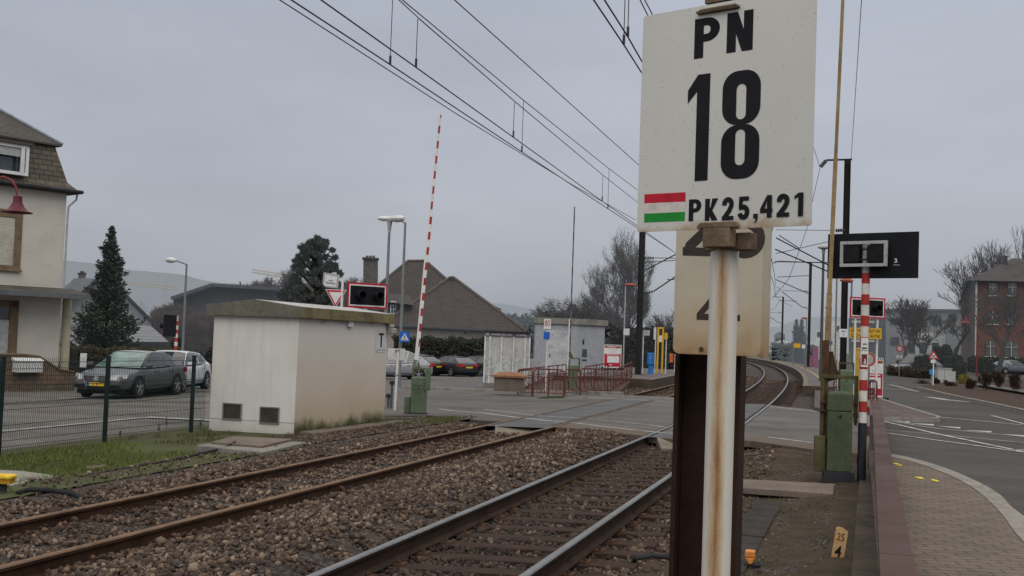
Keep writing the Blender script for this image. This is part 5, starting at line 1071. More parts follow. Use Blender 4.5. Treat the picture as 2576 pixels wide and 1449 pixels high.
    for s in (1, -1):
        mb = MB(); mb.add([(h2+.01, s*.44*k, .56), (h2-.05, s*.62*k, .56), (h2-.30, s*.83*k, .62), (h2-.36, s*.84*k, .74), (h2-.14, s*.64*k, .735), (h2-.03, s*.44*k, .70)], [(0, 1, 4, 5), (1, 2, 3, 4)]); ob = mb.build('headlight', hl, t_); sm_ = ob.modifiers.new('t', 'SOLIDIFY'); sm_.thickness = .05; sm_.offset = 0
        mb = MB(); mb.add([(-h2-.01, s*.38*k, .72), (-h2+.02, s*.68*k, .72), (-h2+.24, s*.87*k, .74), (-h2+.24, s*.86*k, .90), (-h2+.06, s*.70*k, .90), (-h2+.03, s*.40*k, .88)], [(0, 1, 4, 5), (1, 2, 3, 4)]); ob = mb.build('tail_light', pm('tail_red', (.32, .02, .02), rough=.25), t_); sm_ = ob.modifiers.new('t', 'SOLIDIFY'); sm_.thickness = .05; sm_.offset = 0
    mb = MB(); mb.prism([(-.42, .68), (.42, .68), (.30, .50), (-.30, .50)], (h2-.01, 0, 0), (0, 1, 0), (0, 0, 1), (.025, 0, 0)); gr = mb.build('grille', black, t_)
    mb = MB(); 
    for z in (.53, .565, .60, .635): mb.box(h2+.016, h2+.022, -.30-(z-.5)*.5, .30+(z-.5)*.5, z, z+.010)
    mb.bar((h2+.014, -.44, .69), (h2+.014, .44, .69), .02); mb.bar((h2+.014, .44, .69), (h2+.014, .31, .36), .035); mb.bar((h2+.014, -.44, .69), (h2+.014, -.31, .36), .035); mb.build('grille_trim', chrome, gr)
    mb = MB(); mb.box(h2-.06, h2+.008, -.72*k, -.36, .30, .42); mb.box(h2-.06, h2+.008, .36, .72*k, .30, .42); mb.box(h2-.04, h2+.016, -.30, .30, .28, .36); mb.build('air_intake', black, t_)
    if plate:
        mb = MB(); mb.box(h2+.018, h2+.03, -.26, .26, .375, .485); pl_ = mb.build('number_plate', pm('plate_yellow', (.68, .42, .02), rough=.5, var=.05), t_)
        text(plate, 'lettering', inkb, pl_, (h2+.0305, -.19, .395), (0, 1, 0), (0, 0, 1), .07, .42, bold=.01)
        mb = MB(); mb.box(h2+.0301, h2+.031, -.26, -.21, .376, .484); mb.build('plate_band', blue, pl_)
        mb = MB(); mb.lathe([(.085, h2+.022), (.085, h2+.034), (.07, h2+.034), (.07, h2+.022)], (0, 0, .60), 20, 'x')
        mb.lathe([(0, h2+.023), (.07, h2+.023)], (0, 0, .60), 16, 'x'); e_ = mb.build('emblem', chrome, gr)
        mb = MB(); 
        for a_, b_ in (((-.035, .66), (0, .61)), ((0, .61), (.035, .66)), ((-.06, .63), (-.025, .545)), ((-.025, .545), (0, .59)), ((0, .59), (.025, .545)), ((.025, .545), (.06, .63))): mb.bar((h2+.036, a_[0], a_[1]), (h2+.036, b_[0], b_[1]), .012, .004)
        mb.build('emblem_lines', white, e_)
    mb = MB(); mb.box(-h2-.014, -h2+.03, -.26, .26, .62, .72); mb.build('rear_plate', pm('plate_yellow', (.68, .42, .02)), t_)
    mb = MB(); mb.box(-h2+.15, h2-.2, -hw*.8, hw*.8, .13, .3); mb.build('underbody', black, t_)
    return t_
def place_wheel(px, py, rz, lx, ly):
    w_ = GZ(px, py); return Vector((w_.x-(math.cos(rz)*lx-math.sin(rz)*ly), w_.y-(math.sin(rz)*lx+math.cos(rz)*ly), w_.z))
silver_g = carpaint('graphite_paint', (.075, .077, .085), .2); wpaint = carpaint('white_car_paint', (.66, .69, .73)); dkp = carpaint('dark_car_paint', (.022, .025, .032)); dk2 = carpaint('black_car_paint', (.015, .015, .018)); slv = carpaint('silver_car_paint', (.24, .25, .27)); blg = carpaint('blue_grey_car_paint', (.10, .115, .14))
rz1 = -math.pi/2+.14
car('graphite grey saloon with yellow front plate parked behind the mesh fence', place_wheel(342, 1001, rz1, 1.36, .80), rz1, silver_g, Hh=1.42, plate='TG 8297', wind=glass('windscreen_green', (.12, .20, .185), .10), roofmat=carpaint('graphite_roof', (.26, .27, .29)))
car('white hatchback parked behind the graphite saloon, cut off by the hut', place_wheel(513, 979, rz1+.1, -1.36, .80), rz1+.1, wpaint, L=4.6, Hh=1.40, kind='sedan')
def carat(px, dep, rz): p = BZ(px, dep); return p
vd = YAW
car('silver car half hidden between the hut and the street lamp', carat(985, 66, 0), vd+math.pi/2+1.9, slv, L=4.5, Hh=1.62, kind='hatch')
car('dark car behind the green barrier machine, left of the open-top shaped one', carat(1040, 80, 0), vd+math.pi/2+.95, dk2, L=4.5)
car('dark blue car with red tail lights and yellow rear plate in front of the hedge', carat(1135, 80, 0), vd+math.pi/2+.62, dkp, L=4.5, Hh=1.38)
car('black small car with a bright rim at the edge of the screen wall', carat(1202, 82, 0), vd+math.pi/2+.75, dk2, L=3.9, Hh=1.42, kind='hatch')
car('blue grey people carrier parked by the bushes beyond the junction on the right', carat(2302, 99, 0), vd+math.pi+.25, blg, L=4.6, Hh=1.75, kind='hatch')
car('dim dark car parked at the foot of the brick building', carat(2545, 120, 0), vd+.2, blg, L=4.4)
# ------------------------------------------------------------ houses
cream = pm('house_render', (.50, .47, .42), rough=.9, scale=.8, fine=25, var=.15, bmp=.1); shade_w = pm('house_render_grey', (.36, .37, .37), rough=.9, scale=.8, var=.15)
stone = pm('brown_stone_trim', (.17, .12, .075), rough=.85, scale=3, var=.3); slate = brickmat('mansard_slates', (.125, .10, .075), (.085, .072, .058), (.03, .026, .022), .36, .19, .10, 'xz', .9, .6)
slate2 = brickmat('upper_slates', (.075, .066, .055), (.055, .05, .045), (.03, .026, .022), .32, .10, .10, 'xz', .9, .5)
sand = brickmat('sandstone_wall', (.16, .115, .075), (.11, .08, .055), (.06, .047, .035), .32, .15, .08, 'xz', .95, .6)
HA = R(66.4); HPt = D(143, 958, 42.2); HC = Vector((HPt.x, HPt.y, -.5))
house = thing('mansard_house', 'tall cream rendered house with a slate mansard roof at the left edge', 'house', HC, HA)
def hw_(x, y): u, z = W(x, y, HC, HA); return u, z+.5
ze = hw_(150, 486)[1]; zm1 = hw_(158, 466)[1]; zm2 = hw_(150, 362)[1]; zc1, zc0 = hw_(143, 737)[1], hw_(143, 748)[1]
mb = MB(); mb.box(-9, 0, 0, 9, -.1, ze); mb.build('wall', cream, house)
mb = MB(); o1, i1, i2 = .30, -.02, -.42
def ringq(o, z): return [(-9-o, -o, z), (o, -o, z), (o, 9+o, z), (-9-o, 9+o, z)]
def roofband(mb, a, b_): mb.add(a+b_, [(i, (i+1) % 4, 4+(i+1) % 4, 4+i) for i in range(4)])
roofband(mb, ringq(o1, ze+.12), ringq(.0, zm1+.12)); roofband(mb, ringq(.0, zm1+.12), ringq(-.38, zm2)); mb.add(ringq(o1, ze+.12)+ringq(o1, ze+.02)+ringq(0, ze), [(0, 1, 5, 4), (1, 2, 6, 5), (4, 5, 9, 8), (5, 6, 10, 9)]); mb.build('mansard', slate, house)
mb = MB(); A = ringq(-.18, zm2); Bp = [(-7.0, 3.2, zm2+2.0), (-2.7, 3.2, zm2+2.0), (-2.7, 5.6, zm2+2.0), (-7, 5.6, zm2+2.0)]
roofband(mb, A, Bp); mb.add(Bp, [(0, 1, 2, 3)]); roofband(mb, ringq(-.18, zm2-.06), A); mb.add(ringq(-.18, zm2-.06), [(3, 2, 1, 0)]); mb.build('roof', slate2, house)
mb = MB(); mb.tube([Vector(A[1])+Vector((0, 0, .03)), Vector(Bp[1])+Vector((0, 0, .03))], .06, 6); mb.build('hip_flashing', pm('zinc', (.20, .22, .25), rough=.5), house)
mb = MB(); mb.tube([(-9.4, -.36, ze+.09), (.40, -.36, ze+.09), (.40, 9, ze+.09)], .07, 8); mb.build('gutter', dark_metal, house); mb = MB(); mb.tube([(.36, -.1, ze+.05), (.34, -.08, ze-.18), (.07, -.06, ze-.45), (.05, -.05, ze-.8), (.05, -.05, zc0+.3)], .04, 8); mb.build('downpipe', lgrey, house)
def win(x0, x1, y0, y1, pr, m_frame, fw_, inner, nm='window', parent=None, inset=.0, mull=False):
    u0_, za = hw_(x0, y0); u1_, zb3 = hw_(x1, y1); z_a, z_b = min(za, zb3), max(za, zb3)
    f_ = MB(); f_.box(u0_, u1_, -pr, -.001, z_a, z_a+fw_); f_.box(u0_, u1_, -pr, -.001, z_b-fw_, z_b); f_.box(u0_, u0_+fw_, -pr, -.001, z_a+fw_, z_b-fw_); f_.box(u1_-fw_, u1_, -pr, -.001, z_a+fw_, z_b-fw_)
    fo = f_.build(nm, m_frame, house); g_ = MB(); g_.box(u0_+fw_, u1_-fw_, -.03, -.004, z_a+fw_, z_b-fw_); g_.build('pane' if nm == 'window' else 'shutter', inner, fo); return fo, u0_, u1_, z_a, z_b
fo, a_, b_, c_, d_ = win(-50, 59, 352, 445, .34, pm('pvc_white', (.62, .64, .66), rough=.4, var=.08), .11, glass('house_glass', (.03, .04, .045), .1))
mb = MB(); mb.box(b_-.30, b_-.17, -.36, -.30, c_, d_); mb.build('sash', white, fo)
mb = MB(); mb.box(a_, b_+.1, -.42, .3, d_, d_+.12); mb.build('dormer_head', slate2, house)
mb = MB(); mb.box(a_+.1, b_-.28, -.28, -.27, d_-.42, d_-.1); mb.build('blind', shade_w, fo)
shut = brickmat('roller_shutter', (.48, .46, .38), (.46, .44, .36), (.22, .20, .15), 30, .05, .12, 'xz', .7, .4)
u_a, z_a = hw_(-60, 677); u_b, z_b = hw_(57, 531)
f_ = MB(); t1 = .27; f_.box(u_a, u_b, -.06, -.001, z_a, z_a+t1*.8); f_.box(u_a, u_b, -.06, -.001, z_b-t1, z_b); f_.box(u_b-t1, u_b, -.06, -.001, z_a+t1*.8, z_b-t1); f_.box(u_a, u_b+.04, -.12, -.061, z_a, z_a+.08); fo = f_.build('window', stone, house, bevel=.01); g_ = MB(); g_.box(u_a, u_b-t1, -.03, -.004, z_a+t1*.8, z_b-t1); g_.build('shutter', shut, fo)
mb = MB(); mb.box(-9, .0, -1.15, -.002, zc0, zc0+.06); mb.box(0, .42, -1.15, 3, zc0, zc0+.06); mb.box(-9, .48, -1.22, -1.10, zc0-.04, zc0+.12); mb.build('canopy', pm('canopy_zinc', (.11, .12, .125), rough=.6, var=.3), house)
mb = MB(); mb.add([(-9, -1.15, zc0+.12), (.46, -1.15, zc0+.12), (.46, -.0, zc0+.34), (-9, 0, zc0+.34)], [(0, 1, 2, 3)]); mb.build('canopy_roof', slate2, house)
mb = MB(); mb.cyl((.30, .08, -.1), (.29, .08, zc0-.02), .165, .16, n=20); mb.build('column', pm('cream_column', (.40, .37, .26), rough=.8, var=.2), house, smooth=True)
u_a, _z = hw_(22, 800); u_b, _z = hw_(44, 800)
mb = MB(); mb.box(u_a, u_b, -.07, -.001, 0, zc0-.2); mb.box(u_a, u_b+.12, -.09, -.001, 0, .5); mb.box(-6, u_b, -.07, -.001, zc0-.42, zc0-.2); mb.build('door_surround', stone, house)
mb = MB(); mb.box(u_a-1.4, u_a, -.04, -.001, 0, zc0-.9); mb.build('door', shade_w, house); mb = MB(); mb.box(u_a-1.4, u_a, -.03, -.001, zc0-.88, zc0-.43); mb.build('transom_window', cglass, house)
# its garden wall
wb = G(12, 979, -.5); az_w = HA+.0
gw = thing('garden_wall', 'brown sandstone garden wall with a sloping end in front of the cream house', 'wall', wb, az_w)
def ww(x, y): u, z = W(x, y, wb, az_w); return u, z+.5
pts = [ww(-80, 978), ww(188, 977), ww(187, 937), ww(150, 931), ww(98, 898), ww(60, 893), ww(-80, 893)]
mb = MB(); mb.prism([(pts[0][0], -.1)]+[(pts[1][0], -.1)]+pts[2:], (0, 0, 0), (1, 0, 0), (0, 0, 1), (0, .35, 0)); mb.build('wall', sand, gw)
mb = MB(); 
for a, c_ in zip(pts[2:], pts[3:]): mb.bar((a[0], .17, a[1]+.025), (c_[0], .17, c_[1]+.025), .42, .05)
mb.build('capping', stone, gw)
u_a, z_a = ww(29, 936); u_b, z_b = ww(98, 900)
ml = thing('letter_cabinet', 'white metal letter cabinet fixed on the sandstone garden wall', 'cabinet', gw.location+Vector((math.cos(az_w)*(u_a+u_b)/2, math.sin(az_w)*(u_a+u_b)/2, z_a)), az_w)
w_ = abs(u_b-u_a)/2; mb = MB(); mb.box(-w_, w_, -.3, -.02, 0, z_b-z_a-.1); mb.build('cabinet', whitem, ml, bevel=.01)
mb = MB(); mb.prism([(-.34, z_b-z_a-.1), (0, z_b-z_a-.1), (0, z_b-z_a)], (-w_-.03, -.0, 0), (0, 1, 0), (0, 0, 1), (2*w_+.06, 0, 0)); mb.build('lid', white, ml)
mb = MB()
for i in range(9): mb.box(-w_+.03+i*w_*.22, -w_+.06+i*w_*.22, -.303, -.3005, .05, z_b-z_a-.16)
mb.build('grooves', lgrey, ml)
def board(name, label, cat, x0, y0, x1, y1, dep, mat, th=.03, group=None, post=None, zbase=None, pw=.03, part='panel', rz=None, bevel=0):
    a, b_ = D(x0, y1, dep), D(x1, y0, dep); xm_ = (x0+x1)/2; g_ = BZ(post if post is not None else xm_, dep) if zbase is None else B(post if post is not None else xm_, dep, zbase)
    r_ = YAW if rz is None else rz; t_ = thing(name, label, cat, g_, r_, group)
    wd = abs(x1-x0)*dep/F; z0_ = HZ(D(xm_, 0, dep), y1)-g_.z; z1_ = HZ(D(xm_, 0, dep), y0)-g_.z; cx_ = (D(xm_, (y0+y1)/2, dep)-g_); cx_ = cx_.x*math.cos(YAW)+cx_.y*math.sin(YAW)
    mb = MB(); mb.box(cx_-wd/2, cx_+wd/2, -th, 0, z0_, z1_); p_ = mb.build(part, mat, t_, bevel=bevel)
    if post is not None: m2 = MB(); m2.cyl((0, .02+pw, -.1), (0, .02+pw, z1_-.02), pw, n=8); m2.build('post', whitem if pw < .05 else grey_metal, t_)
    return t_, cx_-wd/2, cx_+wd/2, z0_, z1_, p_
board('notice_box', 'small white notice board at the garden hedge left of the graphite saloon', 'board', 201, 888, 217, 925, 40.5, whitem, zbase=-.5)
# gable house with chimney neighbour
def block(name, label, dep, wall_pts, th, mat, parts=(), cat='house'):
    """a building face traced at one depth (pixel outline) and given real thickness away from the viewer"""
    P = [D(x, y, dep) for x, y in wall_pts]; g_ = BZ(sum(x for x, y in wall_pts)/len(wall_pts), dep)
    t_ = thing(name, label, cat, g_); fw = Vector((g_.x, g_.y, 0)).normalized()*th
    n = len(P); mb = MB(); mb.add(P+[p+fw for p in P], [tuple(range(n)), tuple(range(2*n-1, n-1, -1))]+[(i, n+i, n+(i+1) % n, (i+1) % n) for i in range(n)]); mb.build('wall', mat, t_, world=True); return t_, fw
def slabpart(t_, pts, dep, th, mat, name, back=0.): 
    P = [D(x, y, dep) for x, y in pts]; fw = Vector((P[0].x, P[0].y, 0)).normalized(); P = [p+fw*back for p in P]; n = len(P)
    mb = MB(); mb.add(P+[p+fw*th for p in P], [tuple(range(n)), tuple(range(2*n-1, n-1, -1))]+[(i, n+i, n+(i+1) % n, (i+1) % n) for i in range(n)]); return mb.build(name, mat, t_, world=True)
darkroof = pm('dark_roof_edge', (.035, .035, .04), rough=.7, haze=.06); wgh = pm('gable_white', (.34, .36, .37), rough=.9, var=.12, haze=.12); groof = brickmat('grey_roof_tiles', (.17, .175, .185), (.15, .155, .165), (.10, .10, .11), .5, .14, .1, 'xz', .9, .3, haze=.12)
t_, fw = block('gable_house', 'white gabled house with dark roof edges behind the fir tree', 62, [(165, 935), (165, 774), (262, 698), (381, 815), (381, 935)], 9, wgh)
for a, c_ in (((158, 782), (262, 694)), ((262, 694), (388, 820))): mb = MB(); p0, p1 = D(*a, 61.3), D(*c_, 61.3); q0_, q1_ = p0+fw*1.15, p1+fw*1.15; off_ = Vector((0, 0, .22)); mb.add([p0, p1, q1_, q0_, p0+off_, p1+off_, q1_+off_, q0_+off_], [(0, 1, 2, 3), (4, 7, 6, 5), (0, 4, 5, 1), (1, 5, 6, 2), (2, 6, 7, 3), (3, 7, 4, 0)]); mb.build('roof', darkroof, t_, world=True)
t_, fw = block('garage', 'low grey-roofed garage to the right of the fir tree', 56, [(300, 945), (300, 862), (424, 862), (424, 945)], 5, pm('garage_wall', (.10, .105, .10), rough=.9, haze=.08))
mb = MB(); mb.add([D(285, 862, 55.5), D(427, 862, 55.5), D(380, 820, 60), D(290, 818, 60)], [(0, 1, 2, 3)]); mb.build('roof', groof, t_, world=True); mb = MB(); mb.bar(D(285, 863, 55.4), D(427, 863, 55.4), .1, .12); mb.build('gutter', darkroof, t_, world=True)
t_, fw = block('annexe', 'low annexe with grey roof between the cream column and the fir tree', 57, [(160, 945), (160, 850), (186, 872), (186, 945)], 4, wgh)
mb = MB(); mb.add([D(155, 838, 56.6), D(188, 868, 56.6), D(230, 862, 60), D(220, 815, 60), D(160, 812, 60)], [(0, 1, 2, 3, 4)]); mb.build('roof', groof, t_, world=True); slabpart(t_, [(163, 860), (171, 860), (171, 869), (163, 869)], 56.9, .1, pm('terracotta', (.28, .12, .06)), 'window')
t_, fw = block('chimney_house', 'distant grey roof with a broad chimney left of the fir tree', 78, [(150, 900), (150, 733), (187, 700), (240, 700), (240, 900)], 6, pm('far_roof', (.14, .145, .155), rough=.8, haze=.2))
slabpart(t_, [(197, 702), (197, 688), (216, 688), (216, 702)], 79, .8, pm('chimney_brick', (.09, .075, .065), haze=.1), 'chimney'); slabpart(t_, [(195, 689), (195, 686), (218, 686), (218, 689)], 78.9, 1, darkroof, 'chimney_cap'); slabpart(t_, [(201, 686), (201, 682), (212, 682), (212, 686)], 79.1, .4, darkroof, 'chimney_pot')
slabpart(t_, [(150, 760), (150, 735), (215, 738), (215, 760)], 77.8, .2, pm('far_wall', (.11, .105, .11), haze=.15), 'upper_wall')
bmk = pm('barn_dark', (.040, .043, .05), rough=.8, scale=.5, var=.3, haze=.10)
t_, fw = block('dark_barn', 'wide dark grey building with a low pitched roof behind the bare bushes', 80, [(436, 930), (436, 750), (535, 719), (700, 729), (700, 930)], 14, bmk, cat='building')
mb = MB()
for a, c_ in (((434, 751), (536, 717)), ((536, 717), (702, 727))): mb.bar(D(*a, 79.6), D(*c_, 79.6), .8, .22)
mb.build('roof_edge', pm('barn_edge', (.05, .06, .075), rough=.6, haze=.12), t_, world=True)
mb = MB(); mb.cyl(D(590, 722, 82), D(590, 716, 82), .06, n=6); mb.cyl(D(605, 722, 82), D(604, 708, 82), .05, n=6); mb.build('vent_pipe', darkroof, t_, world=True)
# big hipped house in the centre
tile = brickmat('brown_roof_tiles', (.046, .033, .028), (.037, .028, .025), (.019, .015, .014), .28, .22, .12, 'xz', .9, .6, haze=.04); tile.node_tree.nodes
t_, fw = block('hipped_house', 'large bungalow under a broad brown hipped tile roof behind the hedge', 89.9, [(925, 915), (925, 815), (1305, 834), (1305, 925)], 15, pm('bungalow_render', (.36, .32, .275), rough=.9, var=.2, haze=.05))
def hippy(E, apex, name, dl, dr):
    mb = MB(); mb.add(E+apex, [(0, 1, 5, 4), (1, 2, 5), (3, 0, 4), (2, 3, 4, 5)]); o = mb.build(name, tile, t_, world=True)
    m2 = MB()
    for a, c_ in ((E[0], apex[0]), (E[1], apex[1]), (apex[0], apex[1])): m2.tube([a+Vector((0, 0, .03)), c_+Vector((0, 0, .05))], .12, 6)
    m2.build('ridge_tiles', pm('ridge', (.085, .07, .062), haze=.04), o, world=t_); return o
hippy([D(845, 806, 95), D(1262, 826, 95), D(1225, 822, 112), D(880, 806, 112)], [D(1027, 657, 103), D(1070, 657, 103)], 'roof', 0, 0)
hippy([D(960, 816, 89.5), D(1325, 835, 89.5), D(1290, 828, 104), D(1000, 818, 104)], [D(1133, 699, 96.5), D(1140, 699, 96.5)], 'front_roof', 0, 0)
mb = MB(); mb.tube([D(960, 819, 89.3), D(1325, 838, 89.3)], .14, 8); mb.tube([D(1172, 833, 89.6), D(1165, 846, 90.6), D(1160, 900, 90.6)], .09, 6); mb.build('gutter', darkroof, t_, world=True)
ch = slabpart(t_, [(913, 800), (914, 650), (951, 652), (950, 800)], 97, 1.2, brickmat('chimney_stone', (.105, .092, .078), (.08, .07, .06), (.05, .045, .04), .35, .2, .1, 'xz', .95, .5, haze=.06), 'chimney'); slabpart(t_, [(911.5, 651), (911.5, 646.5), (953.5, 649), (953.5, 653)], 96.8, 1.6, darkroof, 'chimney_cap')
for x in (924, 932, 940): mb = MB(); mb.cyl(D(x, 649, 97.5), D(x, 643, 97.5), .12, n=8); mb.build('chimney_pot', pm('pot', (.12, .10, .09)), t_, world=True)
slabpart(t_, [(1132, 712), (1132, 697), (1141, 698), (1141, 712)], 95.9, .5, darkroof, 'chimney'); 
do = slabpart(t_, [(953, 800), (958, 757), (1036, 764), (1030, 800)], 91.5, 6, pm('dormer_slate', (.040, .038, .04), haze=.04), 'dormer'); mb = MB(); mb.add([D(949, 758, 91), D(1041, 767, 91), D(1030, 742, 96), D(972, 738, 96)], [(0, 1, 2, 3)]); mb.build('dormer_roof', tile, t_, world=True)
wn = slabpart(t_, [(981, 788), (983, 757), (997, 758), (995, 790)], 91.35, .08, pm('pvc_white', (.62, .64, .66)), 'window')
for xa, xb in ((984, 988.5), (990.5, 994.5)):
    for ya, yb in ((760, 767), (769, 776), (778, 786)): slabpart(t_, [(xa, yb), (xa+.3, ya), (xb+.3, ya), (xb, yb)], 91.3, .03, cglass, 'pane')
mb = MB(); mb.add([D(1228, 762, 100), D(1262, 778, 100), D(1258, 783, 100), D(1245, 790, 100), D(1215, 765, 100)]+[D(1228, 762, 103), D(1262, 778, 103), D(1258, 783, 103), D(1245, 790, 103), D(1215, 765, 103)], [(0, 1, 2, 3, 4), (9, 8, 7, 6, 5)]+[(i, 5+i, 5+(i+1) % 5, (i+1) % 5) for i in range(5)]); mb.build('rear_dormer', darkroof, t_, world=True)
# ------------------------------------------------------------ right hand buildings
brick = brickmat('red_brick', (.120, .042, .030), (.092, .034, .026), (.09, .06, .045), .25, .08, .1, 'xz', .9, .3, haze=.04); bsid = pm('brick_side', (.075, .038, .03), rough=.9, haze=.12)
t_, fw = block('brick_building', 'three storey red brick block with rows of windows on the right edge', 143, [(2453, 935), (2453, 704), (2720, 712), (2720, 940)], 18, brick, cat='building')
mb = MB(); mb.add([D(2418, 925, 156), D(2453, 935, 143), D(2453, 704, 143), D(2434, 712, 150), D(2418, 760, 156)], [(0, 1, 2, 3, 4)]); mb.build('side_wall', bsid, t_, world=True)
rf = pm('brick_block_roof', (.050, .044, .040), rough=.95, haze=.08, scale=.7); mb = MB(); mb.add([D(2432, 705, 142), D(2730, 712, 142), D(2600, 652, 152), D(2548, 650, 152), D(2410, 770, 158), D(2750, 720, 165)], [(0, 1, 2, 3), (0, 3, 4), (1, 5, 2)]); mb.build('roof', rf, t_, world=True); slabpart(t_, [(2526, 664), (2526, 643), (2534, 643), (2534, 664)], 149, 1, darkroof, 'chimney')
slabpart(t_, [(2452, 906), (2454, 708), (2459, 708), (2457, 906)], 142.7, .2, pm('white_quoin', (.38, .38, .37), haze=.1, var=.4, scale=1), 'corner_trim')
for x0, x1, y0, y1 in ((2488, 2508, 712, 742), (2536, 2557, 712, 742), (2486, 2508, 784, 814), (2534, 2556, 784, 814), (2481, 2502, 858, 895), (2528, 2560, 860, 898), (2590, 2612, 712, 742), (2590, 2612, 784, 814)):
    f_ = slabpart(t_, [(x0, y1), (x0, y0), (x1, y0), (x1, y1)], 142.85, .05, glass('far_glass', (.05, .055, .06), .15, haze=.08), 'window')
    fw_ = Vector((-math.sin(YAW), math.cos(YAW), 0)); mb = MB(); mb.bar(D(x0-3, y1+2, 142.7), D(x1+3, y1+2, 142.7), .1, .1); mb.build('sill', white, f_, world=t_)
    mb = MB(); mb.bar(D((x0+x1)/2, y0, 142.7), D((x0+x1)/2, y1, 142.7), .1, .1); mb.bar(D(x0, y0+(y1-y0)*.35, 142.7), D(x1, y0+(y1-y0)*.35, 142.7), .06, .06); mb.build('glazing_bar', lgrey, f_, world=t_)
gw2 = pm('grey_render', (.15, .15, .155), rough=.9, scale=.4, haze=.2, var=.25); ww2 = pm('white_render_far', (.54, .55, .55), rough=.9, scale=.4, haze=.15, var=.25); dwin = glass('dark_far_window', (.03, .035, .04), .2, haze=.12)
t_, fw = block('grey_building', 'flat-roofed grey building behind the bare tree right of the signals', 175, [(2215, 930), (2215, 779), (2418, 781), (2418, 930)], 15, gw2, cat='building')
slabpart(t_, [(2213, 781), (2213, 776), (2420, 778), (2420, 783)], 174.5, 16, pm('roof_edge_far', (.06, .06, .065), haze=.18), 'roof_edge')
for x0, x1, y0, y1 in ((2345, 2368, 795, 818), (2300, 2320, 800, 816), (2240, 2262, 800, 816), (2386, 2404, 790, 812), (2240, 2262, 848, 868)): slabpart(t_, [(x0, y1), (x0, y0), (x1, y0), (x1, y1)], 174.8, .1, dwin, 'window')
t_, fw = block('white_building', 'low white building with dark windows behind the round bushes', 160, [(2290, 930), (2294, 836), (2378, 838), (2378, 930)], 10, ww2, cat='building')
for x0, x1 in ((2284, 2302), (2313, 2331), (2345, 2362)): slabpart(t_, [(x0, 888), (x0, 862), (x1, 862), (x1, 888)], 159.8, .1, dwin, 'window')
slabpart(t_, [(2270, 912), (2270, 896), (2330, 896), (2330, 912)], 159.6, .1, dwin, 'window')
t_, fw = block('grey_building', 'dark grey block directly behind the right signal board', 150, [(2135, 915), (2135, 800), (2228, 802), (2228, 915)], 10, pm('slate_block', (.055, .06, .068), rough=.9, haze=.14, scale=.4), cat='building')
for i in range(3): slabpart(t_, [(2142, 812+i*24), (2142, 806+i*24), (2200, 807+i*24), (2200, 813+i*24)], 149.8, .1, lgrey, 'ledge')
t_, fw = block('pale_building', 'pale flat building behind the tan barrier arm', 190, [(2052, 905), (2052, 832), (2068, 832), (2068, 808), (2125, 810), (2125, 905)], 10, ww2, cat='building')
for x0, x1, y0, y1 in ((2105, 2112, 820, 832), (2075, 2094, 858, 866), (2056, 2066, 835, 846)): slabpart(t_, [(x0, y1), (x0, y0), (x1, y0), (x1, y1)], 189.8, .1, dwin, 'window')
for i, (x0, x1, y0, y1, m_) in enumerate(((1946, 1990, 858, 905, ww2), (1990, 2035, 868, 905, gw2), (2030, 2054, 862, 905, ww2), (1948, 1975, 838, 862, gw2))):
    lab = ['small pale house far down the line behind the fir trees', 'small grey house far down the line left of the middle mast', 'pale garden shed behind the magenta pillar', 'grey house top farthest down the line'][i]
    t_, fw = block('distant_house', lab, 230+8*i, [(x0, y1), (x0, y0+4), ((x0+x1)/2, y0-4), (x1, y0+4), (x1, y1)], 8, m_); 
    for k_ in range(3): xa = x0+(x1-x0)*(.15+.28*k_); slabpart(t_, [(xa, y0+20), (xa, y0+12), (xa+4, y0+12), (xa+4, y0+20)], 229.5+8*i, .2, dwin, 'window')
# ------------------------------------------------------------ station side: platforms, screen wall, boxes, boards, railings
platm = pm('platform_paving', (.115, .105, .10), rough=.9, scale=1.5, var=.25); pedge = pm('platform_edge', (.18, .145, .11), rough=.9, scale=2, var=.35); pface = pm('platform_face', (.075, .055, .042), rough=.95, scale=2, var=.4)
def platform(x_in, x_out, y0, y1, z, label):
    ys = [y0+(y1-y0)*i/60 for i in range(61)]; mb = MB(); L = []
    s = 1 if x_out > x_in else -1
    for y in ys:
        for dx, dz_ in ((0, -.5), (0, 0), (s*.22, .0), (s*.22, .003), (x_out-x_in, .003), (x_out-x_in, -.5)): L.append((x_in+dx+tc(y), y, z+dz_))
    n = 6
    for j in range(60):
        for i in range(5): mb.m = {0: 1, 1: 2, 2: 2, 3: 0, 4: 1}[i]; mb.f.append((j*n+i, j*n+i+1, (j+1)*n+i+1, (j+1)*n+i)); mb.mi.append(mb.m)
    mb.v = [Vector(p) for p in L]; mb.f.append(tuple(range(6))); mb.mi.append(1); mb.f.append(tuple(range(60*n, 61*n))); mb.mi.append(1)
    return struct(mb.build('platform', [platm, pface, pedge]))
platform(-1.85+.36, .75, 49.8, 190, .25, ''); platform(-8.30+.38, -12.4, 50.6, 190, .2, '')
P = [(-1.1+.36+tc(y)+.05, y) for y in range(52, 150, 2)]
mb = MB(); L = []
for x, y in P: L += [(x, y, .258), (x+.10, y, .258)]
mb.add(L, [(2*i, 2*i+2, 2*i+3, 2*i+1) for i in range(len(P)-1)]); struct(mb.build('yellow_line', paint_yellow_line, fix=False))
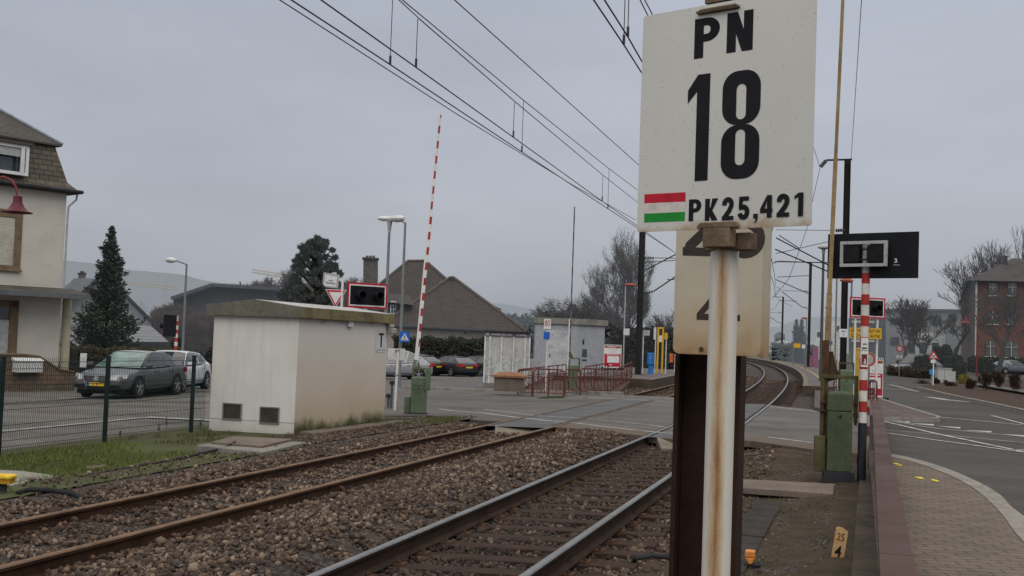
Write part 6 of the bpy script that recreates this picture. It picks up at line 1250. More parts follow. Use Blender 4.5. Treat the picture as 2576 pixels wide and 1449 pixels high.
# ramp and grass strip by the far barrier
rampm = pm('ramp_earth', (.075, .052, .04), rough=.95, scale=2, var=.4)
p0, p1, p2, p3 = GZ(1300, 984), GZ(1560, 984), D(1596, 950, 53), D(1390, 940, 58)
mb = MB(); mb.add([p0, p1, Vector((p2.x, p2.y, .2)), Vector((p3.x, p3.y, .2)), (p0.x, p0.y, -.8), (p1.x, p1.y, -.8), (p2.x, p2.y, -.8), (p3.x, p3.y, -.8)], [(0, 1, 2, 3), (0, 4, 5, 1), (1, 5, 6, 2), (2, 6, 7, 3), (3, 7, 4, 0)]); struct(mb.build('ramp', rampm))
railm = pm('railing_red', (.115, .032, .030), rough=.6, scale=3, var=.35)
def railing(label, a, b_, h_=1.0, n=6, deco=True):
    a, b_ = Vector(a), Vector(b_); t_ = thing('railing', label, 'railing', (a.x, a.y, a.z-h_), 0, 'dark red railings'); dn = Vector((0, 0, -1))
    mb = MB(); mb.tube([a-Vector((0, 0, h_)), a-Vector((0, 0, .12)), a+(b_-a).normalized()*.1, b_-(b_-a).normalized()*.1, b_-Vector((0, 0, .12)), b_-Vector((0, 0, h_))], .026, 8); mb.build('frame', railm, t_, world=True, smooth=True)
    mb = MB(); mb.bar(a+dn*.3, b_+dn*.3, .03); mb.bar(a+dn*.85, b_+dn*.85, .03)
    for i in range(1, n*2):
        p = a+(b_-a)*(i/(n*2)); mb.bar(p+dn*.0, p+dn*(h_ if i % 4 == 0 else .85), .045 if i % 4 == 0 else .018)
        if deco and i % 2: q_ = (b_-a)/(n*2)*.8; mb.bar(p-q_+dn*.35, p+q_+dn*.8, .016); mb.bar(p+q_+dn*.35, p-q_+dn*.8, .016)
    mb.build('infill', railm, t_, world=True); return t_
railing('dark red railing along the road edge left of the far barrier machine', D(1343, 927, 41.5), D(1420, 931, 41.5), 1.0, 4)
railing('dark red railing filling the gap beside the far barrier machine', D(1423, 930, 43), D(1460, 929, 44.5), 1.0, 2)
railing('dark red railing bending from the planter to the road edge', D(1304, 933, 44), D(1340, 929, 42), 1.0, 2)
railing('dark red railing rising behind, from the planter to the grey box', D(1303, 930, 47), D(1425, 917, 54), .9, 5)
railing('dark red railing right of the far barrier machine, nearest the road', D(1462, 927, 43), D(1545, 929, 47), 1.0, 5)
railing('dark red railing climbing the ramp before the red works board', D(1470, 923, 50), D(1530, 913, 53), 1.0, 4)
railing('dark red railing at the platform end beside the grey mast', D(1550, 929, 47.5), D(1590, 911, 52), 1.0, 6)
railing('dark red railing seen through the yoke of the right barrier machine', D(2098, 953, 41), D(2152, 948, 42), 1.0, 4)
railing('dark red arched railing on the pavement right of the banded post', D(2186, 960, 39.5), D(2206, 960, 36.8), 1.05, 2)
a_, b_ = D(1222, 945, 46), D(1303, 939, 46); t_ = thing('handrail', 'thin grey handrail in front of the slatted screen wall', 'railing', (a_.x, a_.y, a_.z-.95))
mb = MB(); mb.tube([a_-Vector((0, 0, 1)), a_, b_, b_-Vector((0, 0, 1))], .022, 6); mb.bar(a_-Vector((0, 0, .62)), b_-Vector((0, 0, .62)), .025); mb.build('frame', grey_metal, t_, world=True)
rr = railing('dark red railing in front of the right works board', D(2175, 957, 42), D(2204, 956, 41.5), 1.0, 2)
# slatted screen wall
scr = pm('screen_slats', (.40, .40, .385), rough=.7, scale=2.5, fine=14, var=.3); scr2 = pm('screen_post', (.55, .56, .56), rough=.6); hdr = pm('header_mauve', (.15, .115, .17), rough=.6)
t_, x0, x1, z0_, z1_, pn = board('screen_wall', 'tall grey slatted glass screen with a mauve header strip beside the car park', 'screen', 1219, 845, 1331, 966, 50, scr, th=.05, zbase=-.55)
mb = MB()
for f_ in (0, .11, .37, .64, .90, 1): xx = x0+(x1-x0)*f_; mb.box(xx-.035, xx+.035, -.09, -.051, z0_-.15, z1_)
mb.build('post', scr2, t_)
mb = MB(); mb.box(x0-.02, x1+.02, -.11, .02, z1_, z1_+.16); h_o = mb.build('header', hdr, t_); mb = MB(); mb.box(x0-.05, x1+.05, -.2, .3, z1_+.165, z1_+.23); mb.build('top_cap', dark_metal, t_)
mb = MB()
for a, b_ in ((.13, .35), (.37, .44), (.46, .48), (.50, .59), (.70, .74), (.76, .92)): mb.box(x0+(x1-x0)*a, x0+(x1-x0)*b_, -.114, -.1105, z1_+.04, z1_+.11)
mb.box(x0+.01, x0+.16, -.114, -.1105, z1_+.02, z1_+.15); mb.build('header_lettering', lgrey, h_o)
m, t, b = nt('frosted_pattern'); v = coord(t); n1 = noise(t, v, 3.5, 6, .75); t.links.new(ramp(t, n1, [(.48, (.28, .28, .27)), (.55, (.42, .43, .43))]), b.inputs['Base Color']); b.inputs['Roughness'].default_value = .6
mb = MB(); mb.box(x0+.1, x1-.05, -.0545, -.051, z0_+.25, z0_+1.1); mb.build('frosted_pattern', m, t_)
mb = MB(); mb.box(x0-.05, x0+.5, -.15, .1, -.15, z0_+.02); mb.build('plinth', concrete, t_)
t_, x0, x1, z0_, z1_, pn = board('planter', 'beige sloping bin with an orange rim before the screen wall', 'planter', 1243, 949, 1318, 984, 43, pm('planter_concrete', (.13, .105, .085), rough=.9, var=.3), th=.5)
mb = MB(); mb.box(x0-.08, x1+.08, -.58, .08, z1_, z1_+.07); mb.add([(x0-.08, -.58, z1_+.07), (x1+.08, -.58, z1_+.07), (x1+.08, .08, z1_+.07), (x0-.08, .08, z1_+.07), (x0+.25, -.3, z1_+.2), (x1-.25, -.3, z1_+.2), (x1-.25, -.1, z1_+.2), (x0+.25, -.1, z1_+.2)], [(0, 1, 5, 4), (1, 2, 6, 5), (2, 3, 7, 6), (3, 0, 4, 7), (4, 5, 6, 7)]); mb.build('rim', pm('terracotta_rim', (.24, .115, .06), rough=.7), t_)
board('concrete_pillar', 'short concrete pillar between screen wall and grey relay box', 'pillar', 1332, 902, 1357, 965, 52, shade_w, th=.4)
p = GZ(1328, 971); t_ = thing('edge_on_sign', 'round traffic sign seen edge-on on a white pole in front of the screen wall', 'sign', p, YAW+1.35); zz_ = HZ(p, 868)-p.z
mb = MB(); mb.cyl((0, 0, -.1), (0, 0, HZ(p, 838)-p.z), .045, n=10); mb.build('pole', white, t_); mb = MB(); mb.cyl((0, -.06, zz_), (0, -.09, zz_), .42, n=28); mb.build('disc', dark_metal, t_); mb = MB(); mb.box(-.18, .18, -.09, -.06, zz_-.85, zz_-.5); mb.build('lower_plate', dark_metal, t_)
# grey relay box
rg = pm('relay_grey', (.30, .315, .34), rough=.85, scale=1.5, var=.12)
t_, x0, x1, z0_, z1_, pn = board('relay_building', 'grey concrete relay box with flat beige roof edge and pale door behind the railings', 'hut', 1345, 812, 1450, 960, 57, rg, th=.1, zbase=-.3, part='wall')
mb = MB(); mb.box(x0, x1, 0, 2.5, 0, z1_); mb.add([(x1, -.1, 0), (x1, -.1, z1_), (x1+1.45, .9, z1_), (x1+1.45, .9, 0), (x1+1.45, 3, 0), (x1+1.45, 3, z1_), (x1, 3, 0), (x1, 3, z1_)], [(0, 3, 2, 1), (3, 4, 5, 2), (4, 6, 7, 5), (1, 2, 5, 7)]); mb.build('side_wall', rg, t_)
mb = MB(); mb.add([(x0-.06, -.2, z1_-.02), (x1+.05, -.2, z1_-.02), (x1+1.6, .85, z1_-.02), (x1+1.6, 3.1, z1_-.02), (x0-.06, 3.1, z1_-.02)]+[(x0-.06, -.2, z1_+.27), (x1+.05, -.2, z1_+.27), (x1+1.6, .85, z1_+.27), (x1+1.6, 3.1, z1_+.27), (x0-.06, 3.1, z1_+.27)], [(4, 3, 2, 1, 0), (5, 6, 7, 8, 9), (0, 1, 6, 5), (1, 2, 7, 6), (2, 3, 8, 7), (4, 9, 8, 3), (0, 5, 9, 4)]); mb.build('roof', pm('roof_edge_beige', (.215, .21, .185), rough=.85), t_)
mb = MB(); mb.box(x0+.62, x0+1.75, -.13, -.101, .1, z1_-.35); mb.build('door', pm('relay_door', (.42, .43, .45), rough=.7), t_); mb = MB(); mb.box(x0+.72, x0+.76, -.16, -.131, 1.25, 1.4); mb.build('handle', dark_metal, t_)
sd = Vector((1.45, 1.0, 0)).normalized(); nrm = Vector((sd.y, -sd.x, 0))
for f_, za, zb3 in ((.35, 1.35, 1.75), (.35, 1.15, 1.22), (.36, 1.95, 2.2)):
    o_ = Vector((x1, -.1, 0))+sd*f_+nrm*.02; mb = MB()
    for k_ in range(4 if zb3-za > .2 else 1): z_ = za+(zb3-za)*k_/4; mb.bar(o_+Vector((0, 0, z_)), o_+sd*(.3 if za < 1.9 else .09)+Vector((0, 0, z_)), .01, .055)
    mb.build('vent', black, t_)
board('white_pole', 'plain white pole in front of the grey relay box', 'pole', 1429, 800, 1433, 930, 55, whitem, th=.1)
t_, x0, x1, z0_, z1_, pn = board('speed_sign', 'small white plate with red-ringed figures on a thin pole before the relay box', 'sign', 1369, 801, 1386, 826, 46, white, th=.02, post=1372, pw=.03)
text('80', 'lettering', red, pn, (x0+.03, -.022, z0_+.11), (1, 0, 0), (0, 0, 1), .24, x1-x0-.06, bold=.01)
mb = MB(); mb.box(x0+.0, x1-.03, -.02, 0, z0_-.42, z0_-.12); mb.build('blue_plate', blue, t_)
def works(label, x0_, y0_, x1_, y1_, dep):
    t_, x0, x1, z0_, z1_, pn = board('works_board', label, 'sign', x0_, y0_, x1_, y1_, dep, white, th=.06, group='building works boards')
    w_ = x1-x0; h_ = z1_-z0_; y_ = -.064
    def bx_(m_, a, b_, c_, d_, nm): mb = MB(); mb.box(x0+w_*a, x0+w_*b_, y_, y_+.003, z0_+h_*c_, z0_+h_*d_); return mb.build(nm, m_, t_)
    b1_ = bx_(redsat, .03, .97, .855, .93, 'red_band'); text('TRAVAUX', 'lettering', white, b1_, (x0+w_*.2, y_-.002, z0_+h_*.868), (1, 0, 0), (0, 0, 1), h_*.05, w_*.5, bold=.02)
    bx_(pm('lime_logo', (.45, .5, .08)), .82, .97, .86, .925, 'logo')
    for i, (a, b_, c_) in enumerate(((.2, .9, .82), (.3, .8, .79), (.42, .6, .69), (.66, .75, .69), (.42, .55, .65))): 
        if i: bx_(lgrey, a, b_, c_, c_+.013, 'line')
    f_ = bx_(redsat, .03, .97, .05, .60, 'red_field'); mb = MB(); mb.box(x0+w_*.2, x0+w_*.88, y_-.003, y_-.0005, z0_+h_*.22, z0_+h_*.50); mb.build('white_field', white, f_)
    mb = MB(); mb.box(x0+w_*.15, x0+w_*.85, y_-.003, y_-.0005, z0_+h_*.545, z0_+h_*.57); mb.box(x0+w_*.3, x0+w_*.5, y_-.003, y_-.0005, z0_+h_*.12, z0_+h_*.145); mb.build('line', white, f_)
    mb = MB(); n_ = 10
    for i in range(n_): a = x0+w_*(i+.1)/n_; mb.add([(a, y_, z0_+h_*.945), (a+w_*.05, y_, z0_+h_*.945), (a+w_*.075, y_, z0_+h_*.99), (a+w_*.025, y_, z0_+h_*.99)], [(0, 1, 2, 3)])
    mb.build('hazard_stripes', black, t_)
    mb = MB(); mb.box(x0-.1, x1+.15, -.3, .3, z0_-.1 if z0_ > 0 else 0, max(z0_, .1)); mb.build('foot', blackrub, t_)
works('white and red works board behind the left railings', 1519, 866, 1563, 925, 55)
works('tall white and red works board behind the banded signal post', 2172, 899, 2221, 1000, 42.5)
# platform bits
board('platform_sign', 'white platform sign on the lamp pole left of the grey mast', 'sign', 1569, 825, 1584, 842, 61, white, th=.05)
board('platform_sign', 'plain grey platform sign seen right of the grey mast', 'sign', 1620, 829, 1635, 843, 60, lgrey, th=.05, post=1616, zbase=.2)
t_, x0, x1, z0_, z1_, pn = board('platform_sign', 'white platform sign on the dark mast under the right signals', 'sign', 2113, 826, 2133, 847, 46, white, th=.05, post=2108, zbase=.1)
mb = MB(); mb.box(x0+.07, x1-.07, -.053, -.0505, z0_+.2, z0_+.26); mb.box(x0+.13, x1-.13, -.053, -.0505, z0_+.07, z0_+.15); mb.build('blue_print', pm('pale_blue', (.2, .36, .6)), t_)
t_ = thing('yellow_portal', 'tall yellow ticket portal frame on the left platform', 'portal', B(1658, 62, .2), YAW); h_ = HZ(t_.location, 823)-.2
mb = MB(); mb.box(-.16, -.07, -.05, .05, 0, h_); mb.box(.10, .19, -.05, .05, 0, h_); mb.box(-.07, .10, -.05, .05, h_-.09, h_); mb.build('frame', yellowm, t_); mb = MB(); mb.box(-.07, .10, -.04, .04, h_-.8, h_-.45); mb.build('panel', white, t_); mb = MB(); mb.box(-.07, .10, -.02, .04, h_-.45, h_-.1); mb.build('hood', rust, t_)
board('notice_post', 'slim post with two small white plates left of the yellow portal', 'post', 1645, 822, 1651, 853, 61, whitem, post=1647, zbase=.2)
board('notice_post', 'thin post with a small yellow plate right of the yellow portal', 'post', 1672, 836, 1680, 853, 61, yellowm, post=1674, zbase=.2)
t_, x0, x1, z0_, z1_, pn = board('ticket_machine', 'bright blue ticket stamping machine on the left platform', 'machine', 1628, 887, 1644, 917, 60, pm('bright_blue', (.03, .17, .50), rough=.5), th=.25, zbase=.2, bevel=.03)
mb = MB(); mb.box(-.12, .12, -.2, -.02, 0, z0_); mb.build('pedestal', pm('bright_blue', (.03, .17, .50)), t_); text("L'", 'lettering', white, pn, (x0+.1, -.253, z1_-.28), (1, 0, 0), (0, 0, 1), .14, .10)
board('litter_bin', 'orange litter bin hanging on a thin post at the left platform', 'bin', 1684, 889, 1692, 912, 66, pm('bin_orange', (.55, .12, .04)), th=.25, post=1697, zbase=.2, bevel=.04)
for x, y, l in ((1582, 962, 'small yellow marker stone at the left platform end'), (1668, 956, 'small yellow marker stone further along the left platform face')):
    p = GZ(x, y+3); o = MB().lathe([(0, .16), (.08, .14), (.12, .05), (.10, -.05)], (0, 0, 0), 10).build('marker_stone', pm('marker_yellow', (.55, .36, .12)), smooth=True); o.location = p; tag(o, l, 'marker')
t_, x0, x1, z0_, z1_, pn = board('info_pillar', 'magenta information pillar on the right platform', 'pillar', 2043, 872, 2056, 925, 104, pm('magenta', (.23, .05, .13), haze=.12), th=.4, zbase=.25)
board('litter_bin', 'small red bin beside the magenta pillar', 'bin', 2033, 897, 2039, 921, 103, pm('far_red', (.33, .06, .04), haze=.1), th=.3, zbase=.25)
board('platform_sign', 'yellow platform sign before the twin fir trees', 'sign', 1997, 863, 2014, 874, 112, yellowm, post=1995, zbase=.25, pw=.06)
board('platform_sign', 'small white platform sign right of the twin fir trees', 'sign', 2018, 866, 2026, 876, 110, white, post=2022, zbase=.25, pw=.05)
t_ = thing('yellow_post', 'ochre ticket pillar behind the banded signal post', 'post', B(2156, 44, .05), YAW); h_ = HZ(t_.location, 878)-.05; mb = MB(); mb.box(-.11, .11, -.1, .1, 0, h_); mb.build('pillar', pm('ochre_pillar', (.42, .26, .06), rough=.6), t_, bevel=.01); mb = MB(); mb.box(-.13, .13, -.12, .12, h_, h_+.04); mb.build('cap', yellowm, t_)
p = B(2181, 40.5, 0); t_ = thing('round_sign', 'round white sign with an orange-red ring behind the banded signal post', 'sign', p, YAW-.15); zc_ = HZ(p, 904)
mb = MB(); mb.cyl((.05, .03, -.1), (.05, .03, zc_+.2), .03, n=8); mb.build('pole', grey_metal, t_)
mb = MB(); mb.cyl((0, 0, zc_), (0, .02, zc_), .27, n=32); mb.build('disc', lgrey, t_); mb = MB(); mb.lathe([(.19, -.002), (.255, -.002), (.255, .0)], (0, 0, zc_), 32, 'y'); mb.build('ring', pm('ring_red', (.45, .08, .04)), t_)
# pavement side of the junction
t_, x0, x1, z0_, z1_, pn = board('utility_cabinet', 'pale utility cabinet with a narrower neighbour behind the triangular sign', 'cabinet', 2352, 927, 2387, 962, 73, pm('cabinet_grey', (.36, .37, .36), rough=.7, var=.15), th=.5)
mb = MB(); mb.box(x1+.02, x1+.28, -.4, 0, 0, z1_-.15); mb.build('side_cabinet', pm('cabinet_grey', (.36, .37, .36)), t_); mb = MB(); mb.box((x0+x1)/2-.008, (x0+x1)/2+.008, -.505, -.5, .1, z1_-.05); mb.build('door_gap', dark_metal, t_); mb = MB(); mb.box(x0-.04, x1+.04, -.54, .04, z1_, z1_+.04); mb.build('lid', lgrey, t_)
board('blue_box', 'small blue box left of the white sign pole', 'box', 2338, 929, 2349, 942, 74, pm('cyan_blue', (.04, .26, .5)), th=.2, post=2344)
p = GZ(2347, 974); t_ = thing('triangle_sign', 'red-edged triangular warning sign on a white pole at the planted bed', 'sign', p, YAW-.4); z1_ = HZ(p, 881)-p.z; z0_ = HZ(p, 903)-p.z; s_ = (z1_-z0_)*.6
mb = MB(); mb.cyl((0, .03, -.1), (0, .03, z0_+.1), .035, n=10); mb.build('pole', white, t_)
mb = MB(); mb.prism([(-s_, z0_), (s_, z0_), (0, z1_)], (0, 0, 0), (1, 0, 0), (0, 0, 1), (0, .01, 0)); mb.build('red_triangle', redsat, t_); mb = MB(); mb.prism([(-s_*.62, z0_+s_*.2), (s_*.62, z0_+s_*.2), (0, z1_-s_*.42)], (0, -.003, 0), (1, 0, 0), (0, 0, 1), (0, .002, 0)); wt = mb.build('white_triangle', white, t_)
mb = MB(); zc_ = z0_+s_*.5; mb.bar((-.09, -.006, zc_-.08), (.09, -.006, zc_+.08), .03, .002, up=(0, 1, 0)); mb.bar((.09, -.008, zc_-.08), (-.09, -.008, zc_+.08), .03, .002, up=(0, 1, 0)); mb.build('cross', inkb, wt); mb = MB(); mb.box(-.14, .1, -.01, .01, z0_-.22, z0_-.05); mb.build('plate', white, t_)
p = BZ(2262, 88); t_ = thing('no_entry_sign', 'round red-ringed sign with a plate below, beyond the junction', 'sign', p, YAW); zc_ = HZ(p, 877)-p.z
mb = MB(); mb.cyl((0, .03, 0), (0, .03, zc_), .04, n=8); mb.build('pole', grey_metal, t_); mb = MB(); mb.cyl((0, 0, zc_), (0, .02, zc_), .27, n=24); mb.build('disc', red, t_); mb = MB(); mb.cyl((0, -.004, zc_), (0, -.001, zc_), .17, n=24); mb.build('white_disc', lgrey, t_); mb = MB(); mb.box(-.28, .25, 0, .02, zc_-.75, zc_-.5); mb.build('plate', lgrey, t_)
p = BZ(2456, 96); t_ = thing('maroon_lamp', 'maroon bell lamp post in front of the brick building', 'lamp', p, YAW); zt_ = HZ(p, 800)-p.z; xx = -(2456-2427)*96/F
mb = MB(); mb.cyl((0, 0, 0), (0, 0, zt_-.4), .07, .05, n=8); mb.tube([(0, 0, zt_-.4), (-.1, 0, zt_+.1), (xx*.6, 0, zt_+.35), (xx, 0, zt_+.05)], .035, 6); mb.build('pole', maroon, t_); mb = MB(); mb.lathe([(.02, .1), (.1, .0), (.16, -.25), (.38, -.45)], (xx, 0, zt_), 16); mb.build('shade', maroon, t_)
for x, l in ((2258, 'dark round-topped bin beyond the junction, left of the people carrier'),):
    p = BZ(2275, 100); p = BZ(2285-20, 100); t_ = thing('waste_bin', l, 'bin', p, YAW); mb = MB(); mb.lathe([(.3, 0), (.34, 1.0), (.36, 1.02), (.3, 1.15), (0, 1.2)], (0, 0, 0), 12); mb.build('body', black, t_)
# signs near the left machine
p = GZ(993, 1031); t_ = thing('rear_facing_sign', 'white plate seen from behind on a white pole beside the green machine', 'sign', p, YAW-.05); zt_ = HZ(p, 877)-p.z; sc_ = proj(p)[2]/F; lean = .0
mb = MB(); mb.cyl((0, 0, -.1), (.03, 0, zt_), .036, n=12); mb.build('pole', white, t_, smooth=True); mb = MB(); mb.box(-.26, .22, .04, .05, HZ(p, 906)-p.z, zt_+.0); mb.build('plate', whitem, t_, bevel=.004); mb = MB(); mb.box(-.05, .07, -.045, .039, zt_-.06, zt_-.03); mb.box(-.05, .07, -.045, .039, .95, .98); mb.build('clip', grey_metal, t_)
p = B(1006, 48.8, -.45); t_ = thing('crossing_plate', 'square blue pedestrian crossing sign fixed on the street lamp pole', 'sign', p, YAW); zc_ = HZ(p, 847)-p.z; q = 13.2*48.8/F; ox = .13
mb = MB(); mb.prism(rrect(ox-q, ox+q, zc_-q, zc_+q, .04, 4), (0, -.16, 0), (1, 0, 0), (0, 0, 1), (0, .02, 0)); pl_ = mb.build('plate', blue, t_)
mb = MB(); mb.prism([(ox-q*.8, zc_-q*.68), (ox+q*.8, zc_-q*.68), (ox, zc_+q*.72)], (0, -.164, 0), (1, 0, 0), (0, 0, 1), (0, .003, 0)); wt = mb.build('white_triangle', white, pl_)
mb = MB(); fy = -.168
mb.cyl((ox, fy, zc_+q*.28), (ox, fy+.002, zc_+q*.28), q*.09, n=10); mb.bar((ox, fy, zc_+q*.18), (ox-q*.02, fy, zc_-q*.15), q*.13, .003, up=(0, 1, 0)); mb.bar((ox-q*.02, fy-.001, zc_-q*.13), (ox-q*.2, fy-.001, zc_-q*.42), q*.09, .003, up=(0, 1, 0)); mb.bar((ox-q*.02, fy-.001, zc_-q*.13), (ox+q*.16, fy-.001, zc_-q*.42), q*.09, .003, up=(0, 1, 0)); mb.bar((ox-q*.18, fy-.002, zc_+q*.05), (ox+q*.15, fy-.002, zc_+q*.1), q*.07, .003, up=(0, 1, 0))
for i in range(5): xx = ox+q*(-.55+.27*i); mb.bar((xx, fy, zc_-q*.62), (xx+q*.03*(2-i), fy, zc_-q*.46), q*.1, .003, up=(0, 1, 0))
mb.build('pictogram', inkb, wt)
p = BZ(850, 42); t_ = thing('give_way_sign', 'give way triangle under a white framed street sign, above the hut roof', 'sign', p, YAW+.12); s_ = 42/F; z_ = lambda y: HZ(p, y)-p.z
mb = MB(); mb.cyl((0, .03, -.1), (0, .03, z_(697)), .05, n=10); mb.build('pole', white, t_)
X_ = lambda x: (x-850)*s_
mb = MB(); mb.prism([(X_(808), z_(729)), (X_(861), z_(729)), (X_(834.5), z_(775))], (0, 0, 0), (1, 0, 0), (0, 0, 1), (0, .012, 0)); mb.build('white_rim', white, t_); mb = MB(); mb.prism([(X_(810.5), z_(730.5)), (X_(858.5), z_(730.5)), (X_(834.5), z_(772.5))], (0, -.003, 0), (1, 0, 0), (0, 0, 1), (0, .002, 0)); mb.build('red_triangle', redsat, t_); mb = MB(); mb.prism([(X_(817.5), z_(735.5)), (X_(851.5), z_(735.5)), (X_(834.5), z_(765.5))], (0, -.006, 0), (1, 0, 0), (0, 0, 1), (0, .002, 0)); mb.build('white_triangle', white, t_)
mb = MB(); mb.prism([(X_(803), z_(720)), (X_(800), z_(714)), (X_(802), z_(687)), (X_(842), z_(692)), (X_(839), z_(726)), (X_(808), z_(724))], (0, 0, 0), (1, 0, 0), (0, 0, 1), (0, .03, 0)); fr_ = mb.build('sign_frame', lgrey, t_); mb = MB(); mb.prism([(X_(804.5), z_(720)), (X_(806), z_(693)), (X_(836), z_(697)), (X_(834), z_(722))], (0, -.004, 0), (1, 0, 0), (0, 0, 1), (0, .003, 0)); wf = mb.build('street_plate', white, fr_)
mb = MB(); mb.bar((X_(815), -.008, z_(706)), (X_(825), -.008, z_(707)), .02, .03); mb.bar((X_(808), -.008, z_(712)), (X_(832), -.008, z_(714)), .02, .05); mb.build('print', pm('grey_print', (.25, .26, .27)), wf)
for (x, yt, yb, w_, l) in ((984, 957, 1026, .035, 'taller dark stub post right of the hut'), (976.5, 990, 1024, .04, 'short dark stub post right of the hut')):
    p = GZ(x, yb); t_ = thing('stub_post', l, 'post', p); mb = MB(); mb.cyl((0, 0, -.1), (0, 0, HZ(p, yt)-p.z), w_, n=8); mb.build('post', pm('green_grey_post', (.08, .09, .085)), t_); mb = MB(); mb.box(-.06, .06, -.05, .05, HZ(p, yt)-p.z-.12, HZ(p, yt)-p.z-.02); mb.build('clamp', dark_metal, t_)
# cranes far away
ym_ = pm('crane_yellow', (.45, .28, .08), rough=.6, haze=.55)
for (x, y, xa, ya, xb, yb, l) in ((411, 702, 310, 714, 452, 729, 'hazy yellow tower crane with a long jib above the garage roof'), (745, 690, 635, 685, 745, 703, 'hazy yellow crane jib poking out left of the pine tree')):
    dp = 420; p = B(x, dp, -3); t_ = thing('tower_crane', l, 'crane', p); mb = MB()
    top = D(x, y, dp)
    for s in (-.6, .6): mb.cyl((p.x+s, p.y, p.z), (p.x+s, p.y, top.z), .13, n=4)
    z = p.z
    while z < top.z-2: mb.cyl((p.x-.6, p.y, z), (p.x+.6, p.y, z+2), .08, n=3); z += 2
    mb.build('tower', ym_, t_, world=True); a, b_ = D(xa, ya, dp), D(xb, yb, dp); mb = MB(); mb.cyl(a, b_, .2, n=4); mb.cyl(a+Vector((0, 0, 1.1)), b_+Vector((0, 0, 1.1)), .14, n=4); L_ = (b_-a).length; n_ = int(L_/1.3)
    for i in range(n_): q0_ = a+(b_-a)*(i/n_); q1_ = a+(b_-a)*((i+.5)/n_)+Vector((0, 0, 1.1)); q2_ = a+(b_-a)*((i+1)/n_); mb.cyl(q0_, q1_, .09, n=3); mb.cyl(q1_, q2_, .09, n=3)
    mb.cyl(top, D((xa+x)/2, (ya+y)/2+2, dp), .1, n=3); mb.build('jib', ym_, t_, world=True)
# ------------------------------------------------------------ vegetation
def leafmat(name, c1, c2, haze=0.):
    m, t, b = nt(name); g = t.nodes.new('ShaderNodeNewGeometry'); n1 = noise(t, g.outputs['Position'], .9, 3, .6)
    mx = mth(t, 'ADD', mth(t, 'MULTIPLY', g.outputs['Random Per Island'], .55), mth(t, 'MULTIPLY', n1, .5))
    t.links.new(ramp(t, mx, [(.2, c1), (.8, c2)]), b.inputs['Base Color']); b.inputs['Roughness'].default_value = .85; b.inputs['Specular IOR Level'].default_value = .2
    if haze: add_haze(t, b, haze)
    return m
def tris(name, C, A, S, mat, parent=None, wid=.35):
    """leaf/needle triangles: centre C, axis A (unit), length S"""
    n = len(C); r = rng.normal(size=(n, 3)); B_ = np.cross(A, r); B_ /= np.linalg.norm(B_, axis=1)[:, None]+1e-9
    V = np.stack([C-A*S[:, None]*.5-B_*S[:, None]*wid*.5, C-A*S[:, None]*.5+B_*S[:, None]*wid*.5, C+A*S[:, None]*.5], 1).reshape(-1, 3)
    o = bulk(name, V, np.arange(3*n).reshape(-1, 3), mat)
    if parent is not None: o.parent = parent
    return o
def segs(name, P0_, P1_, R0_, R1_, mat, parent=None):
    P0_, P1_, R0_, R1_ = (np.array(a, float) for a in (P0_, P1_, R0_, R1_)); d = P1_-P0_; d /= np.linalg.norm(d, axis=1)[:, None]+1e-9
    a = np.cross(d, np.where(np.abs(d[:, 2:3]) < .9, np.array([[0, 0, 1.]]), np.array([[1., 0, 0]]))); a /= np.linalg.norm(a, axis=1)[:, None]; b_ = np.cross(d, a); k = 4; V = []
    for P, R_1 in ((P0_, R0_), (P1_, R1_)):
        for i in range(k): t_ = 2*math.pi*i/k; V.append(P+(a*math.cos(t_)+b_*math.sin(t_))*R_1[:, None])
    V = np.stack(V, 1); n = len(d); f = np.array([(i, (i+1) % k, k+(i+1) % k, k+i) for i in range(k)]); Fc = (f[None]+(np.arange(n)*2*k)[:, None, None]).reshape(-1, 4)
    o = bulk(name, V.reshape(-1, 3), Fc, mat)
    if parent is not None: o.parent = parent
    return o
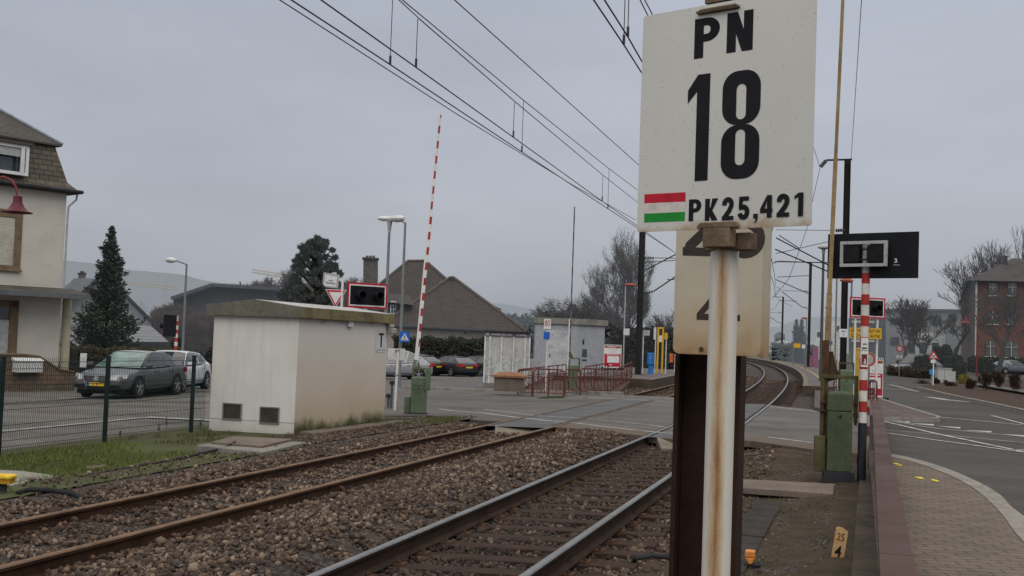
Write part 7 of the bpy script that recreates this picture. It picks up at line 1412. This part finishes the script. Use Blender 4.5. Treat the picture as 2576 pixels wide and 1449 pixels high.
def bare_tree(label, base, h_, spread, seed, mat, depth_=6, name='bare_tree', up_=.35, r0=None, lean=(0, 0), fork=3, trunk=.28, rmin=.010, group=None, tw=2, width=None):
    rd = random.Random(seed); P0_, P1_, A_, B2 = [], [], [], []; TP = ([], [], [], [])
    r0 = r0 or h_*.028
    def grow(p, d, L, r, lv):
        n = 3 if lv < 2 else 2; q = p; rr = r
        for i in range(n):
            d = (d+Vector((rd.gauss(0, .10), rd.gauss(0, .10), rd.gauss(0, .05)+.04*up_))).normalized(); q2 = q+d*(L/n); r2 = rr*(.86 if n == 3 else .82)
            T_ = TP if lv == 0 else (P0_, P1_, A_, B2)
            T_[0].append(tuple(q)); T_[1].append(tuple(q2)); T_[2].append(rr); T_[3].append(r2)
            if lv >= 1 and lv < depth_ and i < n-1 and rd.random() < .75:
                dd = (d+Vector((rd.gauss(0, 1), rd.gauss(0, 1), rd.gauss(.1, .5))).normalized()*.9).normalized(); grow(q2, dd, L*.55, max(rmin, r2*.55), lv+1)
            q, rr = q2, r2
        if lv < depth_:
            for k_ in range(fork if lv < 4 else 2):
                a_ = rd.uniform(0, 2*math.pi); sp_ = spread*rd.uniform(.6, 1.25)
                dd = (d*1.0+Vector((math.cos(a_), math.sin(a_), 0))*sp_+Vector((0, 0, up_*.5))).normalized()
                grow(q, dd, L*rd.uniform(.66, .86), max(rmin, rr*.72), lv+1)
    def twigs(k_):
        nn_ = len(P1_); ends = [i for i in range(nn_) if B2[i] < rmin*2.2]
        for i in ends:
            for _ in range(k_):
                d = Vector((rd.gauss(0, 1), rd.gauss(0, 1), rd.gauss(.35, .7))).normalized(); L = h_*rd.uniform(.018, .05); p = Vector(P1_[i]); q = p+d*L
                P0_.append(tuple(p)); P1_.append(tuple(q)); A_.append(rmin*.8); B2.append(rmin*.4)
    t_ = thing(name, label, 'tree', base, 0, group)
    L0 = h_*trunk; grow(Vector((0, 0, -.1)), Vector((lean[0], lean[1], 1)).normalized(), L0, r0, 0)
    twigs(tw)
    allz = np.array(P1_)[:, 2].max(); k_ = h_/allz
    if width:
        rr_ = np.percentile(np.hypot(np.array(P1_)[:, 0], np.array(P1_)[:, 1]), 96)*k_; kw = width/rr_
    else: kw = 1.
    kv = np.array([k_*kw, k_*kw, k_])
    sc_ = lambda T_: ([tuple(np.array(p)*kv) for p in T_[0]], [tuple(np.array(p)*kv) for p in T_[1]], T_[2], T_[3])
    segs('trunk', *sc_(TP), mat, t_); segs('crown', *sc_((P0_, P1_, A_, B2)), mat, t_); return t_
def spruce(label, base, h_, r_, mat, n=42, seed=1, droop=.25, dens=1., sz=.22, name='spruce'):
    rd = np.random.default_rng(seed); t_ = thing(name, label, 'tree', base); C, A, S = [], [], []
    mb = MB(); mb.cyl((0, 0, -.1), (0, 0, h_*.97), h_*.018, .02, 8); mb.build('trunk', bark, t_)
    for i in range(n):
        f = (i+.5)/n; z = h_*(.03+.95*f); rr = r_*(1-f)**.8*(.78+.45*rd.random()); nb = int(10+7*(1-f))
        for j in range(nb):
            a = rd.uniform(0, 2*math.pi); L = rr*rd.uniform(.55, 1.12)*(1.25 if rd.random() < .12 else 1); m_ = int((8+L*16)*dens)
            s_ = np.sqrt(rd.random(m_)); x = s_*L; zz_ = z-droop*L*s_+.42*L*s_**3+rd.normal(0, .05+.04*L*(1-s_), m_)
            sp_ = rd.normal(0, .05+.10*L*(1-s_*.8), m_)
            C.append(np.stack([x*math.cos(a)-sp_*math.sin(a), x*math.sin(a)+sp_*math.cos(a), zz_], 1))
            ax = np.stack([np.full(m_, math.cos(a)), np.full(m_, math.sin(a)), np.full(m_, .1)], 1)+rd.normal(0, .45, (m_, 3)); A.append(ax/np.linalg.norm(ax, axis=1)[:, None]); S.append(rd.uniform(.6, 1.3, m_)*sz)
    C, A, S = np.concatenate(C), np.concatenate(A), np.concatenate(S); tris('crown', C, A, S, mat, t_, .5); return t_
def clump_tree(label, base, h_, clumps, mat, name, sz=.2, per=260, trunk_r=.16, cat='tree', limbs=True):
    """clumps: (x,y,z,radius) in local metres"""
    t_ = thing(name, label, cat, base); C, A, S = [], [], []; P0_, P1_, A_, B_ = [], [], [], []
    for (x, y, z, r_) in clumps:
        n = int(per*(r_/.6)**2)+20; d = rng.normal(size=(n, 3)); d /= np.linalg.norm(d, axis=1)[:, None]; rad = r_*rng.random(n)**.35
        C.append(np.array([x, y, z])+d*rad[:, None]*np.array([1, 1, .8])); ax = d+rng.normal(0, .6, (n, 3))+np.array([0, 0, .5]); A.append(ax/np.linalg.norm(ax, axis=1)[:, None]); S.append(rng.uniform(.6, 1.3, n)*sz)
        if limbs: zz_ = max(.3, z-math.hypot(x, y)*.7-.3); P0_.append((0, 0, zz_)); P1_.append((x, y, z)); A_.append(.06); B_.append(.02)
    tris('crown', np.concatenate(C), np.concatenate(A), np.concatenate(S), mat, t_, .55)
    if limbs:
        mb = MB(); mb.cyl((0, 0, -.1), (0, 0, h_*.9), trunk_r, .04, 8); mb.build('trunk', bark, t_); segs('limb', P0_, P1_, A_, B_, bark, t_)
    return t_
needle = leafmat('spruce_needles', (.008, .012, .009), (.058, .070, .044), .02); needle2 = leafmat('pine_needles', (.014, .020, .015), (.040, .050, .032), .05); nfar = leafmat('far_needles', (.02, .028, .03), (.045, .055, .055), .22)
hedgem = leafmat('hedge_leaves', (.012, .014, .006), (.038, .042, .018), .03); hedgeb = leafmat('brown_hedge_leaves', (.035, .032, .016), (.085, .075, .038), .02); bushm = leafmat('bush_leaves', (.014, .017, .010), (.038, .040, .022), .05)
bk1 = pm('bark_grey', (.060, .052, .048), rough=.95, haze=.06, var=.3); bk2 = pm('bark_far', (.045, .037, .033), rough=.95, haze=.08, var=.3); bk3 = pm('twigs_reddish', (.085, .060, .050), rough=.95, haze=.10, var=.3)
p = B(262, 53, -.6); hh = HZ(p, 563)-p.z; spruce('tall dark pointed fir tree in front of the gabled house', p, hh, 1.75, needle, 40, 3, .18, 1.3, .18, name='fir_tree')
# long low boughs of that fir
pd = B(783, 74, -1.); hp = HZ(pd, 590)-pd.z; rd = random.Random(11); cl_ = []
s_ = 74/F
for i in range(230):
    f = rd.random()**.9; zz_ = hp*(.28+.68*f); w_ = (1-f)**.55*2.7+.25; x = rd.uniform(-w_, w_); cl_.append((x*math.cos(YAW), x*math.sin(YAW)+rd.uniform(-.6, .6), zz_-abs(x)*.12, rd.uniform(.17, .34)))
for i in range(7): cl_.append((rd.uniform(-.25, .4), 0, hp*(.80+.03*i), .22))
clump_tree('rounded dark pine tree with an open crown left of the street sign', pd, hp, cl_, needle2, 'pine_tree', .24, 300)
p = B(1588, 82, -.6); bare_tree('big bare tree with a fine rounded crown behind the left platform', p, HZ(p, 562)-p.z, .62, 5, pm('bark_soft', (.060, .048, .042), rough=.95, haze=.10, var=.3), 7, r0=.34, trunk=.19, lean=(-.02, 0), rmin=.008, tw=1, up_=.30, width=3.0)
for px, dp, yt, sd, l, sprd in ((1400, 88, 735, 2, 'small bare tree rising behind the relay box roof, left one', .8), (1470, 92, 730, 9, 'small bare tree rising behind the relay box roof, right one', .8), (1660, 88, 775, 31, 'low bare tree right of the grey mast', .8), (1310, 150, 785, 14, 'distant bare tree left of the relay box', .7), (1340, 165, 800, 15, 'more distant bare tree beside the relay box', .7)):
    p = B(px, dp, -.6); bare_tree(l, p, HZ(p, yt)-p.z, sprd, sd, bk1 if dp < 100 else bk2, 5, trunk=.16, rmin=.012 if dp < 100 else .03)
for px, dp, yt, sd, l, tr_, sp_ in ((2275, 112, 741, 21, 'bare wide tree before the grey flat-roofed building', .22, .75), (2436, 158, 628, 22, 'tall bare tree left of the brick building', .25, .42), (2508, 108, 715, 23, 'dark bare tree in front of the brick building', .32, .75), (2395, 150, 700, 24, 'lower bare tree between grey building and brick building', .25, .6), (2505, 175, 598, 25, 'tall thin bare tree above the brick building roof, left one', .35, .25), (2562, 180, 575, 26, 'tall thin bare tree above the brick building roof, right one', .35, .25), (2330, 118, 765, 27, 'small bare tree right of the wide one', .25, .7)):
    p = B(px, dp, -.05); bare_tree(l, p, HZ(p, yt)-p.z, sp_, sd, bk2, 6, trunk=tr_, rmin=.022, tw=0, r0=(HZ(p, yt)-p.z)*.034)
for i, (px, dp, yt) in enumerate(((640, 90, 700), (668, 90, 690), (700, 91, 672), (722, 90, 668), (748, 92, 690), (600, 90, 725), (850, 90, 700), (880, 92, 690))):
    p = B(px, dp, -1); o = bare_tree(['leftmost', 'second', 'third', 'fourth', 'fifth', 'lowest', 'sixth', 'rightmost'][i]+' of the slender leafless birches behind the hut roof', p, HZ(p, yt)-p.z, .34, 40+i, bk3, 6, name='birch', trunk=.22, up_=1., rmin=.018, r0=.09, group='birches behind the hut')
for i, (px, dp, yt) in enumerate(((395, 66, 770), (430, 68, 752), (478, 66, 780), (510, 67, 775), (540, 70, 800))):
    p = B(px, dp, -.8); bare_tree(['leftmost low', 'second tall', 'middle', 'fourth', 'rightmost low'][i]+' leafless shrub before the dark barn', p, HZ(p, yt)-p.z, .5, 60+i, bk3, 6, name='bare_shrub', trunk=.12, up_=.8, rmin=.010, r0=.06, fork=4, group='leafless shrubs before the barn')
for i, (px, yt) in enumerate(((935, 690), (942, 684), (952, 690))): pass
for px, yt, l in ((862+12, 700, 'pale slim poplar left of the stone chimney'), (882, 694, 'second pale slim poplar left of the stone chimney')):
    p = B(px-2, 140, -1); bare_tree(l, p, HZ(p, yt)-p.z, .16, 70+px, pm('poplar_bark', (.13, .115, .10), haze=.25), 5, name='poplar', trunk=.2, up_=1.2, rmin=.03, r0=.14)
for px, yt, l in ((330, 755, 'hazy poplar behind the crane jib, left'), (352, 752, 'hazy poplar behind the crane jib, right')):
    p = B(px, 260, -2); bare_tree(l, p, HZ(p, yt)-p.z, .14, 70+px, pm('poplar_far', (.07, .07, .075), haze=.72), 5, name='poplar', trunk=.2, up_=1.2, rmin=.06, r0=.2)
for px, yt, l in ((2001, 801, 'left one of the twin dark fir trees down the line'), (2014, 800, 'right one of the twin dark fir trees down the line')):
    p = B(px, 138, -.2); spruce(l, p, HZ(p, yt)-p.z, 1.1, nfar, 26, int(px), .2, .6, .3, name='fir_tree')
def hedge(label, pts, h_, th, mat, n, sz=.1, name='hedge', jit=.12, core=True, rnd=False):
    """pts: ground polyline; box hedge with leaf-covered uneven faces"""
    c_ = sum((Vector(p) for p in pts), Vector())/len(pts); t_ = thing(name, label, 'hedge', c_); C, A, S = [], [], []
    L = [(Vector(pts[i+1])-Vector(pts[i])).length for i in range(len(pts)-1)]; tot = sum(L)
    for i in range(len(pts)-1):
        a, b_ = Vector(pts[i])-c_, Vector(pts[i+1])-c_; d = (b_-a).normalized(); nv = Vector((-d.y, d.x, 0)); m_ = int(n*L[i]/tot)
        f = rng.random(m_); s = rng.uniform(-.5, .5, m_); z = rng.random(m_); side = rng.random(m_) < .6
        s = np.where(side, np.sign(s)*.5, s); z = np.where(side, z, 1.)
        bumpy = .10*np.sin(f*L[i]*3.1)+.07*np.sin(f*L[i]*7.7+1)
        Pn = np.outer(1-f, a)+np.outer(f, b_)+np.outer(s*th, nv)+np.outer(z*h_+np.where(side, 0, bumpy*h_*.35), (0, 0, 1)); C.append(Pn+rng.normal(0, jit, (m_, 3))*.7)
        ax = rng.normal(size=(m_, 3)); A.append(ax/np.linalg.norm(ax, axis=1)[:, None]); S.append(rng.uniform(.7, 1.5, m_)*sz)
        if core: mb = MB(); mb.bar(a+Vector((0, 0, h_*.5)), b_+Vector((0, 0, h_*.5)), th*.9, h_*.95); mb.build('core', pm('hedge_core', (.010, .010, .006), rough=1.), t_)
    tris('foliage', np.concatenate(C), np.concatenate(A), np.concatenate(S), mat, t_, .8); return t_
a, b_ = B(990, 86, -1.), B(1330, 86, -1.); hedge('tall dark clipped hedge behind the parked cars', [a, b_], HZ(b_, 864)-b_.z, 1.2, hedgem, 16000, .16)
a, b_ = B(168, 46, -.5), B(300, 47, -.5); c_ = B(440, 49, -.5); hedge('long brown-green hedge behind the saloon and under the fir tree', [a, b_, c_], HZ(a, 878)+.5, 1.4, hedgeb, 14000, .09, jit=.06)
a, b_ = B(300, 64, -.9), B(620, 74, -1.); hedge('dark thicket along the foot of the barn', [a, b_], 1.7, 2., hedgem, 9000, .2, name='thicket', jit=.25)
a, b_ = B(1560, 78, .1), B(1705, 74, .1); hedge('dark tall evergreen screen behind the left platform', [a, b_], HZ(a, 838)-.1, 1.6, leafmat('platform_hedge', (.010, .012, .008), (.030, .032, .022), .04), 12000, .2, jit=.2)
a, b_ = B(1240, 120, -.8), B(1350, 125, -.8); hedge('hazy row of bushes beyond the brown roof', [a, b_], HZ(a, 812)+.8, 2, nfar, 3000, .4, name='bush_row', jit=.5)
a, b_ = B(1352, 110, -.8), B(1560, 110, -.8); hedge('brownish bush row behind the relay box', [a, b_], HZ(a, 800)+.8, 2, leafmat('brown_bush', (.03, .027, .022), (.07, .062, .05), .15), 3500, .3, name='bush_row', jit=.5)
a, b_ = B(1945, 150, .1), B(2050, 150, .1); hedge('dark bushes at the foot of the twin fir trees', [a, b_], 1.9, 2, nfar, 3000, .3, name='bush_row', jit=.3)
def bush(label, px, dp, yt, rpx, mat, n=2600, sz=.10, zb_=None, name='bush', flat=.85):
    p = BZ(px, dp) if zb_ is None else B(px, dp, zb_); r_ = rpx*dp/F; h_ = HZ(p, yt)-p.z; C = []; d = rng.normal(size=(n, 3)); d /= np.linalg.norm(d, axis=1)[:, None]; rad = (rng.random(n)**.22)*(1+.10*np.sin(d[:, 0]*7)+.10*np.sin(d[:, 2]*9))
    C = d*rad[:, None]*np.array([r_, r_, h_*.5])+np.array([0, 0, h_*.48]); ax = d+rng.normal(0, .7, (n, 3)); ax /= np.linalg.norm(ax, axis=1)[:, None]
    t_ = thing(name, label, 'bush', p); tris('foliage', C, ax, rng.uniform(.6, 1.4, n)*sz, mat, t_, .6); segs('stems', [(0, 0, 0)]*6, [tuple(x) for x in C[:6]], [.03]*6, [.01]*6, bark, t_); return t_
bush('round clipped bush behind the white cabinet, left one', 2322, 86, 894, 27, bushm, 5000, .16)
bush('round clipped bush right of the white cabinet', 2403, 84, 894, 29, bushm, 5000, .16)
bush('dark evergreen bush behind the two round bushes', 2372, 110, 868, 33, needle2, 4000, .22)
bush('dark evergreen bush at the foot of the brick building', 2470, 112, 900, 30, bushm, 3500, .22)
bush('yellow-flowering shrub in the planted bed', 2426, 68, 941, 17, leafmat('yellow_bush', (.07, .06, .02), (.24, .19, .04)), 1500, .07)
brn = leafmat('brown_shrub', (.030, .022, .015), (.075, .055, .036), .0)
for i, (px, dp, yt, r_) in enumerate(((2322, 69, 952, 24), (2360, 66, 948, 20), (2392, 62, 955, 22), (2440, 58, 950, 28), (2478, 56, 935, 32), (2520, 58, 930, 34), (2560, 54, 935, 30), (2600, 52, 940, 30))):
    p = BZ(px, dp); bk4 = pm('shrub_bark', (.040, .028, .020), rough=.95, var=.3); bare_tree(['leftmost low', 'second low', 'third low', 'fourth', 'fifth', 'sixth', 'seventh', 'rightmost'][i]+' brown leafless shrub of the planted bed', p, HZ(p, yt)-p.z, (HZ(p, yt)-p.z)*0+.7, 90+i, bk4, 5, name='bare_shrub', trunk=.10, up_=1.1, rmin=.006, r0=.025, fork=4, tw=0, group='leafless shrubs of the planted bed')
hedge('low dark ground hedge on the bed before the parked car', [BZ(2255, 92), BZ(2345, 84)], .55, 1.5, brn, 3000, .12, jit=.15)
hedge('dark hedge in front of the brick building', [BZ(2440, 125), BZ(2640, 120)], HZ(BZ(2500, 125), 905), 1.5, bushm, 5000, .25, jit=.2)
struct(drape([tuple(BZ(x, d_)[:2]) for x, d_ in ((2455, 62), (2640, 47), (2660, 49), (2462, 66))], .22, 50, zf=lambda x, y: 0, mat=asphalt2, name='path'))
for i, (px, dp, yt, r_) in enumerate(((152, 44.5, 905, 7), (183, 44, 880, 12))): bush(['narrow dark shrub beside the cream column', 'dark shrub at the corner of the brown hedge'][i], px, dp, yt, r_, hedgem, 1200, .07, zb_=-.5)
# far-off woods on hills
def hill(name, prof, dist, mat, z0_=-12, rough_=3.):
    rd_ = random.Random(5); V = []; xs2 = [p[0] for p in prof]; n = 420
    for i in range(n):
        x = xs2[0]+(xs2[-1]-xs2[0])*i/(n-1); y = np.interp(x, xs2, [p[1] for p in prof])-rd_.uniform(0, rough_)*.55
        top = D(x, y, dist); mid = D(x, y, dist); V += [(top.x, top.y, top.z), (top.x*.86, top.y*.86, top.z*.45), (top.x*.62, top.y*.62, z0_)]
    mb = MB(); mb.add(V, [(3*i+k, 3*i+k+1, 3*i+k+4, 3*i+k+3) for i in range(n-1) for k in range(2)]); return struct(mb.build(name, mat, fix=False))
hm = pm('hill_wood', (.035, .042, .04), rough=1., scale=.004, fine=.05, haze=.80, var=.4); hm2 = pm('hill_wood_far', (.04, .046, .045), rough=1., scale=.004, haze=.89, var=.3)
hill('hill', ((-300, 640), (60, 646), (150, 655), (225, 662), (310, 678), (400, 686), (460, 692), (510, 706), (560, 713), (640, 716), (720, 735), (820, 745), (900, 760), (1000, 790)), 1500, hm)
hill('hill', ((820, 780), (1000, 770), (1180, 752), (1240, 763), (1290, 768), (1340, 778), (1400, 790), (1500, 812), (1700, 830), (1800, 838)), 1400, hm2, rough_=1.5)
hill('hill', ((1700, 840), (1900, 826), (1960, 822), (2000, 806), (2040, 799), (2100, 797), (2160, 806), (2260, 826), (2500, 850), (2700, 860)), 1300, hm2, rough_=1.5)
# grass on the verge
def bladesin(name, label, n, x0, x1, y0, y1, cond, c1, c2, hmin, hmax, zf):
    x = rng.uniform(x0, x1, n); y = rng.uniform(y0, y1, n); k = cond(x, y); x, y = x[k], y[k]; z = np.array([zf(a, b_) for a, b_ in zip(x, y)])
    hh_ = rng.uniform(hmin, hmax, len(x)); A = np.stack([rng.normal(0, .45, len(x)), rng.normal(0, .45, len(x)), np.ones(len(x))], 1); A /= np.linalg.norm(A, axis=1)[:, None]
    return tag(tris(name, np.stack([x, y, z+hh_*.4], 1), A, hh_, leafmat(name+'_m', c1, c2), None, .22), label, 'grass', kind='stuff')
noise2 = lambda x, y: np.sin(x*1.9+y*.7)+np.sin(y*1.3-x*2.3+1)+.6*np.sin(x*5.1+y*3.7)
verge = pm('verge_soil', (.055, .066, .024), rough=.95, scale=.9, fine=22, var=.45, c2=(.06, .045, .03), bmp=.3)
struct(drape([(-12.5, 3), (-8.9, 3), (-8.9, 17.4), (-9.3, 19.5), (-9.3, 27.3), (-12.5, 27.4), (-13.4, 26.6), (-13.0, 3)], -.012, 1.2, mat=verge, name='verge'))
dirt = pm('dirt', (.055, .043, .033), rough=.95, scale=1.2, fine=25, var=.4, bmp=.3)
struct(drape([(-10.7, 18.4), (-9.0, 18.2), (-8.75, 27.0), (-10.5, 27.2)], -.004, 1.2, mat=dirt, name='dirt'))
path2 = pm('rough_asphalt', (.075, .068, .062), rough=.95, scale=1.5, var=.3, bmp=.2)
struct(drape([(-10.55, 25.4), (-8.75, 24.2), (-8.6, 26.4), (-9.4, 27.0), (-10.6, 27.3)], .004, 1.2, mat=path2, name='path'))
bladesin('grass', 'short green grass between the mesh fence and the far track', 60000, -12.6, -8.7, 7, 19, lambda x, y: (rng.random(len(x)) < np.clip((17.6-y)/2+.25*noise2(x, y), 0, 1)) & (rng.random(len(x)) < np.clip((-9.65-x)/.5+.2*noise2(x*2, y), .06, 1)), (.048, .066, .017), (.125, .145, .040), .03, .07, lambda x, y: hz(x, y)-.01)
bladesin('weeds', 'brownish weeds and tufts around the foot of the white hut', 9000, -12.8, -9.3, 18, 25.5, lambda x, y: ((y < 21.0) & (noise2(x*2, y*2) > .2)) | ((x > -10.62) & (x < -10.4)), (.05, .045, .02), (.10, .085, .035), .03, .10, lambda x, y: hz(x, y)-.01)
bladesin('grass', 'patch of grass around the feet of the green machine and sign pole', 9000, -10.6, -8.7, 23.8, 27.0, lambda x, y: (noise2(x*2, y*2) > -.3) & ~((x > -10.0) & (y < 24.2)), (.04, .055, .015), (.11, .12, .04), .03, .08, lambda x, y: hz(x, y)-.01)
bladesin('weeds', 'thin weeds and moss on the earth beside the low wall', 15000, -1.9, -.12, 8, 21, lambda x, y: (noise2(x*2.2, y*1.6) > .75), (.030, .034, .012), (.075, .075, .030), .02, .055, zb)
bladesin('grass', 'grass tuft strip in front of the far green machine and railings', 2500, -10.4, -8.7, 39.0, 40.4, lambda x, y: noise2(x, y) > -.5, (.03, .04, .014), (.09, .10, .035), .04, .10, lambda x, y: hz(x, y)-.02)
soil = pm('earth', (.058, .042, .030), rough=.95, scale=2.5, fine=40, var=.5, bmp=.5, c2=(.034, .030, .018), spec=.1)
xsg = [-1.75, -1.5, -1.3, -1.1, -.7, -.4, -.1, .16]; struct(grid_mesh('earth', xsg, [3+.5*i for i in range(38)], lambda x, y: zb(x, y)+.006+random.uniform(-.008, .012), soil))
for i, (x, y, h_) in enumerate(((-12.45, 19.35, .38), (-12.45, 19.1, .24), (-12.42, 20.5, .22), (-12.45, 17.9, .2))):
    t_ = thing('weed_stalk', ['tallest dry weed stalk at the foot of the mesh fence', 'short dry weed stalk beside the tallest one', 'dry weed stalk nearest the hut at the fence', 'lone low weed stalk at the fence'][i], 'weed', (x, y, -.33)); segs('stem', [(0, 0, 0), (.005, 0, h_*.5)], [(.005, 0, h_*.5), (-.01, 0, h_)], [.005, .004], [.004, .003], bark, t_); n_ = 40; C = np.stack([rng.normal(0, .012, n_), rng.normal(0, .012, n_), h_*rng.uniform(.55, 1, n_)], 1); A = np.tile([[0, 0, 1.]], (n_, 1))+rng.normal(0, .3, (n_, 3)); A /= np.linalg.norm(A, axis=1)[:, None]; tris('seed_head', C, A, np.full(n_, .035), brn, t_, .3)
# ------------------------------------------------------------ camera
cd = bpy.data.cameras.new('camera'); cam = bpy.data.objects.new('camera', cd); col.objects.link(cam); scene.camera = cam
M_ = Matrix((R_, U_, -F_)).transposed().to_4x4(); cam.matrix_world = Matrix.Translation((0, 0, H)) @ M_
cd.sensor_width = 36; cd.lens = F/2576*36; cd.clip_start = .1; cd.clip_end = 6000
scene.view_settings.view_transform = 'Standard'; scene.view_settings.look = 'None'; scene.view_settings.exposure = 0; scene.view_settings.gamma = 1
scene.cycles.max_bounces = 5; scene.cycles.use_denoising = True
